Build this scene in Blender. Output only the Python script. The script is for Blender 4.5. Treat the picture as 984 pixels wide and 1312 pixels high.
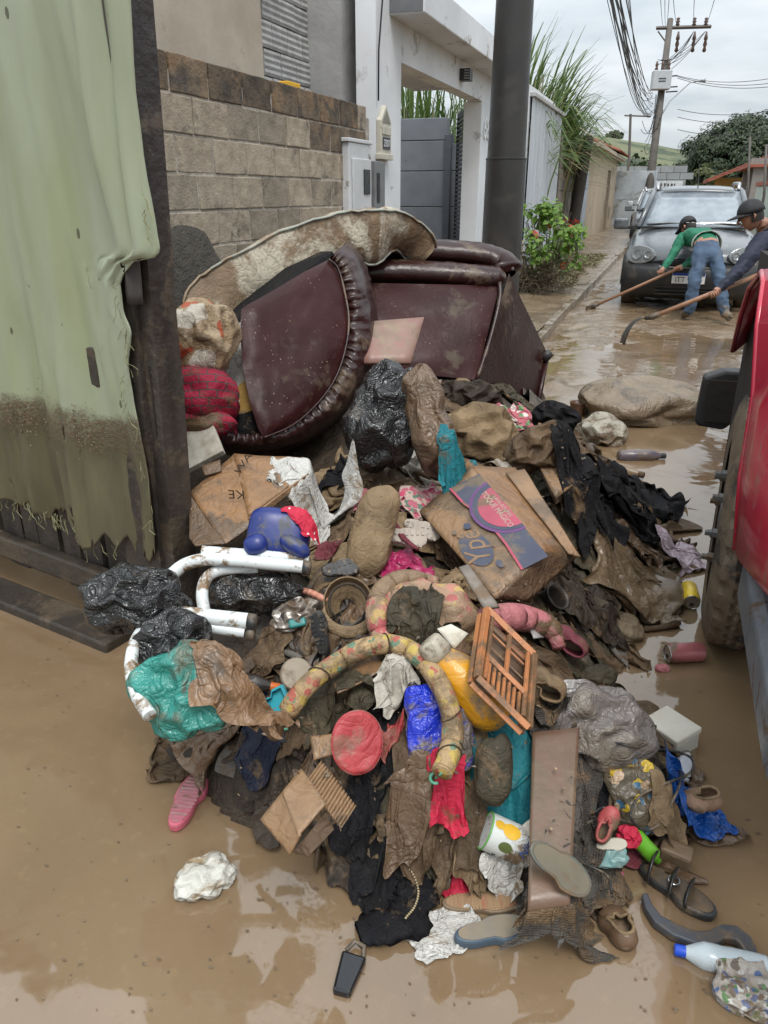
import bpy, bmesh, math, random
import numpy as np
from mathutils import Matrix, Vector, noise as mnoise
R = math.radians
random.seed(11); rng = np.random.default_rng(11)
for o in list(bpy.data.objects): bpy.data.objects.remove(o)
SC = bpy.context.scene
COL = SC.collection

# ------------------------------------------------------------------ camera
CAM_H, PITCH, YAW = 1.42, R(22.45), R(19.43)
cam = bpy.data.cameras.new('camera'); cam_ob = bpy.data.objects.new('camera', cam); COL.objects.link(cam_ob)
cam.sensor_fit = 'HORIZONTAL'; cam.sensor_width = 36; cam.lens = 36 * 985 / 984
cam.clip_start = 0.02; cam.clip_end = 3000
cam_ob.location = (0, 0, CAM_H); cam_ob.rotation_euler = (math.pi/2 - PITCH, 0, YAW)
SC.camera = cam_ob

# ------------------------------------------------------------------ sky, sun, exposure
SUN_EL, SUN_AZ = R(62), R(150)
world = bpy.data.worlds.new('World'); SC.world = world; world.use_nodes = True
nt = world.node_tree; nt.nodes.clear()
def wn(t, **k):
    n = nt.nodes.new(t)
    for a, b in k.items(): setattr(n, a, b)
    return n
wo = wn('ShaderNodeOutputWorld'); wb = wn('ShaderNodeBackground'); wb.inputs['Strength'].default_value = 0.10
sky = wn('ShaderNodeTexSky', sky_type='NISHITA', sun_disc=False); sky.sun_elevation = SUN_EL; sky.sun_rotation = SUN_AZ
sky.air_density = 1.0; sky.dust_density = 2.0
tc = wn('ShaderNodeTexCoord'); sep = wn('ShaderNodeSeparateXYZ'); nt.links.new(tc.outputs['Generated'], sep.inputs[0])
def wmath(op, a, b=None):
    n = wn('ShaderNodeMath', operation=op)
    for i, x in enumerate((a, b)):
        if x is None: continue
        if isinstance(x, (int, float)): n.inputs[i].default_value = x
        else: nt.links.new(x, n.inputs[i])
    return n.outputs[0]
zz = wmath('MAXIMUM', sep.outputs[2], 0.0); den = wmath('ADD', zz, 0.12)
comb = wn('ShaderNodeCombineXYZ')
nt.links.new(wmath('DIVIDE', sep.outputs[0], den), comb.inputs[0]); nt.links.new(wmath('DIVIDE', sep.outputs[1], den), comb.inputs[1])
ns = wn('ShaderNodeTexNoise'); ns.inputs['Scale'].default_value = 0.9; ns.inputs['Detail'].default_value = 6; ns.inputs['Roughness'].default_value = .55
nt.links.new(comb.outputs[0], ns.inputs['Vector'])
cr = wn('ShaderNodeValToRGB'); nt.links.new(ns.outputs[0], cr.inputs[0])
cr.color_ramp.elements[0].position = .32; cr.color_ramp.elements[0].color = (.60, .68, .74, 1)
cr.color_ramp.elements[1].position = .62; cr.color_ramp.elements[1].color = (.95, 1, 1.03, 1)
# overcast luminance, brighter overhead as a cloud deck is
lum = wmath('MULTIPLY', wmath('ADD', wmath('MULTIPLY', zz, 2.0), 1.0), 5.2)
vm = wn('ShaderNodeVectorMath', operation='SCALE'); nt.links.new(cr.outputs[0], vm.inputs[0]); nt.links.new(lum, vm.inputs['Scale'])
mx = wn('ShaderNodeMix', data_type='RGBA'); mx.inputs['Factor'].default_value = .9
nt.links.new(sky.outputs[0], mx.inputs['A']); nt.links.new(vm.outputs[0], mx.inputs['B'])
nt.links.new(mx.outputs['Result'], wb.inputs['Color']); nt.links.new(wb.outputs[0], wo.inputs['Surface'])

sl = bpy.data.lights.new('sun', 'SUN'); sl.energy = 1.5; sl.angle = R(22); sl.color = (1, .965, .91)
so = bpy.data.objects.new('sun', sl); COL.objects.link(so)
sd = Vector((math.sin(SUN_AZ)*math.cos(SUN_EL), math.cos(SUN_AZ)*math.cos(SUN_EL), math.sin(SUN_EL)))
so.rotation_euler = (-sd).to_track_quat('-Z', 'Y').to_euler(); so.location = (0, 0, 30)
SC.view_settings.view_transform = 'Standard'; SC.view_settings.look = 'None'
SC.view_settings.exposure = 0.62; SC.view_settings.gamma = 1.0; SC.view_settings.use_curve_mapping = False
SC.render.engine = 'CYCLES'
SC.cycles.max_bounces = 6; SC.cycles.diffuse_bounces = 2; SC.cycles.glossy_bounces = 3; SC.cycles.transmission_bounces = 4
SC.cycles.transparent_max_bounces = 8; SC.cycles.caustics_reflective = False; SC.cycles.caustics_refractive = False
SC.cycles.use_denoising = True

# ------------------------------------------------------------------ survey of the place: photograph pixel -> metres
F_, CX_, CY_ = 985., 492., 656.
_c, _s = math.cos(PITCH), math.sin(PITCH)
FH = np.array([-math.sin(YAW), math.cos(YAW), 0]); RT = np.array([math.cos(YAW), math.sin(YAW), 0])
FW = FH*_c + np.array([0, 0, -_s]); UP = FH*_s + np.array([0, 0, _c]); C0 = np.array([0, 0, CAM_H])
def ray(x, y): return FW + RT*(x-CX_)/F_ + UP*(CY_-y)/F_
def G(x, y, z=0.):
    d = ray(x, y); return Vector(C0 + d*((z-CAM_H)/d[2]))
def P(x, y, zc): return Vector(C0 + ray(x, y)*zc)
def XW(x, y, wx):
    d = ray(x, y); return Vector(C0 + d*(wx/d[0]))
def YW(x, y, wy):
    d = ray(x, y); return Vector(C0 + d*(wy/d[1]))

# ------------------------------------------------------------------ materials
MATS = {}
MUD = (.16, .106, .060)
def new_mat(name):
    m = bpy.data.materials.new(name); m.use_nodes = True
    t = m.node_tree; b = t.nodes['Principled BSDF']; return m, t, b
class NT:
    def __init__(s, t): s.t = t
    def n(s, ty, ins=None, **k):
        x = s.t.nodes.new(ty)
        for a, b in k.items(): setattr(x, a, b)
        for a, b in (ins or {}).items():
            if hasattr(b, 'is_output') or isinstance(b, bpy.types.NodeSocket): s.t.links.new(b, x.inputs[a])
            else: x.inputs[a].default_value = b
        return x
    def math(s, op, a, b=0.0, clamp=False):
        x = s.n('ShaderNodeMath', {0: a, 1: b}, operation=op); x.use_clamp = clamp; return x.outputs[0]
    def noise(s, vec, sc, det=4, rough=.55, dist=0):
        return s.n('ShaderNodeTexNoise', {'Vector': vec, 'Scale': sc, 'Detail': det, 'Roughness': rough, 'Distortion': dist}).outputs[0]
    def ramp(s, f, lo, hi):
        x = s.n('ShaderNodeMapRange', {'Value': f, 'From Min': lo, 'From Max': hi}); x.clamp = True; return x.outputs[0]
    def mix(s, f, a, b):
        x = s.n('ShaderNodeMix', data_type='RGBA'); 
        for k, v in (('Factor', f), ('A', a), ('B', b)):
            if isinstance(v, bpy.types.NodeSocket): s.t.links.new(v, x.inputs[k])
            else: x.inputs[k].default_value = (*v, 1) if isinstance(v, tuple) and len(v) == 3 else v
        return x.outputs['Result']
def coords(N, world=False):
    if world:
        return N.n('ShaderNodeNewGeometry').outputs['Position']
    tc = N.n('ShaderNodeTexCoord'); oi = N.n('ShaderNodeObjectInfo')
    off = N.n('ShaderNodeVectorMath', {0: oi.outputs['Random'], 1: (17.3, 9.1, 5.7)}, operation='MULTIPLY').outputs[0]
    return N.n('ShaderNodeVectorMath', {0: tc.outputs['Object'], 1: off}, operation='ADD').outputs[0]
def dark(c, k): return tuple(max(0, x*k) for x in c)
def M_(name, col, rough=.6, col2=None, ns=7., mud=0., mudcol=MUD, ms=5., mr=.5, bump=.25, bs=45., bd=.004, metal=0., spec=.5,
       coat=0., vary=0., pat=None, world=False, alpha=None, trans=0., weave=0., sheen=0., stretch=None, speck=0., speckcol=None, crease=0., cs=16.):
    """worn, mud-stained surface: two-tone base, optional print, mud patches, fine relief"""
    if name in MATS: return MATS[name]
    m, t, b = new_mat(name); N = NT(t); v = coords(N, world)
    vs = v
    if stretch: vs = N.n('ShaderNodeVectorMath', {0: v, 1: stretch}, operation='MULTIPLY').outputs[0]
    col2 = col2 or dark(col, .72)
    base = N.mix(N.ramp(N.noise(vs, ns, 5), .32, .68), col, col2)
    if pat: base = pat(N, v, base)
    if vary:
        oi = N.n('ShaderNodeObjectInfo').outputs['Random']
        f = N.math('ADD', N.math('MULTIPLY', oi, vary*2), 1-vary)
        base = N.n('ShaderNodeVectorMath', {0: base, 'Scale': f}, operation='SCALE').outputs[0]
    if speck:
        sv = N.n('ShaderNodeTexVoronoi', {'Vector': v, 'Scale': 60.}).outputs['Distance']
        sp = N.math('MULTIPLY', N.math('LESS_THAN', sv, .16), N.ramp(N.noise(v, 9, 2), .62-speck*.25, .66))
        base = N.mix(sp, base, speckcol or MUD)
    rgh = N.ramp(N.noise(v, ns*2.3, 3), .2, .8)
    rgh = N.math('ADD', N.math('MULTIPLY', rgh, .22), rough-.11)
    if mud > 0:
        big = N.noise(v, ms, 6, .62, .6); fine = N.noise(v, ms*7, 3, .7)
        k = N.math('ADD', N.math('MULTIPLY', big, .8), N.math('MULTIPLY', fine, .2))
        mask = N.ramp(k, .5+.15*(1-2*mud)-.03, .5+.15*(1-2*mud)+.05)
        mc = N.mix(N.ramp(N.noise(v, ms*3, 4), .3, .7), mudcol, dark(mudcol, .62))
        base = N.mix(mask, base, mc)
        rgh = N.math('ADD', N.math('MULTIPLY', rgh, N.math('SUBTRACT', 1.0, mask)), N.math('MULTIPLY', mask, mr))
    t.links.new(base, b.inputs['Base Color']); t.links.new(rgh, b.inputs['Roughness'])
    b.inputs['Metallic'].default_value = metal; b.inputs['Specular IOR Level'].default_value = spec
    b.inputs['Coat Weight'].default_value = coat; b.inputs['Coat Roughness'].default_value = .15
    if sheen: b.inputs['Sheen Weight'].default_value = sheen
    if trans: b.inputs['Transmission Weight'].default_value = trans; b.inputs['IOR'].default_value = 1.3
    if alpha is not None: b.inputs['Alpha'].default_value = alpha
    if bump:
        h = N.math('ADD', N.noise(v, bs, 5, .6), N.math('MULTIPLY', N.noise(v, bs*.22, 3), 1.5))
        if weave:
            w1 = N.n('ShaderNodeTexWave', {'Vector': v, 'Scale': weave}, bands_direction='X').outputs[1]
            w2 = N.n('ShaderNodeTexWave', {'Vector': v, 'Scale': weave}, bands_direction='Z').outputs[1]
            h = N.math('ADD', h, N.math('MULTIPLY', N.math('ADD', w1, w2), .25))
        bn = N.n('ShaderNodeBump', {'Height': h, 'Strength': bump, 'Distance': bd}).outputs[0]
        if crease:
            c1 = N.math('ABSOLUTE', N.math('SUBTRACT', N.noise(v, cs, 2, .5, 1.2), .5)); c2 = N.math('ABSOLUTE', N.math('SUBTRACT', N.noise(v, cs*2.6, 2, .5, .8), .5))
            ch_ = N.math('ADD', N.math('POWER', N.math('MULTIPLY', c1, 2.), .6), N.math('MULTIPLY', N.math('POWER', N.math('MULTIPLY', c2, 2.), .6), .4))
            bn = N.n('ShaderNodeBump', {'Height': ch_, 'Strength': crease, 'Distance': .16/cs, 'Normal': bn}).outputs[0]
        t.links.new(bn, b.inputs['Normal'])
    MATS[name] = m; return m

# ------------------------------------------------------------------ mesh building
WM = {}
def tag(o, label=None, cat=None, group=None, kind=None):
    if label: o['label'] = label
    if cat: o['category'] = cat
    if group: o['group'] = group
    if kind: o['kind'] = kind
    return o
def frame_from(z, x):
    z = Vector(z).normalized(); x = Vector(x); x = (x - z*x.dot(z)).normalized(); y = z.cross(x)
    return Matrix((x, y, z)).transposed().to_4x4()
def TR(loc, rz=0., rx=0., ry=0.):
    return Matrix.Translation(Vector(loc)) @ Matrix.Rotation(rz, 4, 'Z') @ Matrix.Rotation(ry, 4, 'Y') @ Matrix.Rotation(rx, 4, 'X')
def thing(name, label, cat, M=None, group=None):
    o = bpy.data.objects.new(name, None); COL.objects.link(o); o.empty_display_size = .1
    M = M or Matrix(); o.matrix_world = M; WM[o.name] = M.copy()
    return tag(o, label, cat, group)
class MB:
    def __init__(s): s.v = []; s.f = []; s.mi = None
    def add(s, vs, fs, M=None):
        k = len(s.v)
        if M is not None: vs = [M @ Vector(p) for p in vs]
        s.v += [tuple(p) for p in vs]; s.f += [tuple(i+k for i in q) for q in fs]; return s
    def box(s, c, d, M=None, taper=None):
        x, y, z = d[0]/2, d[1]/2, d[2]/2; tx, ty = taper or (1, 1)
        vs = [(c[0]+a*x*(tx if e > 0 else 1), c[1]+b*y*(ty if e > 0 else 1), c[2]+e*z) for e in (-1, 1) for a, b in ((-1,-1),(1,-1),(1,1),(-1,1))]
        return s.add(vs, [(3,2,1,0),(4,5,6,7),(0,1,5,4),(1,2,6,5),(2,3,7,6),(3,0,4,7)], M)
    def box2(s, lo, hi, M=None):
        return s.box([(a+b)/2 for a, b in zip(lo, hi)], [abs(b-a) for a, b in zip(lo, hi)], M)
    def tube(s, path, r, seg=8, caps=True, M=None, closed=False, flat=1.0):
        pts = [Vector(p) for p in path]; n = len(pts)
        rs = list(r) if hasattr(r, '__len__') else [r]*n
        vs, fs = [], []; up = None
        for i, p in enumerate(pts):
            if closed: d = pts[(i+1) % n]-pts[i-1]
            else: d = pts[min(i+1, n-1)]-pts[max(i-1, 0)]
            d = d.normalized() if d.length > 1e-9 else Vector((0, 0, 1))
            if up is None:
                up = Vector((0, 0, 1)) if abs(d.z) < .9 else Vector((1, 0, 0))
            a = (up - d*up.dot(d)).normalized(); b = d.cross(a); up = a
            for k in range(seg):
                t = 2*math.pi*k/seg; vs.append(p + a*math.cos(t)*rs[i]*flat + b*math.sin(t)*rs[i])
        L = n if closed else n-1
        for i in range(L):
            for k in range(seg):
                i2 = (i+1) % n
                fs.append((i*seg+k, i*seg+(k+1) % seg, i2*seg+(k+1) % seg, i2*seg+k))
        if caps and not closed:
            fs.append(tuple(range(seg))[::-1]); fs.append(tuple((n-1)*seg+k for k in range(seg)))
        return s.add(vs, fs, M)
    def lathe(s, prof, seg=16, M=None, cap=True):
        vs = [(r*math.cos(2*math.pi*k/seg), r*math.sin(2*math.pi*k/seg), z) for r, z in prof for k in range(seg)]
        fs = [(i*seg+k, i*seg+(k+1) % seg, (i+1)*seg+(k+1) % seg, (i+1)*seg+k) for i in range(len(prof)-1) for k in range(seg)]
        if cap: fs += [tuple(range(seg))[::-1], tuple((len(prof)-1)*seg+k for k in range(seg))]
        return s.add(vs, fs, M)
    def prism(s, out, z0, z1, M=None):
        n = len(out); vs = [(x, y, z0) for x, y in out]+[(x, y, z1) for x, y in out]
        fs = [tuple(range(n))[::-1], tuple(range(n, 2*n))]+[(i, (i+1) % n, n+(i+1) % n, n+i) for i in range(n)]
        return s.add(vs, fs, M)
    def grid(s, A, wrapv=False, M=None):
        n, m = A.shape[:2]; fs = []
        for i in range(n-1):
            for j in range(m if wrapv else m-1):
                j2 = (j+1) % m; fs.append((i*m+j, i*m+j2, (i+1)*m+j2, (i+1)*m+j))
        return s.add([tuple(p) for p in A.reshape(-1, 3)], fs, M)
    def build(s, name, mat, parent=None, M=None, smooth=False, bevel=0., sub=0, solid=0., world=False, sharp=None, bseg=2):
        V = np.array(s.v, dtype=float)
        if parent is not None and world:
            inv = np.array(WM[parent.name].inverted()); V = V @ inv[:3, :3].T + inv[:3, 3]
        off = None
        if parent is None and M is None:
            off = np.array([(V[:, 0].min()+V[:, 0].max())/2, (V[:, 1].min()+V[:, 1].max())/2, V[:, 2].min()]); V = V - off
        me = bpy.data.meshes.new(name); me.from_pydata(V.tolist(), [], s.f); me.update()
        for m in (mat if isinstance(mat, (list, tuple)) else [mat]): me.materials.append(m)
        if s.mi is not None: me.polygons.foreach_set('material_index', s.mi)
        return link(name, me, parent, M if off is None else Matrix.Translation(off), smooth, bevel, sub, solid, sharp, bseg)
def link(name, me, parent=None, M=None, smooth=False, bevel=0., sub=0, solid=0., sharp=None, bseg=2):
    o = bpy.data.objects.new(name, me); COL.objects.link(o)
    if parent is not None: o.parent = parent
    if M is not None: o.matrix_basis = M
    WM[o.name] = (WM[parent.name] @ (M or Matrix())) if parent is not None else (M.copy() if M is not None else Matrix())
    if smooth: me.polygons.foreach_set('use_smooth', [True]*len(me.polygons))
    if sharp: me.set_sharp_from_angle(angle=R(sharp))
    if solid: q = o.modifiers.new('solid', 'SOLIDIFY'); q.thickness = solid; q.offset = 0
    if bevel:
        q = o.modifiers.new('bevel', 'BEVEL'); q.width = bevel; q.segments = bseg; q.limit_method = 'ANGLE'; q.angle_limit = R(40)
    if sub: q = o.modifiers.new('sub', 'SUBSURF'); q.levels = sub; q.render_levels = sub
    return o
def text_mesh(txt, size, M, mat, parent, name='lettering', depth=.0006, shear=0., align='CENTER'):
    cu = bpy.data.curves.new('txt', 'FONT'); cu.body = txt; cu.size = size; cu.align_x = align; cu.align_y = 'CENTER'; cu.extrude = depth; cu.shear = shear
    ob = bpy.data.objects.new('txt', cu); COL.objects.link(ob)
    me = bpy.data.meshes.new_from_object(ob.evaluated_get(bpy.context.evaluated_depsgraph_get()))
    bpy.data.objects.remove(ob); me.materials.clear(); me.materials.append(mat)
    return link(name, me, parent, M)
def nz(p, s=1., seed=0): return mnoise.noise(Vector((p[0]*s+seed*3.1, p[1]*s-seed*1.7, p[2]*s+seed*.9)))

# vectorised value noise for height fields and displacement
_perm = np.random.default_rng(5).random((64, 64, 64))
def vnoise(p):
    p = np.asarray(p, float); i = np.floor(p).astype(int); f = p-i; f = f*f*(3-2*f); i &= 63; j = (i+1) & 63
    g = lambda a, b, c: _perm[a, b, c]
    x0, y0, z0 = i[..., 0], i[..., 1], i[..., 2]; x1, y1, z1 = j[..., 0], j[..., 1], j[..., 2]
    fx, fy, fz = f[..., 0], f[..., 1], f[..., 2]
    a = g(x0,y0,z0)*(1-fx)+g(x1,y0,z0)*fx; b = g(x0,y1,z0)*(1-fx)+g(x1,y1,z0)*fx
    c = g(x0,y0,z1)*(1-fx)+g(x1,y0,z1)*fx; d = g(x0,y1,z1)*(1-fx)+g(x1,y1,z1)*fx
    return ((a*(1-fy)+b*fy)*(1-fz)+(c*(1-fy)+d*fy)*fz)*2-1
def fbm(p, oct=4, gain=.5, lac=2.03):
    a, t, n = 1., 0., 0.
    for _ in range(oct):
        t = t+a*vnoise(p); n += a; p = np.asarray(p)*lac+7.7; a *= gain
    return t/n
# ================================================================== SETTING
def struct(mb, name, mat, **k):
    o = mb.build(name, mat, **k); o['kind'] = 'structure'; return o
# ---- ground, water, mud
m_earth = M_('earth', (.14, .11, .06), .9, (.09, .085, .04), ns=.3, world=True, bump=.4, bs=3, bd=.05)
struct(MB().add([(-1500, -800, -.35), (1500, -800, -.35), (1500, 2500, -.35), (-1500, 2500, -.35)], [(0, 1, 2, 3)]), 'ground', m_earth)
def water_mat():
    m, t, b = new_mat('muddy_water'); N = NT(t); v = coords(N, True)
    sw = N.noise(v, 1.1, 6, .6, 1.8)
    base = N.mix(N.ramp(sw, .3, .7), (.21, .143, .083), (.168, .112, .064))
    base = N.mix(N.math('MULTIPLY', N.ramp(N.noise(v, 26, 3, .7), .56, .78), .4), base, (.27, .19, .11))
    t.links.new(base, b.inputs['Base Color'])
    foam = N.math('MULTIPLY', N.ramp(N.noise(v, 3.5, 3, .6, 1.2), .48, .62), N.ramp(N.noise(v, 90, 2, .6), .50, .62))
    t.links.new(N.math('ADD', .045, N.math('MULTIPLY', foam, .22)), b.inputs['Roughness'])
    b.inputs['IOR'].default_value = 1.48; b.inputs['Specular IOR Level'].default_value = 1.0
    h = N.math('ADD', N.math('MULTIPLY', N.noise(v, 2.3, 2, .5, .7), 1.0), N.math('MULTIPLY', N.noise(v, 9, 2), .12))
    t.links.new(N.n('ShaderNodeBump', {'Height': h, 'Strength': .22, 'Distance': .035}).outputs[0], b.inputs['Normal'])
    return m
m_water = water_mat()
struct(MB().add([(-9, -6, 0), (14, -6, 0), (14, 70, 0), (-9, 70, 0)], [(0, 1, 2, 3)]), 'flood_water', m_water)
m_mud = M_('wet_mud', (.235, .17, .108), .16, (.155, .108, .064), ns=2.2, world=True, bump=.5, bs=22, bd=.02, spec=.6)
def mud_h(x, y):
    p = np.stack([x*.9, y*.55, 0*x], -1)
    h = .028*fbm(p*1.3, 4, .55) + .026*fbm(p*6+3, 4, .6) + .012*np.abs(fbm(p*19, 3))
    far = np.clip((y-4.3)/4, 0, 1)
    h = h - .034 + .038*far
    h += .05*np.exp(-((x+.75)**2/.12+(y-6.2)**2/.05))*(.6+.8*fbm(p*9, 3)) + .04*np.exp(-((x+.0)**2/.05+(y-6.35)**2/.03))*(.6+fbm(p*9, 3))
    h -= .03*np.exp(-((x-.35)**2/.25+(y-8.6)**2/.35)) + .03*np.exp(-((x+.25)**2/.10+(y-7.3)**2/.2))
    return h
ys = np.concatenate([np.arange(3.1, 13, .035), 13+.035*np.cumsum(1.035**np.arange(110))]); ys = ys[ys < 66]
xs = np.concatenate([np.arange(-1.13, 1.6, .03), 1.6+.03*np.cumsum(1.06**np.arange(62))]); xs = xs[xs < 13]
X, Y = np.meshgrid(xs, ys); A = np.stack([X, Y, mud_h(X, Y)], -1)
struct(MB().grid(A), 'road_mud', m_mud, smooth=True)
# pavement with kerb
m_pave = M_('pavement_mud', (.25, .19, .125), .28, (.16, .115, .07), ns=1.6, world=True, bump=.5, bs=14, bd=.02, mud=.5, mudcol=(.19, .135, .085), ms=1.3, mr=.22, spec=.55)
ys2 = np.concatenate([np.arange(4.6, 26, .07), np.arange(26, 64, .4)]); xs2 = np.arange(-2.66, -1.19, .05)
X, Y = np.meshgrid(xs2, ys2); p = np.stack([X, Y, 0*X], -1)
H = .075+.02*fbm(p*1.7, 4)+.012*fbm(p*7, 3)+.03*np.exp(-(X+2.6)**2/.1)
struct(MB().grid(np.stack([X, Y, H], -1)), 'pavement', m_pave, smooth=True)
m_kerb = M_('kerb_concrete', (.27, .235, .19), .5, (.18, .15, .115), ns=5, mud=.55, mudcol=(.17, .122, .076), ms=2.2, mr=.25)
kerb = thing('kerb', 'pale muddy concrete kerb edging the pavement by the wall', 'kerb', TR((-1.155, 30, 0)))
kerb['kind'] = 'structure'
y = 4.7
while y < 60:
    L = 1.0 if y < 24 else 4.0
    MB().box((0, 0, .02), (.085, L-.014, .16)).build('kerb_stone', m_kerb, kerb, TR((random.uniform(-.008, .008), y-30+L/2, random.uniform(-.012, .012)), R(random.uniform(-.6, .6))), bevel=.012)
    y += L
# floating flecks of dirt on the water
m_fleck = M_('fleck', (.07, .048, .028), .7, (.19, .14, .09), ns=40)
fl = MB()
for _ in range(520):
    x, y = random.uniform(20, 980), random.uniform(760, 1300); q = G(x, y, .002); s = random.uniform(.0008, .0035)
    a = random.random()*6.3; e = random.uniform(1, 3)
    fl.add([(q.x+math.cos(a+t)*s*(e if k % 2 else 1), q.y+math.sin(a+t)*s, q.z+.0012*random.random()) for k, t in enumerate((0, 1.5, 3.0, 4.6))], [(0, 1, 2, 3)])
o = fl.build('floating_flecks', m_fleck); tag(o, 'tiny dark flecks of dirt floating on the brown water', 'dirt', kind='stuff')

# ---- concrete block wall, every block its own piece
WX = -2.65
m_block = M_('concrete_block', (.33, .275, .21), .85, (.225, .185, .138), ns=9, bump=.9, bs=70, bd=.006, vary=.22, speck=.4, speckcol=(.1, .085, .065), mud=.22, mudcol=(.15, .125, .095), ms=2.6, mr=.9)
m_blockold = M_('weathered_block', (.17, .12, .075), .85, (.05, .04, .032), ns=8, bump=1., bs=50, bd=.008, vary=.3, mud=.3, mudcol=(.24, .15, .08), ms=4, mr=.8)
m_mortar = M_('mortar', (.44, .40, .35), .9, (.27, .24, .2), ns=14, bump=1., bs=50, bd=.01)
wall = thing('block_wall', 'unplastered grey concrete block wall behind the bent mattress', 'wall', TR((WX, 5, 0)))
MB().box2((-.148, -2.52, -.3), (-.007, 2.14, 2.045)).build('mortar', m_mortar, wall, bevel=.01)
def rough_block(sx, sy, sz, seed):
    bm = bmesh.new(); bmesh.ops.create_cube(bm, size=1.0)
    bmesh.ops.subdivide_edges(bm, edges=bm.edges[:], cuts=2, use_grid_fill=True)
    for v in bm.verts:
        q = Vector((v.co.x*sx, v.co.y*sy, v.co.z*sz)); 
        k = Vector((nz(q, 14, seed), nz(q, 14, seed+5), nz(q, 14, seed+9)))*.006
        v.co = q+k
    me = bpy.data.meshes.new('block'); bm.to_mesh(me); bm.free(); return me
blk = [rough_block(.15, .385, .188, i) for i in range(4)]; blkh = [rough_block(.15, .185, .188, 9+i) for i in range(2)]
for q in blk+blkh: q.materials.append(m_block)
old = [q.copy() for q in blk]
for q in old: q.materials[0] = m_blockold
for r in range(11):
    z = -.07+.2*r; y = -2.55+(.2 if r % 2 else 0)
    k = 0
    while y+.39 < 2.16:
        last = y+.79 > 2.16
        src = old if (r == 10 or (r == 9 and y > .7)) else blk
        me = random.choice(src)
        o = link('block', me, wall, TR((-.075+random.uniform(-.004, .004), y+.2, z+.1), R(random.uniform(-.5, .5)), 0, R(random.uniform(-.6, .6))), bevel=.006)
        y += .4
    if y+.19 < 2.16: link('block', blkh[r % 2], wall, TR((-.075, y+.1, z+.1)), bevel=.006)
# dark mortar patch smeared on the wall
pm = MB(); n = 26
A = np.zeros((12, n, 3))
for i in range(12):
    for j in range(n):
        t = 2*math.pi*j/(n-1); r = i/11
        rr = r*(1+.25*nz((math.cos(t), math.sin(t), 0), 1.3, 4))
        A[i, j] = (.004+.012*(1-r**3)*(1+.5*nz((rr*math.cos(t)*6, rr*math.sin(t)*6, 1), 1.)), -.95+rr*.42*math.cos(t), .98+rr*.27*math.sin(t))
pm.grid(A).build('mortar_smear', M_('dark_render', (.10, .088, .074), .95, (.07, .062, .052), ns=10, bump=1., bs=60, bd=.012), wall, smooth=True)

# ---- plastered house behind the block wall
m_plaster = M_('beige_plaster', (.46, .40, .325), .85, (.36, .305, .24), ns=2.2, bump=.35, bs=25, bd=.006, mud=.18, mudcol=(.25, .2, .14), ms=1.6, mr=.9)
hz = thing('plastered_house', 'plain beige plastered house wall rising behind the block wall', 'house', TR((-3.25, 5, 0)))
MB().box2((-3, -2.3, -.3), (0, 1.32, 3.3)).build('wall', m_plaster, hz)
MB().box2((-3.1, -2.4, 3.303), (.12, 1.4, 3.42)).build('roof', m_mortar, hz)
m_cer = M_('painted_hollow_brick', (.40, .40, .395), .75, (.28, .275, .265), ns=10, bump=.5, bs=60, bd=.004, vary=.1)
bw = thing('hollow_brick_wall', 'grey hollow ceramic bricks filling the gap beside the plastered house', 'wall', TR((-3.3, 6.9, 0)))
MB().box2((-.15, -.6, 0), (-.03, .55, 3.5)).build('mortar', m_mortar, bw)
def hollow_brick(L):
    mb = MB(); hgt = .19
    prof = []
    for i in range(9):
        z = -hgt/2+hgt*i/8; prof += [(0 if i % 2 else -.008, z)]
    vs = []; fs = []
    out = [(-.12, -hgt/2)]+[(x, z) for x, z in prof]+[(-.12, hgt/2)]
    n = len(out); vs = [(x, -L/2, z) for x, z in out]+[(x, L/2, z) for x, z in out]
    fs = [tuple(range(n)), tuple(range(n, 2*n))[::-1]]+[(i, n+i, n+(i+1) % n, (i+1) % n) for i in range(n)]
    mb.add(vs, fs); return mb
hb = None
for r in range(9):
    z = 1.72+.2*r
    for k in range(4):
        L = .29
        y = -.6+(.15 if r % 2 else 0)+.3*k
        if y+L > .6: continue
        if hb is None: hb = hollow_brick(L).build('hollow_brick', m_cer, bw, TR((0, y+L/2, z+.1)))
        else: link('hollow_brick', hb.data, bw, TR((random.uniform(-.006, .004), y+L/2, z+.1), R(random.uniform(-.8, .8))))
m_conc = M_('raw_concrete', (.34, .335, .33), .8, (.25, .245, .24), ns=4, bump=.5, bs=30, bd=.006)
MB().box2((-3.4, 7.32, 0), (-2.98, 7.72, 3.6)).build('concrete_column', m_conc).update_tag()
tag(bpy.data.objects['concrete_column'], 'grey raw concrete column between hollow bricks and white wall', 'column')
MB().box2((-2.78, 5.62, 2.13), (-2.70, 5.82, 2.165)).build('yellow_sponge', M_('yellow_foam', (.75, .42, .03), .8, bump=.6), bevel=.006)
tag(bpy.data.objects['yellow_sponge'], 'small yellow block left on top of the block wall', 'block')

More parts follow.
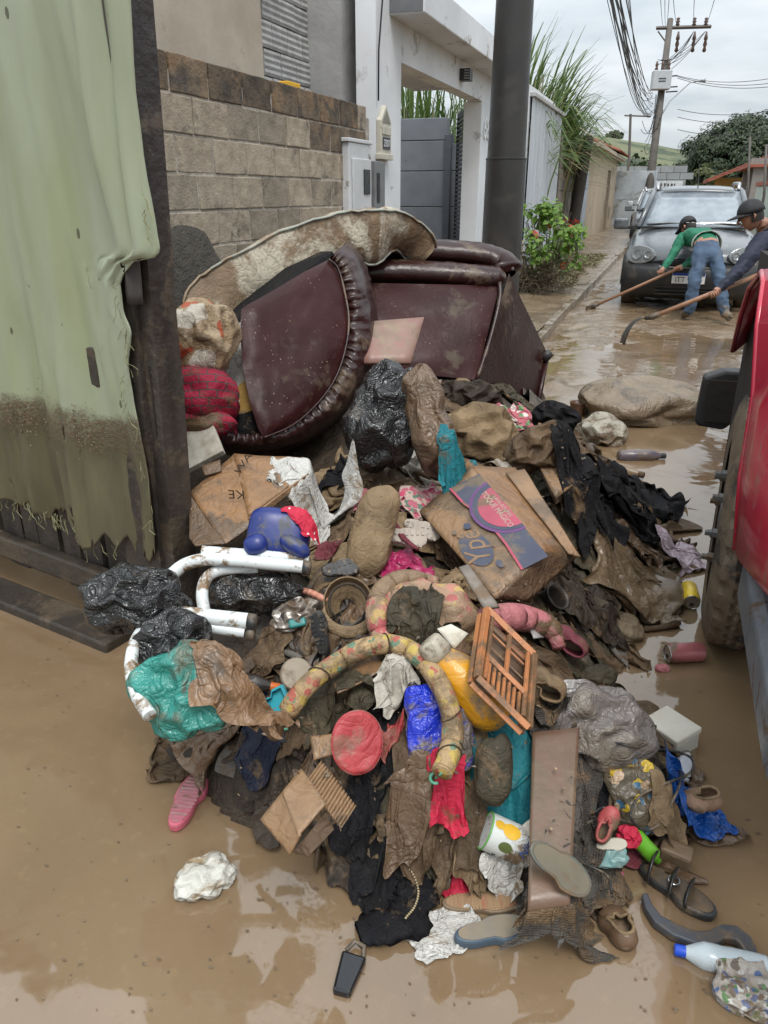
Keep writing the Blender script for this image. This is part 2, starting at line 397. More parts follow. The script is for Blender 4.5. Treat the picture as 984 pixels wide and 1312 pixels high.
# ---- white gated house
m_white = M_('white_render', (.74, .755, .78), .7, (.62, .635, .66), ns=1.6, bump=.25, bs=40, bd=.003, mud=.12, mudcol=(.42, .4, .38), ms=2.5, mr=.8)
m_slabend = M_('slab_grey', (.16, .165, .175), .7, ns=5)
m_pillar = M_('pillar_grey', (.42, .42, .42), .7, (.36, .36, .36), ns=2)
wh = thing('white_gate_house', 'white rendered gate front with deep flat canopy and open doorway', 'house', TR((WX, 9, 0)))
MB().box2((-.22, -1.62, -.1), (-.03, -.9, 4.3)).build('wall', m_white, wh)
MB().box2((-.22, -.897, 2.6), (-.03, 9.5, 3.20)).build('lintel', m_white, wh)
MB().box2((-1.5, -1.25, 2.93), (.30, 4.2, 3.215)).build('canopy', [m_white], wh, bevel=.012)
MB().box2((-1.49, -1.258, 2.942), (.288, -1.25, 3.203)).build('canopy_end', m_slabend, wh)
MB().box2((-.28, 2.62, -.1), (-.025, 3.2, 2.6)).build('pillar', m_white, wh, bevel=.01)
MB().box2((-.22, 6.2, -.1), (-.03, 6.5, 2.6)).build('pillar', m_white, wh)
MB().box2((-.22, -.9, -.1), (-.03, 3.2, .12)).build('threshold', m_conc, wh)
lm = MB().box2((-.03, 1.35, 2.70), (.10, 1.50, 2.83)).build('wall_lamp', M_('black_metal', (.03, .03, .033), .45), wh, bevel=.006)
for i in range(4): MB().box2((.03, 1.343, 2.715+.028*i), (.09, 1.349, 2.73+.028*i)).build('lamp_grille', M_('lamp_glass', (.3, .3, .3), .3), lm)
# house number
m_num = M_('number_white', (.85, .85, .86), .4)
text_mesh('68', .42, Matrix.Translation((-.018, 2.93, 2.27)) @ Matrix.Rotation(R(90), 4, 'Z') @ Matrix.Rotation(R(90), 4, 'X'), m_num, wh, 'house_number', .012)
# louvred gates
m_gate = M_('gate_black', (.022, .023, .026), .5, spec=.4)
def louvre(name, label, M, w, h, n, handle=False):
    g = thing(name, label, 'gate', M)
    for x in (.02, w-.02): MB().box2((x-.022, -.02, 0), (x+.022, .02, h)).build('stile', m_gate, g)
    for z in (.02, h-.02): MB().box2((.04, -.018, z-.02), (w-.04, .018, z+.02)).build('rail', m_gate, g)
    s0 = MB().box((0, 0, 0), (w-.08, .03, h/n*.52)).build('slat', m_gate, g, TR((w/2, 0, .06)))
    for i in range(1, n): link('slat', s0.data, g, TR((w/2, 0, .06+(h-.12)*i/(n-1))))
    if handle:
        MB().tube([(w*.96, -.03, 1.0), (w*.96, -.09, 1.02), (w*.96, -.09, 1.75), (w*.96, -.03, 1.77)], .016, 8).build('handle', m_gate, g, smooth=True)
    return g
louvre('louvre_gate', 'black louvred gate leaf standing open inside the white doorway', TR((-2.96, 11.95, .1), R(112)), .95, 2.46, 40, True)
louvre('louvre_gate', 'black louvred gate filling the opening beyond the house number', TR((-2.80, 12.23, .1), R(90)), 2.9, 2.46, 40)
# courtyard wall in grey render with score lines
m_grey = M_('grey_render', (.175, .19, .215), .8, (.135, .148, .17), ns=2.4, bump=.3, bs=30)
cw = thing('courtyard_wall', 'dark grey rendered courtyard wall seen through the white doorway', 'wall', TR((-4.6, 14.05, 0)))
for i, z in enumerate((0, .62, 1.22, 1.80, 2.28)):
    zt = (.61, 1.21, 1.79, 2.27, 2.62)[i]
    MB().box2((-2.0, 0, z), (.78, .18, zt)).build('panel', m_grey, cw, bevel=.01)
    if i < 4: MB().box2((.86, .03, z), (1.75, .18, zt if i < 3 else 2.22)).build('panel', m_grey, cw, bevel=.01)
MB().box2((.75, -.06, 0), (.87, .15, 2.36)).build('post', M_('grey_render_dark', (.085, .095, .115), .8), cw, bevel=.01)
# meter boxes and mailbox
m_mbox = M_('meter_box_paint', (.58, .59, .60), .55, (.47, .48, .49), ns=3, mud=.08)
mbx = thing('meter_box', 'pale grey electricity meter box with small window beside the block wall', 'meter box', TR((WX+.0, 6.78, .2)))
MB().box2((-.12, -.30, .3), (.06, .22, 1.62)).build('body', m_mbox, mbx, bevel=.012)
MB().box2((.06, -.25, .4), (.078, .18, 1.5)).build('door', m_mbox, mbx, bevel=.006)
MB().box2((.0785, -.02, 1.22), (.088, .13, 1.42)).build('window', M_('dark_glass', (.02, .022, .025), .15), mbx, bevel=.004)
MB().box2((-.13, -.32, 1.62), (.07, .24, 1.65)).build('cap', m_mbox, mbx, bevel=.006)
MB().box2((.0785, -.22, .85), (.095, -.17, 1.02)).build('latch', m_conc, mbx, bevel=.004)
ib = thing('intercom_box', 'narrow dark grey panel on white wall below the mailbox', 'panel', TR((WX+.0, 7.33, .8)))
MB().box2((-.04, -.15, 0), (.03, .13, .9)).build('panel', M_('panel_grey', (.2, .205, .21), .6), ib, bevel=.006)
MB().box2((.03, -.1, .55), (.037, -.03, .8)).build('slot', m_gate, ib); MB().box2((.03, .04, .22), (.042, .08, .26)).build('knob', m_num, ib, bevel=.003)
ml = thing('mailbox', 'small ivory house-shaped mailbox on the white wall', 'mailbox', TR((WX-.03, 7.52, 1.75)) @ Matrix.Rotation(R(90), 4, 'Z') @ Matrix.Rotation(R(90), 4, 'X'))
m_ivory = M_('ivory_plastic', (.56, .53, .44), .5, (.42, .4, .33), ns=8, mud=.1)
MB().prism([(-.14, 0), (.14, 0), (.14, .30), (0, .43), (-.14, .30)], 0, .05).build('body', m_ivory, ml, bevel=.006)
MB().prism([(-.16, -.03), (.16, -.03), (.16, .02), (-.16, .02)], 0, .065).build('ledge', m_ivory, ml, bevel=.006)
MB().box2((-.1, .06, .05), (.1, .16, .056)).build('plate', M_('plate_dark', (.04, .04, .05), .5), ml)
MB().box2((-.11, .18, .05), (.11, .25, .062)).build('slot_flap', m_ivory, ml, bevel=.004)
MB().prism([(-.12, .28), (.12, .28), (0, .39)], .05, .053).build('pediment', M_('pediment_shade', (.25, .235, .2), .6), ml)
text_mesh('2507', .085, TR((0, .108, .0575)), m_num, ml, 'lettering')
# cable down the corner
MB().tube([(WX+.0, 7.46, 4.2), (WX+.02, 7.47, 3.2), (WX-.01, 7.40, 2.6), (WX+.0, 7.36, 2.2)], .008, 6).build('wall_cable', m_gate, smooth=True)
tag(bpy.data.objects['wall_cable'], 'thin black cable hanging down the corner of the white wall', 'cable')

# ---- big dark pole on the pavement
m_pole = M_('pole_steel', (.034, .031, .029), .42, (.022, .021, .02), ns=3, bump=.2, bs=20, mud=.25, mudcol=(.05, .044, .037), ms=1.5, mr=.6)
pl = thing('street_pole', 'thick dark round pole standing on the pavement behind the sofa', 'pole', TR((-1.575, 7.95, 0)))
MB().lathe([(.20, 0), (.188, 1.72), (.193, 1.725), (.193, 1.735), (.180, 1.74), (.178, 1.8)], 32).build('sleeve', m_pole, pl, smooth=True, sharp=40)
MB().lathe([(.178, 1.8), (.165, 3.2), (.15, 6.5)], 32).build('shaft', m_pole, pl, smooth=True, sharp=40)

# ---- corrugated white panel wall
m_sheet = M_('white_sheet', (.50, .53, .57), .5, (.38, .41, .45), ns=3, stretch=(1, 1, .18), mud=.1, mudcol=(.3, .3, .3))
ws = thing('sheet_fence', 'tall white corrugated sheet fence behind the flowering bush', 'fence', TR((WX+.02, 15.4, 0)))
for i in range(10):
    w = .395
    pr = [(-.008, 0), (0, .02), (0, w*.42), (-.008, w*.46), (-.008, w*.92), (-.008, w)]
    vs = [(x, y, z) for z in (0, 3.02) for x, y in pr]; k = len(pr)
    MB().add(vs, [(j, j+1, k+j+1, k+j) for j in range(k-1)]).build('sheet', m_sheet, ws, TR((0, i*.4, 0)), solid=.004)
MB().box2((-.12, -.05, 3.02), (.05, 4.05, 3.09)).build('coping', m_pillar, ws, bevel=.01)
# ---- weathered slab fence, charred trunk, blue gate
m_slab = M_('weathered_slab', (.20, .175, .145), .9, (.10, .088, .075), ns=3, bump=.6, bs=20, bd=.01)
sf = thing('slab_fence', 'weathered grey-brown concrete slab fence below the cane clump', 'fence', TR((WX, 19.6, 0)))
for i in range(2):
    for r in range(5): MB().box2((-.06, i*1.55+.06, r*.5), (-.01, i*1.55+1.5, r*.5+.49)).build('slab', m_slab, sf, bevel=.01)
for i in range(3): MB().box2((-.10, i*1.55-.06, 0), (.04, i*1.55+.06, 2.62)).build('post', m_slab, sf, bevel=.01)
m_char = M_('charred_wood', (.03, .026, .022), .85, (.055, .045, .035), ns=6, stretch=(1, 1, .2), bump=1., bs=25, bd=.02)
MB().tube([(-2.38, 21.2, -.05), (-2.42, 21.6, .9), (-2.36, 21.7, 1.8), (-2.30, 22.0, 2.75)], [.17, .15, .15, .13], 10).build('charred_stump', m_char, smooth=True)
tag(bpy.data.objects['charred_stump'], 'leaning dark charred tree trunk in front of the slab fence', 'tree trunk')
m_bluegate = M_('blue_gate', (.36, .40, .44), .6, (.27, .30, .34), ns=3, mud=.2, mudcol=(.22, .2, .17), ms=1.2)
bg = thing('blue_sheet_gate', 'narrow pale blue sheet gate beside the beige house', 'gate', TR((WX+.08, 23.1, 0)))
for i in range(3): MB().box2((-.03, i*.9, .05), (0, i*.9+.86, 2.05+.1*(i == 1))).build('panel', m_bluegate, bg, bevel=.01)
for z in (.4, 1.6): MB().box2((0, 0, z), (.02, 2.66, z+.06)).build('rail', m_bluegate, bg)
# ---- beige house with tiled eave
m_beige = M_('beige_wall', (.44, .36, .265), .85, (.36, .285, .2), ns=1.1, bump=.3, bs=12, mud=.25, mudcol=(.21, .17, .125), ms=.9, mr=.9, stretch=(1, 1, .4))
bh = thing('beige_house', 'beige plastered house with tiled eave beyond the blue gate', 'house', TR((WX, 26.2, 0)))
MB().box2((-4, 0, -.1), (0, 7.6, 2.75)).build('wall', m_beige, bh)
MB().box2((-4, 9.1, -.1), (0, 12.2, 2.75)).build('wall', m_beige, bh)
MB().box2((-4, 7.6, 2.3), (-.01, 9.1, 2.75)).build('lintel', m_beige, bh)
MB().box2((-.2, 7.6, -.05), (-.12, 9.1, 2.3)).build('door', M_('brown_door', (.12, .07, .045), .6), bh)
MB().box2((-4.2, -.2, 2.753), (.30, 12.6, 2.87)).build('eave', M_('eave_paint', (.5, .43, .33), .8), bh)
m_tile = M_('clay_tile', (.30, .085, .045), .8, (.2, .06, .035), ns=8, vary=.2)
def tilemesh():
    A = np.zeros((2, 7, 3))
    for i in range(2):
        for j in range(7):
            t = math.pi*j/6; A[i, j] = (-.45*i, -.11*math.cos(t), .07*math.sin(t))
    return MB().grid(A)
t0 = None
for i in range(24):
    for k in range(3):
        Mx = TR((.42-.40*k, 6.9+.235*i, 2.90+.16*k), 0, 0, R(22))
        if t0 is None: t0 = tilemesh().build('roof_tile', m_tile, bh, Mx, smooth=True, solid=.015)
        else: link('roof_tile', t0.data, bh, Mx, solid=.015)
MB().box2((-3.8, 6.6, 2.873), (-.72, 12.4, 3.4)).build('roof_deck', m_tile, bh)
# ---- far blue-grey gate beyond
m_fgate = M_('far_gate', (.33, .37, .40), .6, (.45, .48, .5), ns=2.5, mud=.3, mudcol=(.24, .23, .2), ms=1)
fg = thing('sheet_gate', 'blotchy grey-blue sheet gate at the foot of the power pole', 'gate', TR((-2.75, 38.9, 0)))
for z in (0, 1.2): MB().box2((0, 0, z+.02), (1.75, .05, z+1.18)).build('panel', m_fgate, fg, bevel=.01)
MB().box2((1.72, -.03, 0), (1.80, .08, 2.42)).build('post', m_fgate, fg)

# ---- far end: grey boundary wall with sign, hill
m_farw = M_('far_wall', (.28, .30, .31), .9, (.22, .235, .24), ns=1.2, bump=0)
fw = thing('boundary_wall', 'long grey block boundary wall closing the street below the hill', 'wall', TR((-3, 70, 0)))
j0 = None
for r in range(7):
    for k in range(10):
        Mx = TR((-6+1.0*k+(.5 if r % 2 else 0), 0, .25+.5*r))
        if j0 is None: j0 = MB().box((0, 0, 0), (.97, .3, .47)).build('block', m_farw, fw, Mx)
        else: link('block', j0.data, fw, Mx)
MB().box2((-7, .06, 0), (3.4, .2, 3.45)).build('mortar', m_mortar, fw)
sg = thing('wall_sign', 'white sign board with dark lettering on the boundary wall', 'sign', TR((-1.2, 69.7, 1.5)))
MB().box2((-1.5, 0, 0), (1.5, .08, .9)).build('board', M_('sign_white', (.6, .63, .66), .6), sg)
m_ink = M_('ink', (.05, .05, .055), .6)
for k in range(9): MB().box2((-1.15+.25*k, -.012, .5), (-1.15+.25*k+random.uniform(.08, .19), 0, .5+random.uniform(.16, .24))).build('letter', m_ink, sg)
for k in range(6): MB().box2((-.8+.25*k, -.012, .18), (-.8+.25*k+random.uniform(.08, .19), 0, .18+random.uniform(.1, .15))).build('letter', m_ink, sg)
m_hill = M_('hill_grass', (.13, .135, .07), .95, (.085, .10, .05), ns=.035, world=True, bump=0, mud=.42, mudcol=(.045, .07, .032), ms=.07, mr=.95)
X, Y = np.meshgrid(np.linspace(-260, 420, 120), np.linspace(90, 620, 60))
pp = np.stack([X*.006, Y*.006, 0*X], -1)
Hh = 19*np.exp(-((X+45)**2/70**2+(Y-280)**2/110**2))+27*np.exp(-((X-75)**2/90**2+(Y-430)**2/120**2))+20*np.exp(-((X+190)**2/90**2+(Y-380)**2/110**2))+14*np.exp(-((X-300)**2/110**2+(Y-380)**2/110**2))
Hh = Hh*(1+.25*fbm(pp*2, 4))+.8*fbm(pp*14, 3)-.3
struct(MB().grid(np.stack([X, Y, Hh], -1)), 'hill', m_hill, smooth=True)
def hill_z(x, y):
    i = np.argmin(abs(Y[:, 0]-y)); j = np.argmin(abs(X[0]-x)); return Hh[i, j]
# ================================================================== VEGETATION
def leaf_mat(name, a, b, trans=.25):
    if name in MATS: return MATS[name]
    m, t, bs = new_mat(name); N = NT(t); g = N.n('ShaderNodeNewGeometry')
    c = N.mix(g.outputs['Random Per Island'], a, b)
    t.links.new(c, bs.inputs['Base Color']); bs.inputs['Roughness'].default_value = .5
    tr = N.n('ShaderNodeBsdfTranslucent', {'Color': c}); mx = N.n('ShaderNodeMixShader', {0: trans, 1: bs.outputs[0], 2: tr.outputs[0]})
    t.links.new(mx.outputs[0], t.nodes['Material Output'].inputs['Surface']); MATS[name] = m; return m
def leaves(pts, nrm, size, mat, name, parent=None, asp=.5, world=True, droop=.3):
    n = len(pts); r = rng
    a = r.normal(size=(n, 3)); a -= (a*nrm).sum(1)[:, None]*nrm; a /= np.linalg.norm(a, axis=1)[:, None]+1e-9
    a[:, 2] -= droop*r.random(n); a /= np.linalg.norm(a, axis=1)[:, None]
    b = np.cross(nrm, a); s = size*(.6+.8*r.random(n))[:, None]
    P0 = pts-a*s*.5; P1 = pts+b*s*asp*.5+nrm*s*.08; P2 = pts+a*s*.5; P3 = pts-b*s*asp*.5+nrm*s*.08
    V = np.stack([P0, P1, P2, P3], 1).reshape(-1, 3); mb = MB(); mb.v = [tuple(p) for p in V]; mb.f = [(4*i, 4*i+1, 4*i+2, 4*i+3) for i in range(n)]
    return mb.build(name, mat, parent, world=world and parent is not None)
def crown(cx, cy, cz, rx, ry, rz, nclump, nleaf, size, mat, name, parent, asp=.55, seed=1):
    r = np.random.default_rng(seed); P_, N_ = [], []
    for _ in range(nclump):
        d = r.normal(size=3); d /= np.linalg.norm(d); d[2] = d[2]*.9
        rad = .62+.38*r.random(); c = np.array([cx, cy, cz])+d*np.array([rx, ry, rz])*rad
        cs = (.16+.14*r.random())*min(rx, rz)
        q = r.normal(size=(nleaf, 3)); q /= np.linalg.norm(q, axis=1)[:, None]; q[:, 2] *= .75
        P_.append(c+q*cs*(.55+.45*r.random((nleaf, 1)))); nn = q+d*.6+np.array([0, 0, .5]); N_.append(nn/np.linalg.norm(nn, axis=1)[:, None])
    return leaves(np.concatenate(P_), np.concatenate(N_), size, mat, name, parent, asp)
m_bark = M_('bark', (.07, .055, .042), .9, (.045, .036, .028), ns=6, stretch=(1, 1, .25), bump=.8)
def tree(name, label, x, y, z, h, rx, rz, mat, seed, nclump=150, nleaf=130, size=.4, group=None, trunk=.35):
    t = thing(name, label, 'tree', TR((x, y, z)), group)
    mb = MB(); r = random.Random(seed)
    mb.tube([(0, 0, -.3), (.1, .05, h*.2), (.05, 0, h*.45), (0, .1, h*.75)], [trunk, trunk*.8, trunk*.55, trunk*.2], 8)
    for k in range(7):
        a = k*.9+r.random(); z0 = h*(.25+.06*k)
        mb.tube([(0.05, 0, z0), (math.cos(a)*rx*.4, math.sin(a)*rx*.4, z0+h*.14), (math.cos(a)*rx*.75, math.sin(a)*rx*.75, z0+h*.26)], [trunk*.4, trunk*.25, trunk*.1], 6)
    mb.build('trunk', m_bark, t, smooth=True)
    crown(x, y, z+h-rz, rx, rx, rz, nclump, nleaf, size, mat, 'crown', t, seed=seed)
    return t
m_mango = leaf_mat('mango_leaf', (.018, .034, .014), (.05, .075, .026), .15)
m_farleaf = leaf_mat('far_leaf', (.03, .05, .022), (.06, .085, .035), .15)
m_yleaf = leaf_mat('young_leaf', (.07, .09, .03), (.12, .13, .04), .2)
big = tree('mango_tree', 'huge round dense dark green tree behind the yellow house', 6.2, 84, 0, 8.4, 6.4, 4.5, m_mango, 3, 420, 230, .30, trunk=.5)
crown(3.2, 80.5, 2.6, 2.6, 2.2, 1.6, 40, 120, .35, m_yleaf, 'young_growth', big, seed=8)
for i, (x, y, h, rx) in enumerate([(-34, 272, 5, 3), (-22, 290, 5, 3), (26, 400, 6, 4), (50, 410, 7, 4), (-48, 215, 6, 5), (-20, 190, 5, 6), (14, 205, 6, 7), (38, 230, 7, 8)]):
    tree('hill_tree', ('small dark tree standing on the crest of the hill', 'low dark shrub tree on the lower hill slope')[i > 3], x, y, hill_z(x, y)-.5, h, rx, h*.38, m_farleaf, 20+i, 34, 60, 1.1, ('crest trees', 'slope trees')[i > 3], .4)
# hedge-like scrub at the foot of the hill
pts = rng.uniform((-60, 95, 0), (60, 150, 4.5), (9000, 3)); pts[:, 2] *= .4+.6*np.abs(np.sin(pts[:, 0]*.23))
pts[:, 2] += np.array([max(0, hill_z(a, b)) for a, b in pts[:, :2]])
nn = rng.normal(size=(9000, 3)); nn[:, 2] = abs(nn[:, 2])+.5; nn /= np.linalg.norm(nn, axis=1)[:, None]
tag(leaves(pts, nn, 1.2, m_farleaf, 'hillside_scrub'), 'dark green scrub massed at the foot of the hill', 'scrub', kind='stuff')
# cane / elephant grass clumps
def cane(name, label, x, y, z, n, h, spread, seed, w=.035, lean=(0, 0), a_=(.05, .10, .02), b_=(.13, .19, .05), dead=0):
    t = thing(name, label, 'cane plant', TR((x, y, z))); r = random.Random(seed)
    def blades(num, nm, mat, hh):
        mb = MB()
        for _ in range(num):
            a = r.random()*6.283; bx, by = r.gauss(0, spread*.4), r.gauss(0, spread*.4)
            L = hh*r.uniform(.6, 1.15); out = spread*r.uniform(.5, 2.2); ww = w*r.uniform(.6, 1.2)
            pt = []
            for k in range(7):
                s = k/6; d = out*s**1.7; zz_ = L*(s-.42*s**3*min(1.5, out/spread*.75))
                pt.append(Vector((bx+math.cos(a)*d+lean[0]*s*s, by+math.sin(a)*d+lean[1]*s*s, zz_)))
            side = Vector((-math.sin(a), math.cos(a), 0)); vs = []
            for k, p in enumerate(pt):
                q = ww*math.sin(math.pi*min(.97, .12+.86*k/6))**.7*.5
                vs += [p-side*q, p+side*q+Vector((0, 0, q*.4))]
            mb.add(vs, [(2*k, 2*k+1, 2*k+3, 2*k+2) for k in range(6)])
        mb.build(nm, mat, t)
    blades(n, 'leaves', leaf_mat(name+'_leaf%d' % seed, a_, b_, .35), h)
    if dead: blades(dead, 'dry_leaves', leaf_mat('dry_leaf', (.16, .12, .06), (.28, .22, .12), .3), h*.75)
    mb = MB()
    for _ in range(14):
        bx, by = r.gauss(0, spread*.35), r.gauss(0, spread*.35)
        mb.tube([(bx, by, -.1), (bx*1.3, by*1.3, h*.3), (bx*1.8+lean[0]*.3, by*1.8+lean[1]*.3, h*.62)], [.022, .02, .012], 6)
    mb.build('stems', leaf_mat('cane_stem', (.10, .10, .04), (.17, .15, .07), .1), t, smooth=True)
cane('cane_clump', 'green cane clump standing behind the grey courtyard wall', -5.0, 15.6, .3, 330, 4.2, .75, 1, .06)
cane('cane_clump', 'green cane growing above the canopy right of the courtyard', -4.3, 17.0, .3, 260, 4.5, .8, 2, .055)
cane('cane_clump', 'tall green cane sprouting over the white sheet fence', -3.5, 18.0, .5, 300, 4.9, .7, 3, .06, (.25, .3))
cane('cane_clump', 'arching cane clump with dry hanging leaves over the slab fence', -3.35, 20.8, 1.0, 420, 4.2, .62, 4, .06, (.75, .5), dead=130)
cane('cane_clump', 'thin cane tuft leaning out beside the charred trunk', -3.1, 22.3, .9, 130, 3.3, .5, 5, .04, (.7, .3), (.08, .12, .02), (.2, .24, .07), dead=70)
# flowering bush and dry bush at its foot
bu = thing('flowering_bush', 'bright green bush with red flowers on the pavement by the pole', 'bush', TR((-1.75, 12.3, .08)))
P_, N_ = [], []
r = np.random.default_rng(4)
for _ in range(46):
    c = np.array([-1.78+r.normal()*.27+.10, 12.3+r.normal()*.25, .35+r.random()*.95]); q = r.normal(size=(26, 3)); q /= np.linalg.norm(q, axis=1)[:, None]
    P_.append(c+q*.13*(.5+.5*r.random((26, 1)))); nn = q+np.array([.1, -.3, .8]); N_.append(nn/np.linalg.norm(nn, axis=1)[:, None])
leaves(np.concatenate(P_), np.concatenate(N_), .10, leaf_mat('bush_leaf', (.10, .20, .03), (.22, .36, .06), .4), 'foliage', bu, .6)
mb = MB()
for k in range(16):
    a = k*.4; mb.tube([(0, 0, 0), (math.cos(a)*.14, math.sin(a)*.14, .4), (math.cos(a)*.34, math.sin(a)*.3, .8+.02*k)], [.012, .009, .005], 5)
mb.build('stems', m_bark, bu, smooth=True)
m_flower = M_('red_flower', (.60, .035, .03), .5, (.7, .10, .07), ns=30)
fm = None
for x, y, zc in [(726, 283, 11.6), (731, 293, 11.7), (722, 297, 11.6), (733, 300, 11.7), (717, 318, 11.5), (727, 322, 11.6), (702, 292, 11.4), (723, 340, 11.4), (738, 286, 11.8), (685, 300, 11.3)]:
    q = P(x, y, zc); b = bu.matrix_world.translation; Mx = Matrix.Translation(q-Vector((-1.75, 12.3, .08))) @ Matrix.Rotation(random.random()*6, 4, 'Z') @ Matrix.Rotation(R(55), 4, 'X')
    if fm is None:
        mb = MB()
        for k in range(14):
            a = k*2.4; rr = .018+.012*(k % 3); c = Vector((math.cos(a)*rr*1.3, math.sin(a)*rr*1.3, .02-.006*(k % 3)))
            d = Vector((math.cos(a), math.sin(a), .3))*.022; s = Vector((-math.sin(a), math.cos(a), 0))*.014
            mb.add([c-d*.5, c+s, c+d, c-s], [(0, 1, 2, 3)])
        fm = mb.build('flower', m_flower, bu, Mx)
    else: link('flower', fm.data, bu, Mx)
db = thing('dry_bush', 'tangled dry brown bush at the foot of the flowering bush', 'bush', TR((-1.80, 11.85, .05)))
mb = MB(); rr = random.Random(3)
for _ in range(170):
    a = rr.random()*6.28; p = Vector((rr.gauss(0, .15), rr.gauss(0, .12), rr.random()*.2)); pts = [p]
    d = Vector((math.cos(a)*.6, math.sin(a)*.6, rr.uniform(.3, 1.2)))
    for k in range(5):
        d = d+Vector((rr.gauss(0, .4), rr.gauss(0, .4), rr.gauss(-.12, .35))); p = p+d.normalized()*.13; p.z = max(p.z, .02); pts.append(p.copy())
    mb.tube(pts, [.006, .006, .005, .004, .003, .002], 4, caps=False)
mb.build('twigs', M_('twig', (.10, .075, .05), .9, (.06, .045, .03)), db)
q = r.normal(size=(500, 3))*np.array([.24, .2, .2])+np.array([-1.80, 11.85, .38]); q[:, 2] = np.maximum(q[:, 2], .1)
nn = r.normal(size=(500, 3)); nn /= np.linalg.norm(nn, axis=1)[:, None]
leaves(q, nn, .07, leaf_mat('dry_bush_leaf', (.05, .06, .025), (.13, .11, .06), .2), 'dry_leaves', db, .5)
# trampled grass verge on the pavement
pts = np.stack([rng.uniform(-2.55, -1.35, 2600), rng.uniform(12.6, 19.5, 2600), np.zeros(2600)+.10], -1); keep = fbm(np.stack([pts[:, 0]*1.5, pts[:, 1]*.8, pts[:, 2]], -1), 3) > -.1; pts = pts[keep]
nn = rng.normal(size=pts.shape)*.7; nn[:, 2] = 1; nn /= np.linalg.norm(nn, axis=1)[:, None]; pts[:, 2] += rng.random(len(pts))*.04
tag(leaves(pts, nn, .16, leaf_mat('verge_grass', (.09, .095, .03), (.20, .16, .08), .2), 'verge_grass', asp=.14), 'flattened muddy grass on the pavement beyond the bush', 'grass', kind='stuff')

# ================================================================== POWER POLES AND WIRES
m_wood = M_('pole_concrete', (.135, .122, .11), .85, (.09, .08, .072), ns=3, bump=.4)
m_wire = M_('wire', (.018, .018, .02), .5)
m_ins = M_('insulator', (.10, .055, .04), .3); m_tr = M_('transformer_paint', (.47, .50, .53), .55, (.40, .43, .45))
pb, pt_ = P(826, 288, 34), P(859, 25, 34)
pp_ = thing('power_pole', 'leaning power pole carrying a crossarm and grey transformer box', 'power pole', TR((pb.x, pb.y, 0)))
lx = pt_-pb
def on(f): return pb+lx*f
MB().tube([on(0)-Vector((0, 0, .6)), on(.5), on(1.0)], [.19, .16, .125], 14).build('shaft', m_wood, pp_, world=True, smooth=True)
ca, cb = P(841, 36, 34), P(911, 34, 34)
MB().tube([ca, cb], .075, 4).build('crossarm', m_wood, pp_, world=True)
MB().tube([P(843, 40, 33.9), on(.88)], .03, 6).build('brace', m_wood, pp_, world=True)
for x in (868, 889, 904):
    q = P(x, 33, 34); MB().lathe([(.05, 0), (.10, .05), (.05, .1), (.10, .16), (.05, .2), (.09, .27), (.03, .32)], 8).build('insulator', m_ins, pp_, TR(q-Vector((pb.x, pb.y, 0))), smooth=True)
    MB().lathe([(.03, -.9), (.09, -.85), (.05, -.7), (.09, -.6), (.05, -.45), (.09, -.38), (.03, -.1)], 8).build('insulator', m_ins, pp_, TR(P(x+2, 37, 34)-Vector((pb.x, pb.y, 0))), smooth=True)
tb = P(847, 103, 33.6)-Vector((pb.x, pb.y, 0))
tx = MB().box((0, 0, 0), (.78, .55, .74)).build('transformer', m_tr, pp_, TR(tb, R(12)), bevel=.03)
for z in (.04, -.06): MB().box((0, -.28, z), (.30, .012, .045)).build('marking', m_ink, tx)
for k in (-.25, 0, .25): MB().lathe([(.05, .37), (.08, .45), (.04, .52), (.07, .6), (.03, .75)], 8).build('bushing', m_ins, pp_, TR(tb+Vector((k, .05, 0))), smooth=True)
for z in (98, 112, 118): MB().tube([P(853, z, 33.9), P(868, z-1, 33.9)], .03, 5).build('bracket', m_wire, pp_, world=True)
MB().tube([on(.50), P(858, 130, 33.9), P(884, 106, 33.5), P(898, 103, 33.2)], .03, 6).build('lamp_arm', m_tr, pp_, world=True, smooth=True)
MB().tube([P(895, 104, 33.2), P(904, 102, 33.1)], [.05, .11], 8).build('street_lamp', m_tr, pp_, world=True, smooth=True)
p2 = thing('far_power_pole', 'slim far power pole with a single crossarm behind the beige house', 'power pole', TR((YW(806, 205, 60).x, 60, 0)))
b2, t2 = YW(806, 205, 60), YW(808, 146, 60)
MB().tube([(b2.x, 60, -.2), b2, t2], [.10, .09, .08], 8).build('shaft', m_wood, p2, world=True)
MB().tube([YW(800, 148, 60), YW(834, 149, 60)], .05, 4).build('crossarm', m_wood, p2, world=True)
def wire(a, b, sag, name, label, r=.012, group=None):
    pts = [a.lerp(b, k/14)-Vector((0, 0, sag*4*(k/14)*(1-k/14))) for k in range(15)]
    tag(MB().tube(pts, r, 5, caps=False).build(name, m_wire, smooth=True), label, 'wire', group)
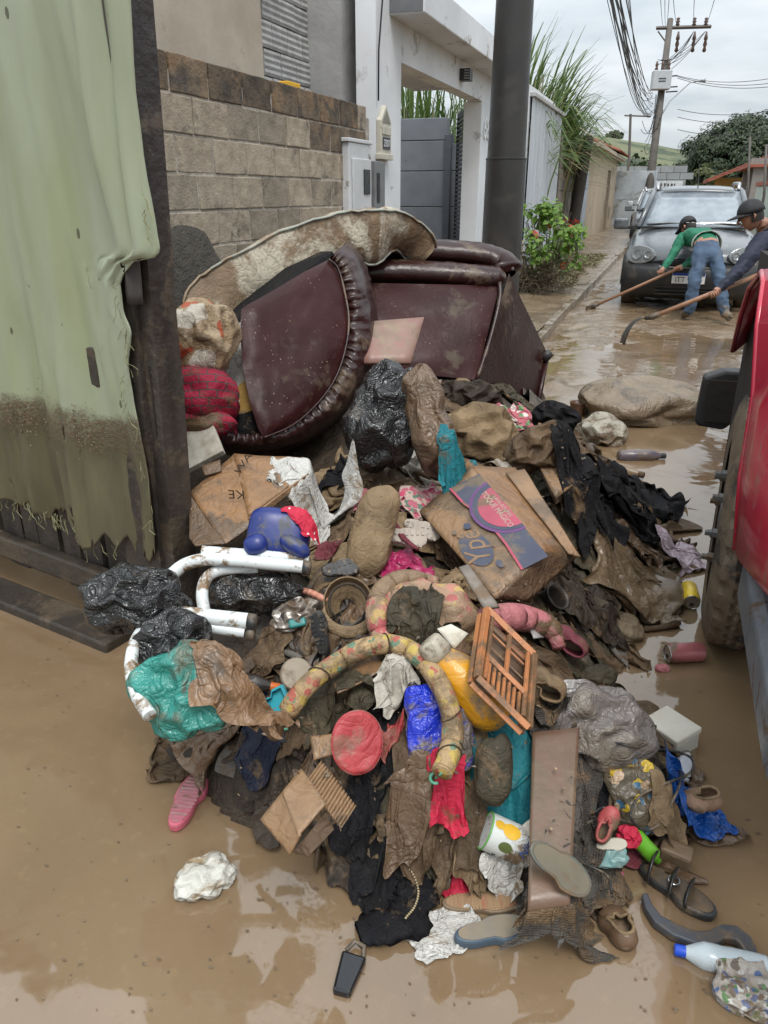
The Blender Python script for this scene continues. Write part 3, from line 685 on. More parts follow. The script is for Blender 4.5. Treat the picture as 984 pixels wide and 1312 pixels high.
# bundle running from overhead along the street to the pole
for k in range(17):
    f = k/16; a = P(776+random.uniform(-4, 34)+0*f, -10, 9+f*3); b = P(836+random.uniform(-6, 4), 118+34*f+random.uniform(-4, 4), 33.6)
    wire(a, b, random.uniform(.15, .75), 'overhead_wire', 'thin dark overhead wire sweeping down to the leaning power pole', .006+.004*random.random(), 'overhead street wires')
for x0, x1, x2 in ((846, 850, 868), (852, 853, 868), (858, 855, 889), (862, 868, 868), (890, 889, 889), (918, 904, 904)):
    wire(P(x0, -10, 14), P(x1, 34, 33.9), .1, 'overhead_wire', 'thin dark overhead wire strung to the top crossarm', .007, 'crossarm wires')
for i in range(9):
    a = P(random.choice((868, 889, 904)), 40, 33.9); b = P(random.uniform(842, 862), random.uniform(75, 90), 33.7)
    wire(a, b, random.uniform(.1, .5), 'jumper_wire', 'short slack wire looping between crossarm and transformer', .012, 'transformer jumper wires')
for i in range(10):
    a = P(random.uniform(820, 842), random.uniform(150, 195), 34.); b = P(random.uniform(838, 850), random.uniform(120, 160), 33.7)
    wire(a, b, random.uniform(.2, .9), 'service_wire', 'slack service wire hanging low on the leaning power pole', .012, 'slack service wires')
for y0, y1 in ((97, 96), (98, 103), (100, 108), (140, 137), (150, 148), (166, 164)):
    wire(P(868, y0, 34), P(1010, y1, 30), .25, 'crossing_wire', 'thin wire crossing the street from the leaning power pole', .012, 'wires crossing the street')

# ================================================================== RIGHT SIDE HOUSES
m_yel = M_('yellow_wall', (.58, .40, .13), .85, (.5, .34, .11), ns=1); m_redroof = M_('red_roof', (.34, .10, .06), .8, (.24, .07, .045), ns=1.5)
yh = thing('yellow_house', 'small yellow house with red tiled roof below the big tree', 'house', TR((2.9, 56, 0)))
MB().box2((-.6, -1, -.1), (7, 6, 2.35)).build('wall', m_yel, yh)
MB().add([(-1.3, -3.2, 2.15), (-1.3, 7, 2.15), (3.2, 7, 4.0), (3.2, -3.2, 4.0), (7.7, 7, 2.15), (7.7, -3.2, 2.15)], [(0, 3, 2, 1), (3, 5, 4, 2)]).build('roof', m_redroof, yh, solid=.12)
for k in range(12): MB().tube([(-1.3+.375*k, -3.22, 2.24+.154*k), (-1.3+.375*k, 7, 2.24+.154*k)], .05, 5).build('roof_tile_row', m_redroof, yh)
for y in (.2, 2.4): MB().box2((-.62, y, .9), (-.58, y+.5, 1.7)).build('window', M_('dark_window', (.03, .03, .035), .3), yh)
gh = thing('grey_terrace', 'unpainted grey house front with open carport beside the yellow house', 'house', TR((3.6, 44, 0)))
m_grb = M_('bare_render', (.27, .25, .235), .9, (.2, .185, .17), ns=1.3)
MB().box2((.3, 0, -.1), (6, 8, 2.6)).build('wall', m_grb, gh)
for y, h in ((-.2, 3.0), (2.3, 3.1), (6.4, 2.7)): MB().box2((-.3, y, -.1), (.29, y+.35, h)).build('pillar', m_grb, gh)
MB().box2((.28, .4, .0), (.32, 2.1, 2.1)).build('opening', M_('maroon_door', (.12, .07, .065), .8), gh)
MB().box2((-.6, -.4, 2.62), (6.2, 8.2, 2.74)).build('roof', m_redroof, gh)
gw = thing('pale_green_wall', 'pale green panelled wall at the right edge past the grey car', 'wall', TR((3.35, 33, 0)))
for k in range(5): MB().box2((0, 1.7*k, -.1), (.2, 1.7*k+1.6, 1.75)).build('panel', M_('pale_green', (.46, .55, .50), .8, (.4, .48, .44), ns=1.5), gw, bevel=.02)
MB().box2((-.05, -.05, 1.76), (.26, 8.5, 1.92)).build('coping', m_redroof, gw)
for i, (x, y0, y1) in enumerate(((958, 250, 175), (979, 250, 185))):
    a, b = YW(x, y0, 40-6*i), YW(x+3, y1, 40-6*i)
    tag(MB().tube([(a.x, a.y, -.1), a, b], .045, 8).build('service_post', m_wood, smooth=True), ('thin grey service post by the grey terrace', 'thin grey service post by the pale green wall')[i], 'post')
# ================================================================== RED TRUCK
m_red = M_('red_paint', (.52, .016, .05), .32, (.43, .013, .04), ns=3, mud=.3, mudcol=(.42, .12, .12), ms=7, speck=.4, mr=.5, coat=.5, bump=.04)
m_blk = M_('black_plastic', (.022, .021, .021), .5, (.03, .028, .027), ns=8, mud=.15, mudcol=(.09, .07, .05), ms=4)
m_dkin = M_('wheel_well', (.012, .011, .010), .8, (.03, .022, .016), ns=6, bump=.6)
m_rubber = M_('tyre_rubber', (.032, .028, .025), .7, (.065, .053, .042), ns=12, mud=.7, mudcol=(.19, .14, .092), ms=9, mr=.65, bump=.5)
m_steel = M_('bumper_steel', (.20, .22, .245), .35, (.14, .155, .175), ns=9, mud=.22, mudcol=(.16, .10, .06), ms=9, mr=.8, metal=.35, bump=.3)
m_glass = M_('car_glass', (.03, .035, .04), .08, bump=0, spec=.8)
tk = thing('red_truck', 'battered red truck parked opposite the rubbish heap, wheel showing', 'truck', TR((1.2, 3.0, 0)))
XO = .28
KT = .893   # the truck is a little smaller and nearer than first surveyed
def near(mb):
    mb.v = [(x*KT, y*KT, CAM_H-(CAM_H-z)*KT) for x, y, z in mb.v]; return mb
MB.near = near
# side panel with wheel arch: outline as strip of quads (y,z)
arch = [(2.40, .40), (2.47, .62), (2.52, .86), (2.58, 1.06), (2.68, 1.17), (2.84, 1.19), (3.02, 1.12), (3.20, 1.0), (3.32, .85)]
mb = MB(); outer = [(2.0, .52), (1.5, .66), (1.32, .9), (1.30, 1.25), (1.9, 1.36), (2.6, 1.36), (3.0, 1.37), (3.45, 1.38), (3.7, 1.38)]
def side_x(y, z): return XO + .02*max(0, (y-3.0)) + .03*max(0, 1-(z-.36)/.14)**2*(z < .5) + .16*max(0, (z-1.12)/.26)**2 + .05*max(0, 1.7-y)
rows = 6; A = np.zeros((len(arch), rows+1, 3))
for i, ((ay, az), (oy, oz)) in enumerate(zip(arch, outer)):
    for k in range(rows+1):
        f = k/rows; y = ay+(oy-ay)*f; z = az+(oz-az)*f
        A[i, k] = (side_x(y, z)+(.55*f if i >= 3 else .018), y, z)
mb.grid(A).near().build('front_fender', m_red, tk, world=True, smooth=True, solid=.012)
lip = [(side_x(y, z)-.004+(.018 if z < 1.0 and y < 2.6 else 0.), y, z) for y, z in arch]
MB().tube(lip, .009, 8).near().build('arch_lip', m_red, tk, world=True, smooth=True)
MB().box2((.33, 2.46, .30), (.95, 3.42, 1.22)).near().build('wheel_well', m_dkin, tk, world=True).data.flip_normals()
# door, cab, hood, windscreen; the cab stands turned a little from the fender, rear away from the street
RC = Matrix.Translation((.42, 3.12, 0)) @ Matrix.Rotation(R(-11), 4, 'Z') @ Matrix.Translation((-.30, -3.42, 0))
def cabm(mb):
    mb.v = [tuple(RC @ Vector(v)) for v in mb.v]; return mb
MB.cab = cabm
MB().box2((.335, 3.46, .52), (.40, 4.55, 1.38)).cab().build('door', m_red, tk, world=True, bevel=.03)
MB().box2((.36, 3.42, .48), (2.05, 6.4, .95)).cab().build('sill', m_blk, tk, world=True)
MB().box2((.42, 3.42, 1.38), (2.0, 3.48, 1.40)).cab().build('cowl', m_blk, tk, world=True)
hd = MB(); A = np.zeros((7, 9, 3))
for i in range(7):
    for j in range(9):
        y = 1.32+2.1*i/6; x = .42+1.56*j/8; A[i, j] = (x, y, 1.365+.05*math.sin(math.pi*j/8)+.02*i/6-(.10 if i == 0 else 0))
hd.grid(A).near().build('hood', m_red, tk, world=True, smooth=True, solid=.01)
MB().box2((.40, 1.26, .62), (2.0, 1.34, 1.30)).near().build('grille', m_blk, tk, world=True, bevel=.03)
for x in (.58, 1.82): MB().lathe([(.11, 0), (.12, .03), (.10, .05)], 20).build('headlight', m_num, tk, TR((x-1.2, 1.27-3.0, 1.0), 0, R(90)), smooth=True)
MB().add([(.44, 3.46, 1.40), (1.98, 3.46, 1.40), (1.86, 3.95, 1.93), (.56, 3.95, 1.93)], [(0, 1, 2, 3)]).cab().build('windscreen', m_glass, tk, world=True, solid=.01)
MB().add([(.38, 3.5, 1.39), (.38, 4.5, 1.39), (.52, 4.5, 1.92), (.52, 3.98, 1.92)], [(0, 1, 2, 3)]).cab().build('side_window', m_glass, tk, world=True, solid=.01)
MB().box2((.5, 3.93, 1.93), (1.9, 4.6, 1.99)).cab().build('roof', m_red, tk, world=True, bevel=.025)
MB().box2((.42, 4.57, 1.38), (1.98, 4.66, 1.96)).cab().build('rear_cab_wall', m_red, tk, world=True, bevel=.02)
MB().box2((.32, 4.75, .95), (2.1, 7.4, 1.5)).cab().build('cargo_bed', M_('bed_wood', (.13, .09, .06), .8, ns=5, stretch=(1, .2, 1)), tk, world=True, bevel=.01)
# black step guard behind the wheel
st = MB(); pr = [(.205, .46), (.225, .44), (.33, .43), (.37, .47), (.37, .70), (.30, .70), (.215, .665)]
st.prism([(a, b) for a, b in pr], 0, .10, Matrix.Translation((0, 3.78, 0)) @ Matrix.Rotation(R(90), 4, 'X'))
st.near().build('step_guard', m_blk, tk, world=True, bevel=.012)
MB().box2((.24, 3.66, .47), (.36, 3.672, .66)).near().build('guard_recess', m_dkin, tk, world=True)
# steel bumper wrapping round the corner
bp = MB()
sec = [(0, .30), (0, .40), (.03, .425), (.12, .43), (.12, .30)]
path = [(.325, 2.30), (.325, 1.5), (.36, 1.18), (.46, 1.06), (2.0, 1.06)]; A = np.zeros((len(path), 6, 3))
for i, (x, y) in enumerate(path):
    dx, dy = ((1, 0), (1, .0), (.9, .4), (.4, .9), (0, 1))[i]
    for k in range(6):
        s, z = sec[k % 5]; A[i, k] = (x+dx*s, y+dy*s, z)
bp.grid(A).near().build('bumper', m_steel, tk, world=True, bevel=.006)
MB().box2((.326, 2.30, .301), (.444, 2.306, .428)).near().build('bumper_end', M_('rust', (.16, .075, .04), .9, (.09, .05, .03), ns=20, bump=.8), tk, world=True)
# wheel
whl = thing('tmp', 'x', 'x', Matrix()); bpy.data.objects.remove(whl)
NU, NV = 150, 27; A = np.zeros((NV, NU, 3)); RW, WW = .425, .235
for j in range(NV):
    s = j/(NV-1)*2-1
    if abs(s) <= .80:
        rr0 = RW-.012*abs(s/.8)**3; xx = s/.8*WW*.42
    else:
        e = (abs(s)-.80)/.20; rr0 = RW-.012-.145*e; xx = math.copysign(WW*(.42+.10*math.sin(e*math.pi*.75)), s)
    for i in range(NU):
        a = 2*math.pi*i/NU; rr = rr0
        if abs(s) <= .80:
            zig = .085*(abs(((i/NU*50) % 1)-.5)*4-1)
            for g in (-.44, -.14, .16, .46):
                if abs(s/.8-g-zig) < .07: rr -= .013
            if abs(s/.8) > .68 and (i % 6) < 2: rr -= .012
        elif abs(s) < .9 and (i % 6) < 2: rr -= .01
        A[j, i] = (xx, rr*math.cos(a), rr*math.sin(a))
MW = Matrix.Translation((.385-1.2, 2.62-3.0, .415)) @ Matrix.Rotation(R(-4), 4, 'Z')
wl = MB().grid(A, wrapv=True).build('wheel', m_rubber, tk, MW, smooth=True, sharp=35)
m_rim = M_('rim_steel', (.16, .155, .15), .5, mud=.4, metal=.3)
MB().lathe([(.28, -.02), (.27, .04), (.20, .05), (.19, .055), (.08, .06), (.07, .075), (.02, .078)], 28, Matrix.Rotation(R(-90), 4, 'Y') @ Matrix.Translation((0, 0, .04))).build('rim', m_rim, wl, smooth=True, sharp=30)
for k in range(8):
    a = k*math.pi/4; MB().lathe([(.016, 0), (.016, .03), (.010, .032), (.010, .048)], 6, Matrix.Rotation(R(-90), 4, 'Y') @ Matrix.Translation((math.cos(a)*.15, math.sin(a)*.15, .10))).build('wheel_nut', m_rim, wl)
rw = RC @ Vector((.45, 6.0, .41)); w2 = link('wheel', wl.data, tk, Matrix.Translation((rw.x-1.2, rw.y-3.0, .41)) @ Matrix.Rotation(R(-11), 4, 'Z'))

# ================================================================== GREY CAR
m_carp = M_('dark_grey_paint', (.075, .085, .095), .25, (.06, .068, .076), ns=2, coat=.8, bump=.03, mud=.25, mudcol=(.16, .165, .17), ms=2.2, mr=.45)
m_trim = M_('car_trim', (.02, .02, .021), .55, mud=.25, mudcol=(.07, .055, .04), ms=4)
m_chrome = M_('chrome', (.55, .56, .57), .18, metal=.9, bump=0)
m_lens = M_('lamp_lens', (.22, .235, .24), .10, (.13, .14, .145), ns=10, spec=.9)
m_refl = M_('lamp_reflector', (.13, .135, .14), .15, (.28, .29, .30), ns=30, metal=.3)
m_wet = M_('wet_glass', (.16, .19, .22), .16, (.27, .30, .33), ns=5, spec=.8, bump=.25, bs=30, bd=.004)
def car(name, label, loc, rz, paint, sc=1.0, plate=True):
    c = thing(name, label, 'car', Matrix.Translation(loc) @ Matrix.Rotation(rz, 4, 'Z') @ Matrix.Scale(sc, 4))
    st = [(0, .58, .30, .66), (.05, .72, .24, .75), (.18, .80, .22, .82), (.45, .835, .22, .90), (.8, .845, .22, .965), (1.12, .845, .22, 1.02), (2.5, .845, .22, 1.04), (3.9, .83, .24, 1.03), (4.12, .76, .3, 1.0)]
    A = np.zeros((len(st), 15, 3))
    for i, (y, hw, zb, zt) in enumerate(st):
        pr = [(hw*.86, zb), (hw, zb+.16), (hw, zb+.32), (hw*.99, zt-.13), (hw*.90, zt-.04), (hw*.6, zt-.005), (hw*.3, zt+.012)]
        full = [(-x, z) for x, z in pr]+[(0, zt+.014)]+[(x, z) for x, z in pr[::-1]]
        for k, (x, z) in enumerate(full): A[i, k] = (x, y+(.10*(x/hw)**2 if i < 5 else 0), z)
    b = MB().grid(A); n = len(st)*15
    b.f.append(tuple(range(15))); b.f.append(tuple(range(n-15, n))[::-1])
    b.build('body', paint, c, smooth=True, sharp=50, sub=1)
    # bumper
    A = np.zeros((5, 13, 3))
    for i, (z, o) in enumerate(((.18, .06), (.26, .0), (.40, -.04), (.52, -.035), (.60, .03))):
        for k in range(13):
            s = k/6-1; A[i, k] = (s*.83, o-.015+.20*abs(s)**3.2, z)
    MB().grid(A).build('front_bumper', m_trim, c, smooth=True, solid=.02)
    for s in (-1, 1):
        MB().lathe([(.055, 0), (.06, .02), (.04, .03)], 14, TR((s*.56, .05, .36), R(s*20), R(90))).build('fog_lamp', m_lens, c, smooth=True)
        # headlight: almond lens with two round lamps
        out = []
        for k in range(20):
            a = 2*math.pi*k/20; out.append((math.cos(a)*.20*(1+.15*math.cos(a)*s), math.sin(a)*.115*(1+.25*math.cos(a)*s)))
        hl = MB().prism(out, 0, .05, Matrix.Translation((s*.585, .135, .70)) @ Matrix.Rotation(R(s*22), 4, 'Z') @ Matrix.Rotation(R(78), 4, 'X')).build('headlight', m_lens, c, bevel=.012)
        for dx, rr in ((.07*s, .07), (-.08*s, .055)):
            MB().lathe([(rr, 0), (rr, .012), (rr*.8, .014), (rr*.5, .004)], 18, Matrix.Translation((s*.585, .135, .70)) @ Matrix.Rotation(R(s*22), 4, 'Z') @ Matrix.Rotation(R(78), 4, 'X') @ Matrix.Translation((dx, 0, .05))).build('lamp', m_refl, hl, smooth=True, sharp=30)
        mr = MB().box((s*.98, 1.22, 1.05), (.20, .09, .15)).build('mirror', paint, c, bevel=.035, bseg=3)
        MB().box((s*.86, 1.24, 1.0), (.1, .05, .04)).build('mirror_stalk', m_trim, mr)
        rl = MB().tube([(s*.55, 1.95, 1.50), (s*.56, 2.1, 1.585), (s*.57, 3.5, 1.60), (s*.56, 3.8, 1.52)], .024, 8).build('roof_rail', m_chrome, c, smooth=True)
        # wheels
        for y in (.78, 3.3):
            w = MB().lathe([(.20, -.09), (.29, -.095), (.305, -.06), (.305, .06), (.29, .095), (.20, .09)], 26, TR((s*.74, y, .30), 0, 0, R(90))).build('wheel', m_rubber, c, smooth=True, sharp=40)
            MB().lathe([(.20, .05), (.19, .085), (.06, .07), (.05, .09)], 16, TR((s*.74, y, .30), 0, 0, R(90*s))).build('rim', m_chrome, w, smooth=True, sharp=30)
            MB().tube([(s*.82, y+.37*math.cos(a), .30+.37*math.sin(a)) for a in [math.pi*k/12 for k in range(13)]], .045, 8).build('wheel_arch', m_trim, c, smooth=True)
    MB().box2((-.38, -.035, .56), (.38, .03, .585)).build('grille_chrome', m_chrome, c, bevel=.006)
    MB().box2((-.36, -.03, .59), (.36, .04, .655)).build('grille', m_trim, c, bevel=.01)
    for k in range(3): MB().box2((-.40, -.05, .23+.045*k), (.40, -.035, .245+.045*k)).build('grille_bar', m_trim, c)
    # glasshouse
    def panel(q, nm, mt, u=8, bul=.06):
        A = np.zeros((5, u+1, 3)); q = [Vector(p) for p in q]
        for i in range(5):
            for k in range(u+1):
                p = q[0].lerp(q[1], k/u).lerp(q[3].lerp(q[2], k/u), i/4); p.y -= bul*math.sin(math.pi*k/u); A[i, k] = p
        return MB().grid(A).build(nm, mt, c, smooth=True, solid=.008)
    panel([(-.68, 1.10, 1.02), (.68, 1.10, 1.02), (.565, 1.86, 1.475), (-.565, 1.86, 1.475)], 'windscreen', m_wet, 10, .10)
    A = np.zeros((6, 9, 3))
    for i, (y, hw, z) in enumerate(((1.84, .60, 1.475), (2.1, .615, 1.52), (2.7, .62, 1.55), (3.4, .61, 1.545), (3.85, .58, 1.50), (4.0, .56, 1.44))):
        for k in range(9):
            s = k/4-1; A[i, k] = (s*hw, y-(.1 if i < 2 else 0)*(1-s*s)*(1 if i == 0 else .5), z-.05*s**4+.0)
    MB().grid(A).build('roof', paint, c, smooth=True, solid=.03)
    for s in (-1, 1):
        MB().tube([(s*.73, 1.10, 1.01), (s*.60, 1.86, 1.47), (s*.62, 2.6, 1.50), (s*.6, 3.8, 1.46), (s*.74, 4.05, 1.03)], .04, 6).build('pillar', paint, c, smooth=True)
        MB().add([(s*.74, 1.15, 1.03), (s*.76, 3.95, 1.03), (s*.61, 3.75, 1.46), (s*.61, 1.9, 1.46)], [(0, 1, 2, 3)]).build('side_window', m_glass, c)
    MB().box2((-.7, 1.02, 1.0), (.7, 1.16, 1.025)).build('cowl', m_trim, c)
    for x0, x1 in ((-.62, -.02), (.08, .62)): MB().tube([(x0, 1.07, 1.05), ((x0+x1)/2, 1.09, 1.065), (x1, 1.08, 1.055)], .012, 5).build('wiper', m_trim, c)
    MB().tube([(0, 1.98, 1.53), (-.02, 2.15, 1.86)], [.008, .004], 5).build('antenna', m_trim, c)
    if plate:
        pm = Matrix.Translation((0, -.062, .44)) @ Matrix.Rotation(R(90), 4, 'X')
        pl = MB().box((0, 0, 0), (.40, .13, .006), pm).build('licence_plate', m_num, c, bevel=.002)
        MB().box((0, .05, .0045), (.39, .03, .003), pm).build('plate_band', M_('plate_blue', (.01, .04, .30), .4), pl)
        text_mesh('ITT', .088, pm @ Matrix.Translation((-.10, -.018, .0035)), m_ink, pl, 'plate_lettering', .001)
    return c
car('grey_car', 'dark grey estate car with roof rails facing the two men', (.27, 11.05, -.02), R(0), m_carp, 1.0)
m_carw = M_('white_car_paint', (.5, .52, .53), .3, coat=.5); m_cars = M_('silver_car_paint', (.13, .14, .15), .3, coat=.5)
car('parked_car', 'dark silver car parked behind the grey estate car', (-.25, 23.5, 0), R(2), m_cars, 1.0, False)
car('parked_car', 'white car parked far down the street by the sheet gate', (-.62, 31.5, 0), 0, m_carw, 1.05, False)

# ================================================================== PEOPLE
def person(name, label, J, rad, chains, mats, matof, fingers, head, seed=0, noise_amp=.012):
    """J joint->point, chains of joints, one skinned surface; fingers and head are welded into the same mesh"""
    o = thing(name, label, 'person', TR((J['pelvis'].x, J['pelvis'].y, 0)))
    keys = list(J); idx = {k: i for i, k in enumerate(keys)}; edges = set()
    V = [J[k] for k in keys]; RD = [rad[k] for k in keys]; segs = []
    pts, pr = list(V), list(RD)
    for ch in chains:
        for a, b in zip(ch, ch[1:]):
            if (a, b) in edges: continue
            edges.add((a, b)); segs.append((a, b))
    E = [(idx[a], idx[b]) for a, b in segs]
    me = bpy.data.meshes.new('sk'); me.from_pydata([tuple(v) for v in pts], E, []); ob = bpy.data.objects.new('sk', me); COL.objects.link(ob)
    ob.modifiers.new('skin', 'SKIN').use_smooth_shade = True
    for i, s in enumerate(me.skin_vertices[0].data):
        r_ = pr[i]; s.radius = r_ if isinstance(r_, tuple) else (r_, r_); s.use_root = (keys[i] == 'pelvis')
    q = ob.modifiers.new('sub', 'SUBSURF'); q.levels = 3; q.render_levels = 3
    dg = bpy.context.evaluated_depsgraph_get(); ev = bpy.data.meshes.new_from_object(ob.evaluated_get(dg)); bpy.data.objects.remove(ob)
    VV = np.array([v.co[:] for v in ev.vertices]); FF = [tuple(p.vertices) for p in ev.polygons]
    MI = []
    nv = np.array([v.normal[:] for v in ev.vertices])
    VV = VV + nv*(fbm(VV*np.array([8, 8, 13])+seed, 3)*noise_amp*1.6-np.abs(fbm(VV*np.array([14, 14, 24])+seed, 2))*noise_amp*1.6)[:, None]
    cen = np.array([VV[list(f)].mean(0) for f in FF]); best = np.full(len(FF), 1e9); bi = np.zeros(len(FF), int)
    for k, (a, b) in enumerate(segs):
        A_, B_ = np.array(J[a]), np.array(J[b]); d = B_-A_; t = np.clip(((cen-A_)@d)/(d@d+1e-9), 0, 1)
        ra = rad[a] if not isinstance(rad[a], tuple) else max(rad[a]); rb = rad[b] if not isinstance(rad[b], tuple) else max(rad[b])
        dist = np.linalg.norm(cen-(A_+t[:, None]*d), axis=1)/(ra+(rb-ra)*t)
        sel = dist < best; best[sel] = dist[sel]; bi[sel] = k
    MI = [matof(*segs[k], cen[i]) for i, k in enumerate(bi)]
    mb = MB(); mb.v = [tuple(v) for v in VV]; mb.f = list(FF)
    def ext(fn, mi):
        n0 = len(mb.f); fn(mb); MI.extend([mi]*(len(mb.f)-n0))
    for path, r_, mi in fingers: ext(lambda m, p=path, q=r_: m.tube(p, q, 7), mi)
    head(ext)
    mb.mi = MI
    mb.build('body', mats, o, world=True, smooth=True)
    return o
m_skin = M_('skin', (.34, .17, .11), .5, (.28, .135, .085), ns=12, bump=.1)
m_hair = M_('hair', (.018, .014, .012), .7)
m_green = M_('green_shirt', (.012, .155, .085), .8, (.009, .11, .06), ns=7, mud=.06)
m_navy = M_('navy_jacket', (.012, .016, .038), .75, (.009, .012, .028), ns=7)
m_jean = M_('jeans', (.065, .105, .17), .85, (.035, .06, .10), ns=6, mud=.2, mudcol=(.10, .09, .08), ms=3)
m_boot = M_('muddy_boot', (.12, .10, .075), .7, mud=.6)
m_cap = M_('black_cap', (.014, .014, .016), .7)
def head_builder(c, face, upv, s=1.0):
    """skull, jaw, nose, ears, brow; face = looking direction"""
    M = frame_from(upv, face); M.translation = c
    def h(ext):
        def skull(m):
            A = np.zeros((13, 20, 3))
            for i in range(13):
                ph = math.pi*i/12; z = -math.cos(ph)
                for k in range(20):
                    a = 2*math.pi*k/20; r = math.sin(ph); x, y = math.cos(a)*r, math.sin(a)*r
                    low = max(0, -z)
                    X_ = x*(.098 if x > 0 else .10)*(1-.12*low)+.012*low; Y_ = y*.076*(1-.28*low); Z_ = z*.118
                    if x > .75: X_ += .006*math.cos(z*9)
                    A[i, k] = (X_*s, Y_*s, Z_*s)
            m.grid(A, wrapv=True, M=M)
        ext(skull, 0)
        ext(lambda m: m.tube([M @ Vector((.094*s, 0, .02*s)), M @ Vector((.112*s, 0, -.012*s)), M @ Vector((.122*s, 0, -.03*s)), M @ Vector((.098*s, 0, -.038*s))], [.010*s, .013*s, .015*s, .008*s], 8), 0)
        for e in (-1, 1):
            ext(lambda m, e=e: m.tube([M @ Vector((-.005*s, e*.074*s, .025*s)), M @ Vector((-.012*s, e*.084*s, .0)), M @ Vector((.002*s, e*.076*s, -.035*s))], [.012*s, .017*s, .008*s], 7, flat=.5), 0)
            ext(lambda m, e=e: m.tube([M @ Vector((.084*s, e*.018*s, .012*s)), M @ Vector((.082*s, e*.045*s, .010*s))], .0075*s, 6), 3)
            ext(lambda m, e=e: m.tube([M @ Vector((.094*s, e*.014*s, .030*s)), M @ Vector((.084*s, e*.05*s, .030*s))], .006*s, 6), 3)
        ext(lambda m: m.tube([M @ Vector((.088*s, -.022*s, -.064*s)), M @ Vector((.098*s, 0, -.062*s)), M @ Vector((.088*s, .022*s, -.064*s))], .007*s, 6), 0)
        # hair at the back and sides
        def hair(m):
            A = np.zeros((7, 16, 3))
            for i in range(7):
                for k in range(16):
                    a = math.pi*.42+math.pi*1.16*k/15; z = -.45+1.2*i/6; r = math.sqrt(max(.02, 1-z*z))
                    A[i, k] = (math.cos(a)*r*.104*s, math.sin(a)*r*.080*s, z*.121*s)
            m.grid(A, M=M)
        ext(hair, 3)
    return h, M
def cap_on(parent, M, s, mat, label=None):
    mb = MB(); A = np.zeros((7, 20, 3))
    for i in range(7):
        ph = R(8)+R(84)*i/6
        for k in range(20):
            a = 2*math.pi*k/20; A[i, k] = (math.cos(a)*math.sin(ph)*.112*s, math.sin(a)*math.sin(ph)*.092*s, (.028+math.cos(ph)*.112)*s)
    mb.grid(A, wrapv=True, M=M); cp = mb.build('cap', mat, parent, world=True, smooth=True, solid=.006)
    A = np.zeros((4, 11, 3))
    for i in range(4):
        for k in range(11):
            t = (k/10-.5)*math.pi*.9; L = .095+.085*i/3*math.cos(t)**.6
            A[i, k] = (math.cos(t)*L*s*1.1, math.sin(t)*.088*s, (.040-.020*(i/3)-.012*math.sin(t)**2)*s)
    b = MB().grid(A, M=M).build('brim', mat, cp, smooth=True, solid=.006, world=True)
    return cp
def hand(joint, frm, grip_dir, s=1.0, wrap=Vector((0, 0, -1))):
    """palm side fingers curling round a handle through the joint; returns finger paths"""
    g = grip_dir.normalized(); d = (joint-frm).normalized(); d = (d-g*d.dot(g)).normalized(); w = g.cross(d); out = []
    for k, L in enumerate((.85, 1, .95, .75)):
        b = joint+g*(.012*s*(1.5-k)*1.55)-d*.01
        out.append(([b-w*.012*s, b+d*.032*s*L-w*.018*s, b+d*.048*s*L+w*.006*s, b+d*.03*s*L+w*.026*s], [.0095*s, .0095*s, .0085*s, .007*s], 0))
    b = joint+g*.03*s
    out.append(([b-d*.03*s, b+w*.02*s, b+d*.012*s+w*.034*s], [.011*s, .010*s, .008*s], 0))
    return out
# --- man in green bending over, back to the camera
J = dict(pelvis=P(907, 322, 9.2), waist=P(903, 309, 9.38), chest=P(893, 300, 9.62), neck=P(884, 299, 9.80), headb=P(881, 297, 9.9),
         hipL=P(897, 332, 9.2), kneeL=P(888, 366, 9.12), ankL=P(883, 399, 9.22), toeL=P(874, 403, 9.36), hipR=P(918, 331, 9.18), kneeR=P(923, 367, 9.05), ankR=P(928, 402, 9.02), toeR=P(937, 409, 8.95),
         shL=P(874, 306, 9.68), elL=P(860, 330, 9.55), wrL=P(850, 344, 9.45), haL=P(846, 348, 9.42), shR=P(906, 303, 9.85), elR=P(893, 328, 9.9), wrR=P(872, 343, 9.70), haR=P(867, 344, 9.62))
rad = dict(pelvis=(.165, .14), waist=(.155, .13), chest=(.165, .125), neck=.068, headb=.07, hipL=.105, hipR=.105, kneeL=.078, kneeR=.078, ankL=.066, ankR=.066, toeL=.05, toeR=.05,
           shL=.085, shR=.085, elL=.058, elR=.058, wrL=.036, wrR=.036, haL=.036, haR=.036)
chains = [('pelvis', 'waist', 'chest', 'neck', 'headb'), ('pelvis', 'hipL', 'kneeL', 'ankL', 'toeL'), ('pelvis', 'hipR', 'kneeR', 'ankR', 'toeR'), ('chest', 'shL', 'elL', 'wrL', 'haL'), ('chest', 'shR', 'elR', 'wrR', 'haR')]
LEG = {'hipL', 'kneeL', 'ankL', 'hipR', 'kneeR', 'ankR'}
def mo_green(a, b, c):
    if b in ('haL', 'haR', 'headb'): return 0
    if b in ('toeL', 'toeR'): return 4
    if b in LEG: return 2
    if a == 'pelvis' and b == 'waist':
        return 2 if (Vector(c)-J['pelvis']).dot(J['waist']-J['pelvis']) < .45*(J['waist']-J['pelvis']).length_squared else (0 if (Vector(c)-J['pelvis']).dot(J['waist']-J['pelvis']) < .62*(J['waist']-J['pelvis']).length_squared else 1)
    return 1
hc = P(882, 291, 9.98); hb_, hM = head_builder(hc, Vector((-.65, .5, -.45)), Vector((-.35, .45, .8)), 1.0)
pole1a, pole1b = G(757, 394, .03), P(905, 328, 9.75)
gr = (pole1b-pole1a)
man1 = person('person', 'person bent over in green jersey, blue jeans and black cap, raking mud', J, rad, chains, [m_skin, m_green, m_jean, m_hair, m_boot], mo_green,
              hand(J['haL'], J['wrL'], gr)+hand(J['haR'], J['wrR'], gr), hb_, 3)
cap_on(man1, hM, 1.03, m_cap)
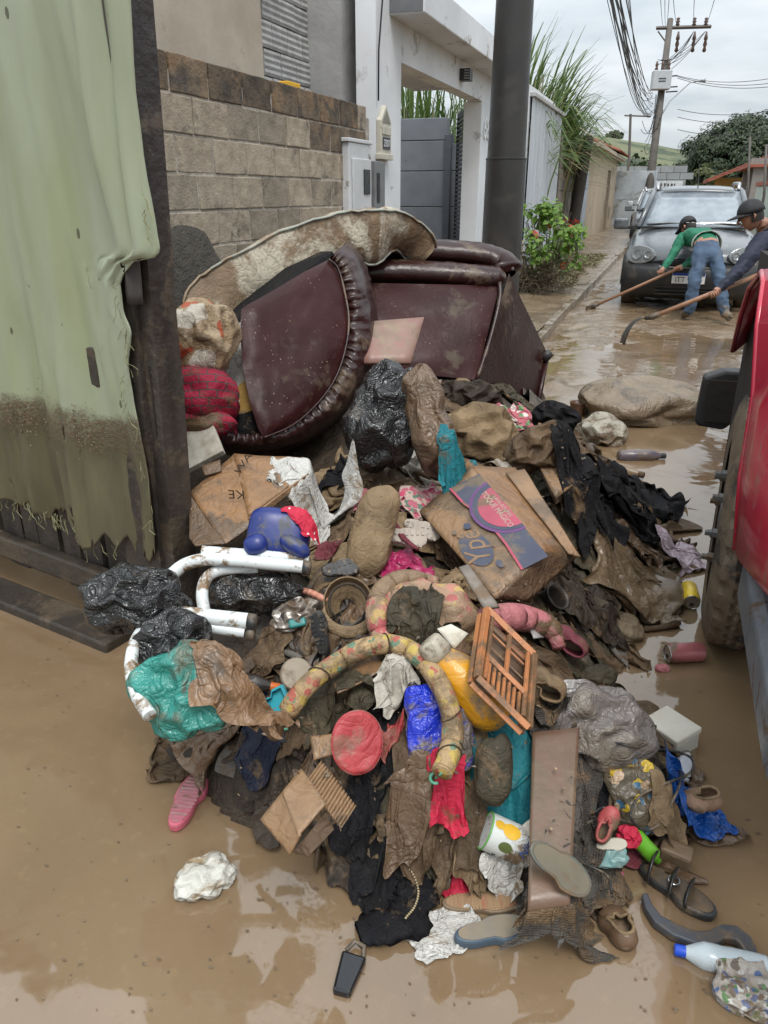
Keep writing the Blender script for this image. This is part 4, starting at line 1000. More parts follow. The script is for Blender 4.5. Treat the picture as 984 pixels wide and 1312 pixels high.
# belt of grey under-shirt hem swinging loose
sh = MB(); A = np.zeros((4, 12, 3)); w0 = J['waist']
for i in range(4):
    for k in range(12):
        a = R(-20)+R(220)*k/11; d = Vector(RT)*math.cos(a)*(.168+.004*i)+Vector((0, 0, 1))*math.sin(a)*(.146+.003*i)
        A[i, k] = w0+d+Vector(FH)*(-.02-.022*i)+Vector((0, 0, -.03+.008*nz((a*3, i, 0))))
sh.grid(A).build('shirt_hem', M_('grey_hem', (.42, .43, .40), .8), man1, smooth=True, solid=.006, world=True)
lt = MB()
for k in range(5):
    c = J['chest']+Vector((0, 0, .135))+Vector(RT)*(.06*(k-2))+Vector(FH)*(.02*(2-k)); lt.box(c, (.035, .02, .004))
lt.build('shirt_print', m_num, man1, world=True)
# --- man in navy leaning in from behind the truck
J2 = dict(pelvis=P(1012, 372, 7.1), waist=P(1008, 345, 7.1), chest=P(994, 312, 7.05), neck=P(979, 291, 6.98), headb=P(972, 283, 6.95),
          hipL=P(1000, 385, 7.05), kneeL=P(995, 430, 6.95), ankL=P(1000, 470, 7.1), toeL=P(985, 476, 7.0), hipR=P(1026, 385, 7.15), kneeR=P(1030, 428, 7.25), ankR=P(1040, 465, 7.35), toeR=P(1025, 472, 7.25),
          shL=P(977, 310, 6.84), elL=P(948, 345, 6.72), wrL=P(921, 371, 6.68), haL=P(914, 376, 6.67), shR=P(1012, 309, 7.2), elR=P(1005, 345, 7.0), wrR=P(985, 352, 6.85), haR=P(976, 352, 6.80))
rad2 = dict(rad); rad2.update(pelvis=(.17, .145), waist=(.16, .14), chest=(.19, .15), shL=.10, shR=.10, elL=.068, elR=.068, wrL=.043, wrR=.043, haL=.037, haR=.037)
def mo_navy(a, b, c):
    if b in ('haL', 'haR', 'headb'): return 0
    if b in ('toeL', 'toeR'): return 4
    if b in LEG: return 2
    return 1
hb2, hM2 = head_builder(P(963, 277, 6.9), Vector((-.85, -.15, -.38)), Vector((-.30, .05, .92)), 1.0)
pole2a, pole2b = P(836, 406, 6.95), P(990, 345, 6.82)
man2 = person('person', 'person in navy jacket and black cap pushing a hoe beside the red truck', J2, rad2, chains, [m_skin, m_navy, m_jean, m_hair, m_boot], mo_navy,
              hand(J2['haL'], J2['wrL'], pole2b-pole2a)+hand(J2['haR'], J2['wrR'], pole2b-pole2a), hb2, 8)
cap_on(man2, hM2, 1.05, m_cap)
# --- tools
m_handle = M_('tool_handle', (.36, .20, .12), .55, (.28, .15, .09), ns=20, stretch=(1, 1, 1))
m_iron = M_('tool_iron', (.05, .045, .04), .5, mud=.4)
rk = thing('long_rake', 'long wooden scraper worked by the person in green', 'rake', TR(pole1a))
MB().tube([pole1a.lerp(pole1b, .05), pole1b], .019, 8).build('handle', m_handle, rk, world=True, smooth=True)
MB().box((0, 0, .0), (.26, .03, .07), Matrix.Translation(pole1a) @ Matrix.Rotation(R(70), 4, 'Z')).build('blade', m_iron, rk, world=True, bevel=.006)
MB().tube([pole1a, pole1a.lerp(pole1b, .07)], .024, 8).build('socket', m_iron, rk, world=True, smooth=True)
ho = thing('hoe', 'wooden handled hoe with curved iron blade held by the person in navy', 'hoe', TR(G(800, 440)))
MB().tube([pole2a, pole2b], .021, 8).build('handle', m_handle, ho, world=True, smooth=True)
MB().tube([pole2a.lerp(pole2b, .06), pole2a, P(826, 408, 6.98)], [.026, .027, .018], 8).build('socket', m_iron, ho, world=True, smooth=True)
A = np.zeros((9, 5, 3)); cen = [(828, 407), (820, 408), (813, 412), (808, 417), (804, 423), (801, 429), (799, 434), (798, 438), (797, 441)]
for i, (x, y) in enumerate(cen):
    c = P(x, y, 7.0+.02*i); w = .02+.11*min(1, i/5)
    for k in range(5): A[i, k] = c+Vector(FH)*(w*(k/4-.5)) + Vector((0, 0, .012*math.cos(math.pi*(k/4-.5))))
MB().grid(A).build('blade', m_iron, ho, world=True, smooth=True, solid=.008)
# ================================================================== GREEN-CLOTHED WOODEN GATE
FO = Vector((-1.37, 1.815, 0)); fx = Vector((.974, -.226, 0)).normalized(); fn = Vector((-.226, -.974, 0)).normalized()
FM = Matrix.Translation(FO) @ Matrix((fx, -fn, Vector((0, 0, 1)))).transposed().to_4x4()   # local x right, y away, z up
FI = FM.inverted()
def onfence(px, py, off=0.):
    """point of the gate plane seen at a photograph pixel, in gate coordinates"""
    d = FI.to_3x3() @ Vector(ray(px, py)); c = FI @ Vector(C0); t = (off-c.y)/d.y; q = c+d*t; return q.x, q.z
m_dwood = M_('dark_wet_wood', (.062, .050, .042), .5, (.020, .016, .014), ns=9, stretch=(1, 1, .10), mud=.34, mudcol=(.095, .074, .053), ms=9, speck=.7, speckcol=(.14, .115, .085), bump=.9, bs=30, bd=.006)
m_dwood2 = M_('dark_wood_rail', (.05, .04, .03), .5, (.025, .02, .016), ns=6, stretch=(.16, 1, 1), mud=.4, mudcol=(.10, .074, .05), ms=5, bump=.9, bs=30, bd=.006)
gt = thing('wooden_gate', 'dark wet wooden gate of planks and thick post beside the rubbish heap', 'gate', FM)
# main post: broad face, leaning slightly, with worn edges
def board(w, d, h, seed, n=14, lean=0.):
    A = np.zeros((n, 9, 3)); pr = [(-.5, -.5), (0, -.52), (.5, -.5), (.52, 0), (.5, .5), (0, .5), (-.5, .5), (-.52, 0), (-.5, -.5)]
    for i in range(n):
        z = h*i/(n-1)
        for k, (a, b) in enumerate(pr):
            kk = k % 8
            A[i, k] = (a*w+.005*nz((kk*1.7, z*4, seed), 1.)+lean*z, b*d+.004*nz((kk*2.3, z*4, seed+7), 1.), z)
    mb = MB().grid(A); mb.f.append(tuple(range(8))[::-1]); mb.f.append(tuple((n-1)*9+k for k in range(8))); return mb
board(.155, .06, 2.5, 1, lean=.028).build('post', m_dwood, gt, TR((-.075, 0, -.05)), smooth=True, sharp=35)
board(.05, .09, 2.5, 5, lean=.032).build('post_batten', m_dwood, gt, TR((.026, .03, -.05)), smooth=True, sharp=35)
MB().box2((-.20, -.05, .90), (-.13, -.01, 1.02)).build('bracket', m_dwood2, gt, bevel=.008)
MB().box2((.0535, -.02, .78), (.0575, .03, .98)).build('mortise', m_dkin, gt)
x = -.19; k = 0
while x > -2.5:
    w = random.uniform(.075, .12)
    board(w, .022, random.uniform(1.95, 2.2), 10+k, 8).build('plank', m_dwood, gt, TR((x-w/2, .03+random.uniform(-.004, .004), .13+random.uniform(-.03, .02)), 0, 0, R(random.uniform(-.7, .7))), smooth=True, sharp=35)
    x -= w+random.uniform(.012, .032); k += 1
for z, h in ((.16, .085), (1.2, .09)): MB().box2((-2.5, -.03, z), (-.16, .018, z+h)).build('rail', m_dwood2, gt, bevel=.008)
MB().box2((-1.9, -.10, -.02), (-.22, .03, .035)).build('ground_board', m_dwood2, gt, TR((0, 0, 0), R(1.5)), bevel=.008)
MB().box2((-.255, .055, .30), (-.235, .06, .62)).build('white_strip', M_('white_strip', (.55, .56, .57), .6), gt, TR((0, 0, 0), 0, 0, R(3)))
MB().box2((-.185, .055, .30), (-.168, .06, .66)).build('white_strip', MATS['white_strip'], gt, TR((0, 0, 0), 0, 0, R(-2)))
# cloth
redge = [(158, -60), (160, 0), (168, 120), (178, 200), (190, 270), (200, 322), (193, 333), (176, 334), (165, 345), (152, 362), (155, 400), (167, 425), (160, 470), (167, 520), (176, 560), (186, 600), (196, 640), (199, 662), (196, 672)]
rz_ = [onfence(a, b, -.06) for a, b in redge]; rzs = sorted([(z, u) for u, z in rz_])
zs_ = sorted([(z, u) for u, z in [onfence(a, b, -.06) for a, b in ((158, -60), (178, 200), (190, 330), (178, 480), (196, 672))]])
def uS(z): return float(np.interp(z, [a for a, b in zs_], [b for a, b in zs_]))
def uM(z, f): return uL+(uS(z)-uL)*f+(uR(z)-uS(z))*max(0., (f-.88)/.12)
uL = -2.45
def uR(z): return float(np.interp(z, [a for a, b in rzs], [b for a, b in rzs]))
zb0 = onfence(100, 682, -.06)[1]; ztop = 2.02
def zbot(u): 
    f = nz((u*9, 0, 0), 1.)*.07+nz((u*31, 3, 0), 1.)*.06+nz((u*80, 7, 0), 1.)*.03
    return zb0+.03+f-.03*(u > -.35)
def gcloth_mat():
    m, t, b = new_mat('green_cloth'); N = NT(t); tcn = N.n('ShaderNodeTexCoord'); v = tcn.outputs['Object']; sp = N.n('ShaderNodeSeparateXYZ', {0: v})
    z = sp.outputs[2]
    st = N.n('ShaderNodeVectorMath', {0: v, 1: (1, 1, .22)}, operation='MULTIPLY').outputs[0]
    base = N.mix(N.ramp(N.noise(st, 5, 4), .36, .64), (.385, .425, .32), (.335, .37, .225))
    up = N.ramp(N.math('ADD', z, N.math('MULTIPLY', N.noise(v, 3, 3), .8)), 1.9, 2.6)
    base = N.mix(N.math('MULTIPLY', up, .55), base, (.43, .475, .41))
    # low part soaked in silt, tide line of dirt along its top
    zn = N.math('ADD', z, N.math('MULTIPLY', N.math('SUBTRACT', N.noise(v, 9, 5, .65), .5), .16))
    low = N.ramp(zn, ZL+.05, ZL-.05)
    base = N.mix(N.math('MULTIPLY', low, .92), base, N.mix(N.ramp(N.noise(st, 14, 4), .3, .7), (.135, .115, .056), (.075, .058, .033)))
    band = N.math('MULTIPLY', N.ramp(zn, ZL-.075, ZL-.02), N.ramp(zn, ZL+.075, ZL+.03))
    gr = N.ramp(N.noise(v, 95, 3, .7), .36, .60)
    base = N.mix(N.math('MULTIPLY', band, N.math('ADD', .45, N.math('MULTIPLY', gr, .5))), base, N.mix(gr, (.06, .036, .022), (.14, .09, .055)))
    # dark lens-shaped spatters
    sv = N.n('ShaderNodeVectorMath', {0: v, 1: (24, 24, 11)}, operation='MULTIPLY').outputs[0]
    vo = N.n('ShaderNodeTexVoronoi', {'Vector': sv, 'Scale': .55, 'Randomness': 1.}); 
    d = N.math('LESS_THAN', vo.outputs['Distance'], .085); rs = N.n('ShaderNodeSeparateXYZ', {0: vo.outputs['Color']}).outputs[0]
    base = N.mix(N.math('MULTIPLY', N.math('MULTIPLY', d, N.math('LESS_THAN', rs, .55)), .8), base, (.07, .065, .035))
    t.links.new(base, b.inputs['Base Color']); b.inputs['Roughness'].default_value = .85
    w1 = N.math('ADD', N.n('ShaderNodeTexWave', {'Vector': v, 'Scale': 210., 'Distortion': 1.5, 'Detail': 2}, bands_direction='Z').outputs[1], N.n('ShaderNodeTexWave', {'Vector': v, 'Scale': 210., 'Distortion': 1.5, 'Detail': 2}, bands_direction='X').outputs[1])
    h = N.math('ADD', N.math('MULTIPLY', w1, .3), N.math('MULTIPLY', N.noise(st, 45, 4, .65), 1.2))
    h = N.math('ADD', h, N.math('MULTIPLY', N.math('MULTIPLY', band, gr), 4.))
    t.links.new(N.n('ShaderNodeBump', {'Height': h, 'Strength': .4, 'Distance': .003}).outputs[0], b.inputs['Normal'])
    tr = N.n('ShaderNodeBsdfTranslucent', {'Color': base}); mxs = N.n('ShaderNodeMixShader', {0: .15, 1: b.outputs[0], 2: tr.outputs[0]})
    t.links.new(mxs.outputs[0], t.nodes['Material Output'].inputs['Surface']); return m
zl = onfence(90, 545, -.06)[1]; zc0 = .0
NZ, NU_ = 150, 170; uL = -2.45; A = np.zeros((NZ, NU_, 3)); keep = np.ones((NZ-1, NU_-1), bool)
for j in range(NU_):
    f = (j/(NU_-1))**.8
    for i in range(NZ):
        t = i/(NZ-1); zz_ = .45+(ztop-.45)*t; u = uM(zz_, f)
        zb = zbot(u); z = zb+(ztop-zb)*t
        u = uM(z, f)
        fold = .016*math.sin(u*17+1.3*nz((u*2, z*.8, 0), 1.)*2)+.022*nz((u*8, z*.7, 2), 1.)+.012*nz((u*20, z*1.6, 5), 1.)-.012*abs(nz((u*11+z*2, z*1.1, 8), 1.))-.006*abs(nz((u*34-z*3, z*2.2, 3), 1.))
        low = max(0, 1-(z-zb)/.7); fold *= .75+1.1*low
        # pulled crease towards the top right corner
        cr_ = .02*math.exp(-((u-(uR(z)-.11-.03*(z-1.2)))/.018)**2)*max(0, min(1, (z-1.1)/.4))+.014*math.exp(-((u-(uR(z)-.05))/.012)**2)*max(0, min(1, (z-1.0)/.4))
        A[i, j] = (u, -.062-fold-cr_-.02*low*abs(nz((u*13, z*3, 9), 1.)), z)
mb = MB().grid(A)
def alive(q):
    c = np.mean([mb.v[i] for i in q], axis=0); u, z = c[0], c[2]; e = z-zbot(u)
    if e < .16 and nz((u*26, z*9, 11), 1.) > .28+e*2.2: return False
    if ((u+.285)/.012)**2+((z-(zl-.02))/.03)**2 < 1: return False
    return True
mb.f = [q for q in mb.f if alive(q)]
ZL = zl
cl = thing('green_cloth', 'torn pale green cloth with dirty tide line hung over the wooden gate', 'cloth', FM)
mb.build('sheet', gcloth_mat(), cl, smooth=True, solid=.003)
# dirt and chaff caught in the tide line
dm = MB(); r = random.Random(6)
for _ in range(2600):
    u = r.uniform(-1.2, -.14); z = zl+r.gauss(0, .038)+.02*nz((u*5, 0, 0), 1.)
    if u > uR(z)-.01: continue
    j = int(np.argmin(abs(A[NZ//2, :, 0]-u))); i = int(np.clip((z-.6)/(ztop-.6)*(NZ-1), 0, NZ-1)); i = int(np.argmin(abs(A[:, j, 2]-z)))
    y = A[i, j, 1]-.004; s = r.uniform(.0015, .005); a = r.random()*6.3
    dm.add([(u+math.cos(a)*s, y, z+math.sin(a)*s), (u-math.sin(a)*s*.5, y-.003*r.random(), z+math.cos(a)*s*.5), (u-math.cos(a)*s, y-.001, z-math.sin(a)*s), (u+math.sin(a)*s*.5, y-.004*r.random(), z-math.cos(a)*s*.5)], [(0, 1, 2, 3)])
dm.build('caught_chaff', leaf_mat('chaff', (.055, .035, .02), (.20, .14, .085), .0), cl)['kind'] = 'stuff'
# frayed threads along the torn edges
fm_ = MB()
for _ in range(90):
    if r.random() < .6: u = r.uniform(-1.2, -.12); z = zbot(u)+.01
    else:
        z = r.uniform(.5, 1.45); u = uR(z)
    p = Vector((u, -.07, z)); pts = [p]
    for k in range(4): p = p+Vector((r.gauss(0, .008), r.gauss(0, .004), -r.uniform(.004, .022))); pts.append(p)
    fm_.tube(pts, .0011, 4, caps=False)
fm_.build('frayed_threads', M_('thread', (.25, .25, .13), .9), cl)['kind'] = 'stuff'
# dark grey cloth strip wound on the post
A = np.zeros((40, 8, 3))
for i in range(40):
    z = 1.15+1.15*i/39
    for k in range(8): A[i, k] = (.028+.035*z*.9-.02+.055*(k/7-.3)-.03*(z-1.2), -.048-.012*math.sin(k*1.1+z*3)-.008*nz((k, z*6, 0), 1.), z)
MB().grid(A).build('post_wrapping', M_('dark_rag', (.075, .065, .062), .8, (.04, .035, .034), ns=12, stretch=(1, 1, .2)), gt, smooth=True, solid=.003)
# ================================================================== RUBBISH HEAP: height field everything is laid on
foot = [(-1.02, 1.34), (-.86, 1.24), (-.64, 1.22), (-.48, 1.24), (-.30, 1.26), (-.12, 1.30), (.0, 1.38), (.10, 1.50), (.20, 1.62), (.20, 1.80), (.10, 1.92), (.02, 2.08), (-.02, 2.30),
        (.06, 2.50), (.16, 2.85), (.10, 3.30), (.02, 3.65), (-.18, 4.2), (-.40, 4.7), (-.9, 5.3), (-2.6, 5.5), (-2.6, 2.9), (-1.75, 2.45), (-1.45, 2.0), (-1.30, 1.62)]
HX0, HY0, HS = -3.0, .8, .01
hx = np.arange(-3.0, .8, HS); hy = np.arange(.8, 6.4, HS); HXg, HYg = np.meshgrid(hx, hy)
def poly_dist(X, Y, poly):
    ins = np.zeros(X.shape, bool); D = np.full(X.shape, 1e9)
    for (x0, y0), (x1, y1) in zip(poly, poly[1:]+poly[:1]):
        c = ((y0 > Y) != (y1 > Y)) & (X < (x1-x0)*(Y-y0)/(y1-y0+1e-12)+x0); ins ^= c
        dx, dy = x1-x0, y1-y0; t = np.clip(((X-x0)*dx+(Y-y0)*dy)/(dx*dx+dy*dy), 0, 1); D = np.minimum(D, np.hypot(X-x0-t*dx, Y-y0-t*dy))
    return np.where(ins, D, -D)
PD = poly_dist(HXg, HYg, foot)
HM = .60*(1-np.exp(-np.maximum(PD, 0)/.46))-.06*(PD <= 0)
HM *= np.clip(.45+.55*np.clip((.05-HXg)/.35, 0, 1)+0*HXg, 0, 1)
HM += np.where(PD > 0, 1, 0)*np.minimum(1, np.maximum(PD, 0)/.1)*(.035*fbm(np.stack([HXg*4, HYg*4, 0*HXg], -1), 3)+.02*fbm(np.stack([HXg*13, HYg*13, 0*HXg+4], -1), 3))
HM += np.where(PD > .2, 1, 0)*.07*np.clip((HYg-2.7)/.6, 0, 1)*np.clip((-.45-HXg)/.4, 0, 1)*np.clip((PD-.2)/.3, 0, 1)
HMB = HM.copy()
def hs(x, y, H=None):
    H = HM if H is None else H
    a = np.clip((np.asarray(x)-HX0)/HS, 0, H.shape[1]-1.001); b = np.clip((np.asarray(y)-HY0)/HS, 0, H.shape[0]-1.001)
    i, j = a.astype(int), b.astype(int); f, g = a-i, b-j
    return (H[j, i]*(1-f)+H[j, i+1]*f)*(1-g)+(H[j+1, i]*(1-f)+H[j+1, i+1]*f)*g
def hitz(px, py, H=None):
    """depth along the view ray at which the heap (or water) is met"""
    d = ray(px, py); t = np.arange(1.0, 6.5, .004); p = C0+t[:, None]*d; g = np.maximum(hs(p[:, 0], p[:, 1], H), 0.)
    k = np.argmax(p[:, 2] <= g); return float(t[k]) if (p[:, 2] <= g).any() else 5.0
def hit(px, py): return P(px, py, hitz(px, py))
def IF(px, py, off=0., roll=0., tx=0., ty=0., zc=None):
    """frame at a spot of the heap: X along the street crossing, Y up the slope as seen, Z outwards"""
    z = (zc if zc is not None else hitz(px, py, HMB))-off
    M = Matrix((Vector(RT), Vector(UP), -Vector(FW))).transposed().to_4x4(); M.translation = P(px, py, z)
    return M @ Matrix.Rotation(R(roll), 4, 'Z') @ Matrix.Rotation(R(tx), 4, 'X') @ Matrix.Rotation(R(ty), 4, 'Y'), z/F_
def GF(px, py, ang=0., z=0., tx=0., ty=0.):
    """frame lying on the ground: X turned ang from the street crossing"""
    q = G(px, py, z); M = Matrix.Translation(q) @ Matrix.Rotation(YAW+R(ang), 4, 'Z') @ Matrix.Rotation(R(tx), 4, 'X') @ Matrix.Rotation(R(ty), 4, 'Y')
    return M, float((q-Vector(C0)).dot(Vector(FW)))/F_
def stamp(V, lift=0.):
    V = np.asarray(V); i = ((V[:, 0]-HX0)/HS).round().astype(int); j = ((V[:, 1]-HY0)/HS).round().astype(int)
    ok = (i > 0) & (j > 0) & (i < HM.shape[1]-1) & (j < HM.shape[0]-1); i, j, z = i[ok], j[ok], V[ok, 2]+lift
    for a in (0, 1):
        for b in (0, 1): np.maximum.at(HM, (j+a, i+b), z)
# ---- cloth solver: sheets buckle, fall and settle on the heap
def sheets(specs, n=26, steps=46, iters=3):
    B = len(specs); u = np.linspace(-.5, .5, n); U, V_ = np.meshgrid(u, u, indexing='ij'); X = np.zeros((B, n, n, 3), np.float32); du = np.zeros((B, 1, 1), np.float32); dv = np.zeros((B, 1, 1), np.float32)
    for b, s in enumerate(specs):
        c, w, h, a, cu, cv, sd, amp = s; q = np.stack([U*3.1+sd*1.7, V_*3.1+sd*.9, 0*U+sd], -1)
        x = U*w*cu+w*.16*fbm(q*1.2, 2); y = V_*h*cv+h*.16*fbm(q*1.2+9, 2)
        ca, sa = math.cos(a), math.sin(a); X[b, ..., 0] = c[0]+x*ca-y*sa; X[b, ..., 1] = c[1]+x*sa+y*ca
        X[b, ..., 2] = hs(X[b, ..., 0], X[b, ..., 1])+.015+amp*(.5+fbm(q*2.2+4, 3))
        du[b], dv[b] = w/(n-1), h/(n-1)
    Xp = X.copy(); X0 = X.copy(); pin = np.zeros((1, n, n, 1), np.float32); pin[:, 0] = pin[:, -1] = .8; pin[:, :, 0] = pin[:, :, -1] = .8; pin[0, rng.random((n, n)) < .06, 0] = .7; dd = np.sqrt(du**2+dv**2)
    def con(A, Bv, L, k, one=False):
        d = Bv-A; l = np.linalg.norm(d, axis=-1)+1e-9; e = (l-L)/l
        if one: e = np.minimum(e, 0)
        c = (.5*k*e)[..., None]*d; return c
    for st in range(steps):
        vel = (X-Xp)*.93; Xp = X.copy(); X = X+vel; X[..., 2] -= .0010
        for _ in range(iters):
            for p in (0, 1):
                A, Bb = X[:, p:n-1:2], X[:, p+1:n:2]; m = min(A.shape[1], Bb.shape[1]); c = con(A[:, :m], Bb[:, :m], du, 1.); A[:, :m] += c; Bb[:, :m] -= c
                A, Bb = X[:, :, p:n-1:2], X[:, :, p+1:n:2]; m = min(A.shape[2], Bb.shape[2]); c = con(A[:, :, :m], Bb[:, :, :m], dv, 1.); A[:, :, :m] += c; Bb[:, :, :m] -= c
            c = con(X[:, :-1, :-1], X[:, 1:, 1:], dd, .3); X[:, :-1, :-1] += c; X[:, 1:, 1:] -= c
            c = con(X[:, 1:, :-1], X[:, :-1, 1:], dd, .3); X[:, 1:, :-1] += c; X[:, :-1, 1:] -= c
            c = con(X[:, :-2], X[:, 2:], du*1.6, .3, True); X[:, :-2] += c; X[:, 2:] -= c
            c = con(X[:, :, :-2], X[:, :, 2:], dv*1.6, .3, True); X[:, :, :-2] += c; X[:, :, 2:] -= c
        X[..., :2] += (X0[..., :2]-X[..., :2])*pin
        g = np.maximum(hs(X[..., 0], X[..., 1]), .0)+.004; low = X[..., 2] < g
        X[..., 2] = np.where(low, g, X[..., 2]); X[..., :2] = np.where(low[..., None], Xp[..., :2]+(X[..., :2]-Xp[..., :2])*.45, X[..., :2])
        Xp[..., 2] = np.where(low, X[..., 2], Xp[..., 2])
    for _ in range(1):
        Y_ = X.copy(); Y_[:, 1:-1, 1:-1] = .5*X[:, 1:-1, 1:-1]+.125*(X[:, :-2, 1:-1]+X[:, 2:, 1:-1]+X[:, 1:-1, :-2]+X[:, 1:-1, 2:]); X = Y_
    return X
# ---- crumpled closed skins (bags, cushions, bundles)
ICO = {}
def ico(n):
    if n not in ICO:
        bm = bmesh.new(); bmesh.ops.create_icosphere(bm, subdivisions=n, radius=1.); bm.verts.ensure_lookup_table()
        ICO[n] = (np.array([v.co[:] for v in bm.verts]), np.array([[e.verts[0].index, e.verts[1].index] for e in bm.edges]), [tuple(v.index for v in f.verts) for f in bm.faces]); bm.free()
    V, E, F = ICO[n]; return V.copy(), E, F
def crumple(V, E, excess=.18, hold=.05, smooth=.12, steps=90, seed=0, amp=.02):
    L0 = np.linalg.norm(V[E[:, 0]]-V[E[:, 1]], axis=1); mid = (V[E[:, 0]]+V[E[:, 1]])/2; sc = np.ptp(V, axis=0).max()
    rest = L0*(1+excess*(1+.9*fbm(mid/sc*5+seed*2.3, 2))); n = len(V); deg = np.bincount(E.ravel(), minlength=n)[:, None]
    nrm = V-V.mean(0); nrm /= np.linalg.norm(nrm, axis=1)[:, None]+1e-9
    X = V+nrm*(sc*amp*fbm(V/sc*9+seed*5.1, 4))[:, None]
    def scat(a, b):
        o = np.zeros((n, 3))
        for k in range(3): o[:, k] = np.bincount(E[:, 0], a[:, k], n)+np.bincount(E[:, 1], b[:, k], n)
        return o
    for it in range(steps):
        d = X[E[:, 1]]-X[E[:, 0]]; l = np.linalg.norm(d, axis=1)+1e-9; c = ((l-rest)/l*.5)[:, None]*d
        X = X+scat(c, -c)/deg*2.2
        X = X+(V-X)*hold
        if it % 3 == 0 or it > steps-4: X = X+(scat(X[E[:, 1]], X[E[:, 0]])/deg-X)*smooth
    return X
def sup(V, e):  # squarer than an ellipsoid
    return V/((np.abs(V)**e).sum(1)**(1/e))[:, None]
def midsub(V, F):
    F = np.array(F); E = np.sort(np.concatenate([F[:, [0, 1]], F[:, [1, 2]], F[:, [2, 0]]]), axis=1); U, inv = np.unique(E, axis=0, return_inverse=True); inv = inv.ravel()
    n = len(V); m = len(F); a, b, c = n+inv[:m], n+inv[m:2*m], n+inv[2*m:]; V2 = np.concatenate([V, (V[U[:, 0]]+V[U[:, 1]])/2])
    F2 = np.concatenate([np.stack([F[:, 0], a, c], 1), np.stack([a, F[:, 1], b], 1), np.stack([c, b, F[:, 2]], 1), np.stack([a, b, c], 1)])
    E2 = np.unique(np.sort(np.concatenate([F2[:, [0, 1]], F2[:, [1, 2]], F2[:, [2, 0]]]), axis=1), axis=0); return V2, E2, F2
def relax(V, E, k):
    n = len(V); deg = np.bincount(E.ravel(), minlength=n)[:, None]; o = np.zeros((n, 3))
    for c in range(3): o[:, c] = np.bincount(E[:, 0], V[E[:, 1], c], n)+np.bincount(E[:, 1], V[E[:, 0], c], n)
    return V+(o/deg-V)*k
def skin(name, label, cat, M, radii, mat, ex=.18, sq=2.4, hold=.05, smooth=.12, seed=0, n=5, shape=None, group=None, parent=None, st=True, steps=70, lump=.22):
    """a closed skin with too much surface for its filling: coarse folds first, finer creases after"""
    V, E, F = ico(3); rr = np.array(radii); D = V.copy(); V = sup(V, sq)
    if ex > .02: V = V*(1+lump*fbm(D*1.5+seed*3.7, 3))[:, None]+lump*.45*np.stack([fbm(D*1.1+seed*1.3+k*5, 2) for k in range(3)], -1)
    V = V*rr
    if shape: V = shape(V)
    if ex > .02: V = crumple(V, E, ex*1.1, .045, smooth*.5, steps, seed, .06+.12*ex)
    for lv in range(max(1, n-3)):
        V, E, F = midsub(V, F); V = relax(V, E, .30)
        if ex > .02: V = crumple(V, E, ex*.34, .08, smooth*.7, 30, seed+lv+1, .006)
    V = relax(V, E, .2 if ex > .02 else .5); X = V
    mb = MB(); mb.v = [tuple(p) for p in X]; mb.f = [tuple(f) for f in F.tolist()]
    o = mb.build(name, mat, None, M, smooth=True, sub=1 if n < 5 else 0); tag(o, label, cat, group)
    if st:
        Mn = np.array(M); stamp(X @ Mn[:3, :3].T+Mn[:3, 3])
    return o
def cell(mb, name, label, cat, mat, M=None, group=None, **k):
    o = mb.build(name, mat, None, M, **k); tag(o, label, cat, group); return o
SEED = [0]
def nxt(): SEED[0] += 1; return SEED[0]

# core of the heap: compacted mud and shreds
step = 2; cx_, cy_ = HXg[::step, ::step], HYg[::step, ::step]; A = np.stack([cx_, cy_, HM[::step, ::step]-.01], -1)
mb = MB().grid(A); ok_ = (PD[::step, ::step] > -.03); m_ = A.shape[1]; vz = ok_.ravel()
mb.f = [q for q in mb.f if vz[q[0]] and vz[q[1]] and vz[q[2]] and vz[q[3]]]
m_core = M_('heap_mud_shade', (.06, .042, .027), .55, (.03, .022, .015), ns=14, world=True, bump=1., bs=60, bd=.015, spec=.35)  # mud colour deepened to paint shade into the gaps between pieces
tag(mb.build('heap_core', m_core, smooth=True), 'compacted mud and sodden shreds under the rubbish heap', 'mud', kind='stuff')

# ---- materials of the heap
BROWN = (.165, .118, .075)
def fab(name, col, col2=None, mud=.45, **k):
    k.setdefault('spec', .22); k.setdefault('crease', .5); k.setdefault('cs', 20.); k.setdefault('speck', .35); k.setdefault('speckcol', (.11, .075, .045)); k.setdefault('bs', 90); k.setdefault('bump', .35); k.setdefault('bd', .003); k.setdefault('ns', 10)
    return M_(name, col, k.pop('rough', .62), col2, mud=mud, ms=k.pop('ms', 6), mr=k.pop('mr', .42), **k)
m_khaki = fab('khaki_cloth', (.245, .17, .095), (.145, .10, .057), .35)
m_brown = fab('brown_cloth', (.12, .077, .044), (.062, .042, .026), .32)
m_dkbr = fab('dark_brown_cloth', (.05, .036, .026), (.028, .021, .016), .25)
m_olive = fab('olive_cloth', (.068, .056, .034), (.036, .031, .021), .28)
m_black = fab('black_cloth', (.009, .009, .011), (.014, .013, .013), .12, rough=.7, spec=.12)
m_greyc = fab('grey_cloth', (.15, .135, .12), (.08, .07, .06), .4)
m_maroonc = fab('maroon_cloth', (.15, .03, .04), (.10, .022, .03), .4)
m_redc = fab('red_cloth', (.50, .025, .06), (.38, .02, .045), .25)
m_pinkc = fab('pink_cloth', (.44, .17, .18), (.35, .12, .13), .3)
m_tealc = fab('teal_cloth', (.018, .17, .20), (.014, .12, .15), .25)
m_whitec = fab('dirty_white_cloth', (.48, .45, .395), (.35, .32, .27), .36, ms=9, mudcol=(.28, .22, .155))
m_whitep = M_('white_plastic_film', crease=0.8, cs=26, col=(.52, .51, .48), rough=.35, col2=(.40, .385, .35), ns=8, mud=.30, mudcol=(.27, .20, .13), ms=9, speck=.6, mr=.45, bump=.3, bs=80, bd=.003)
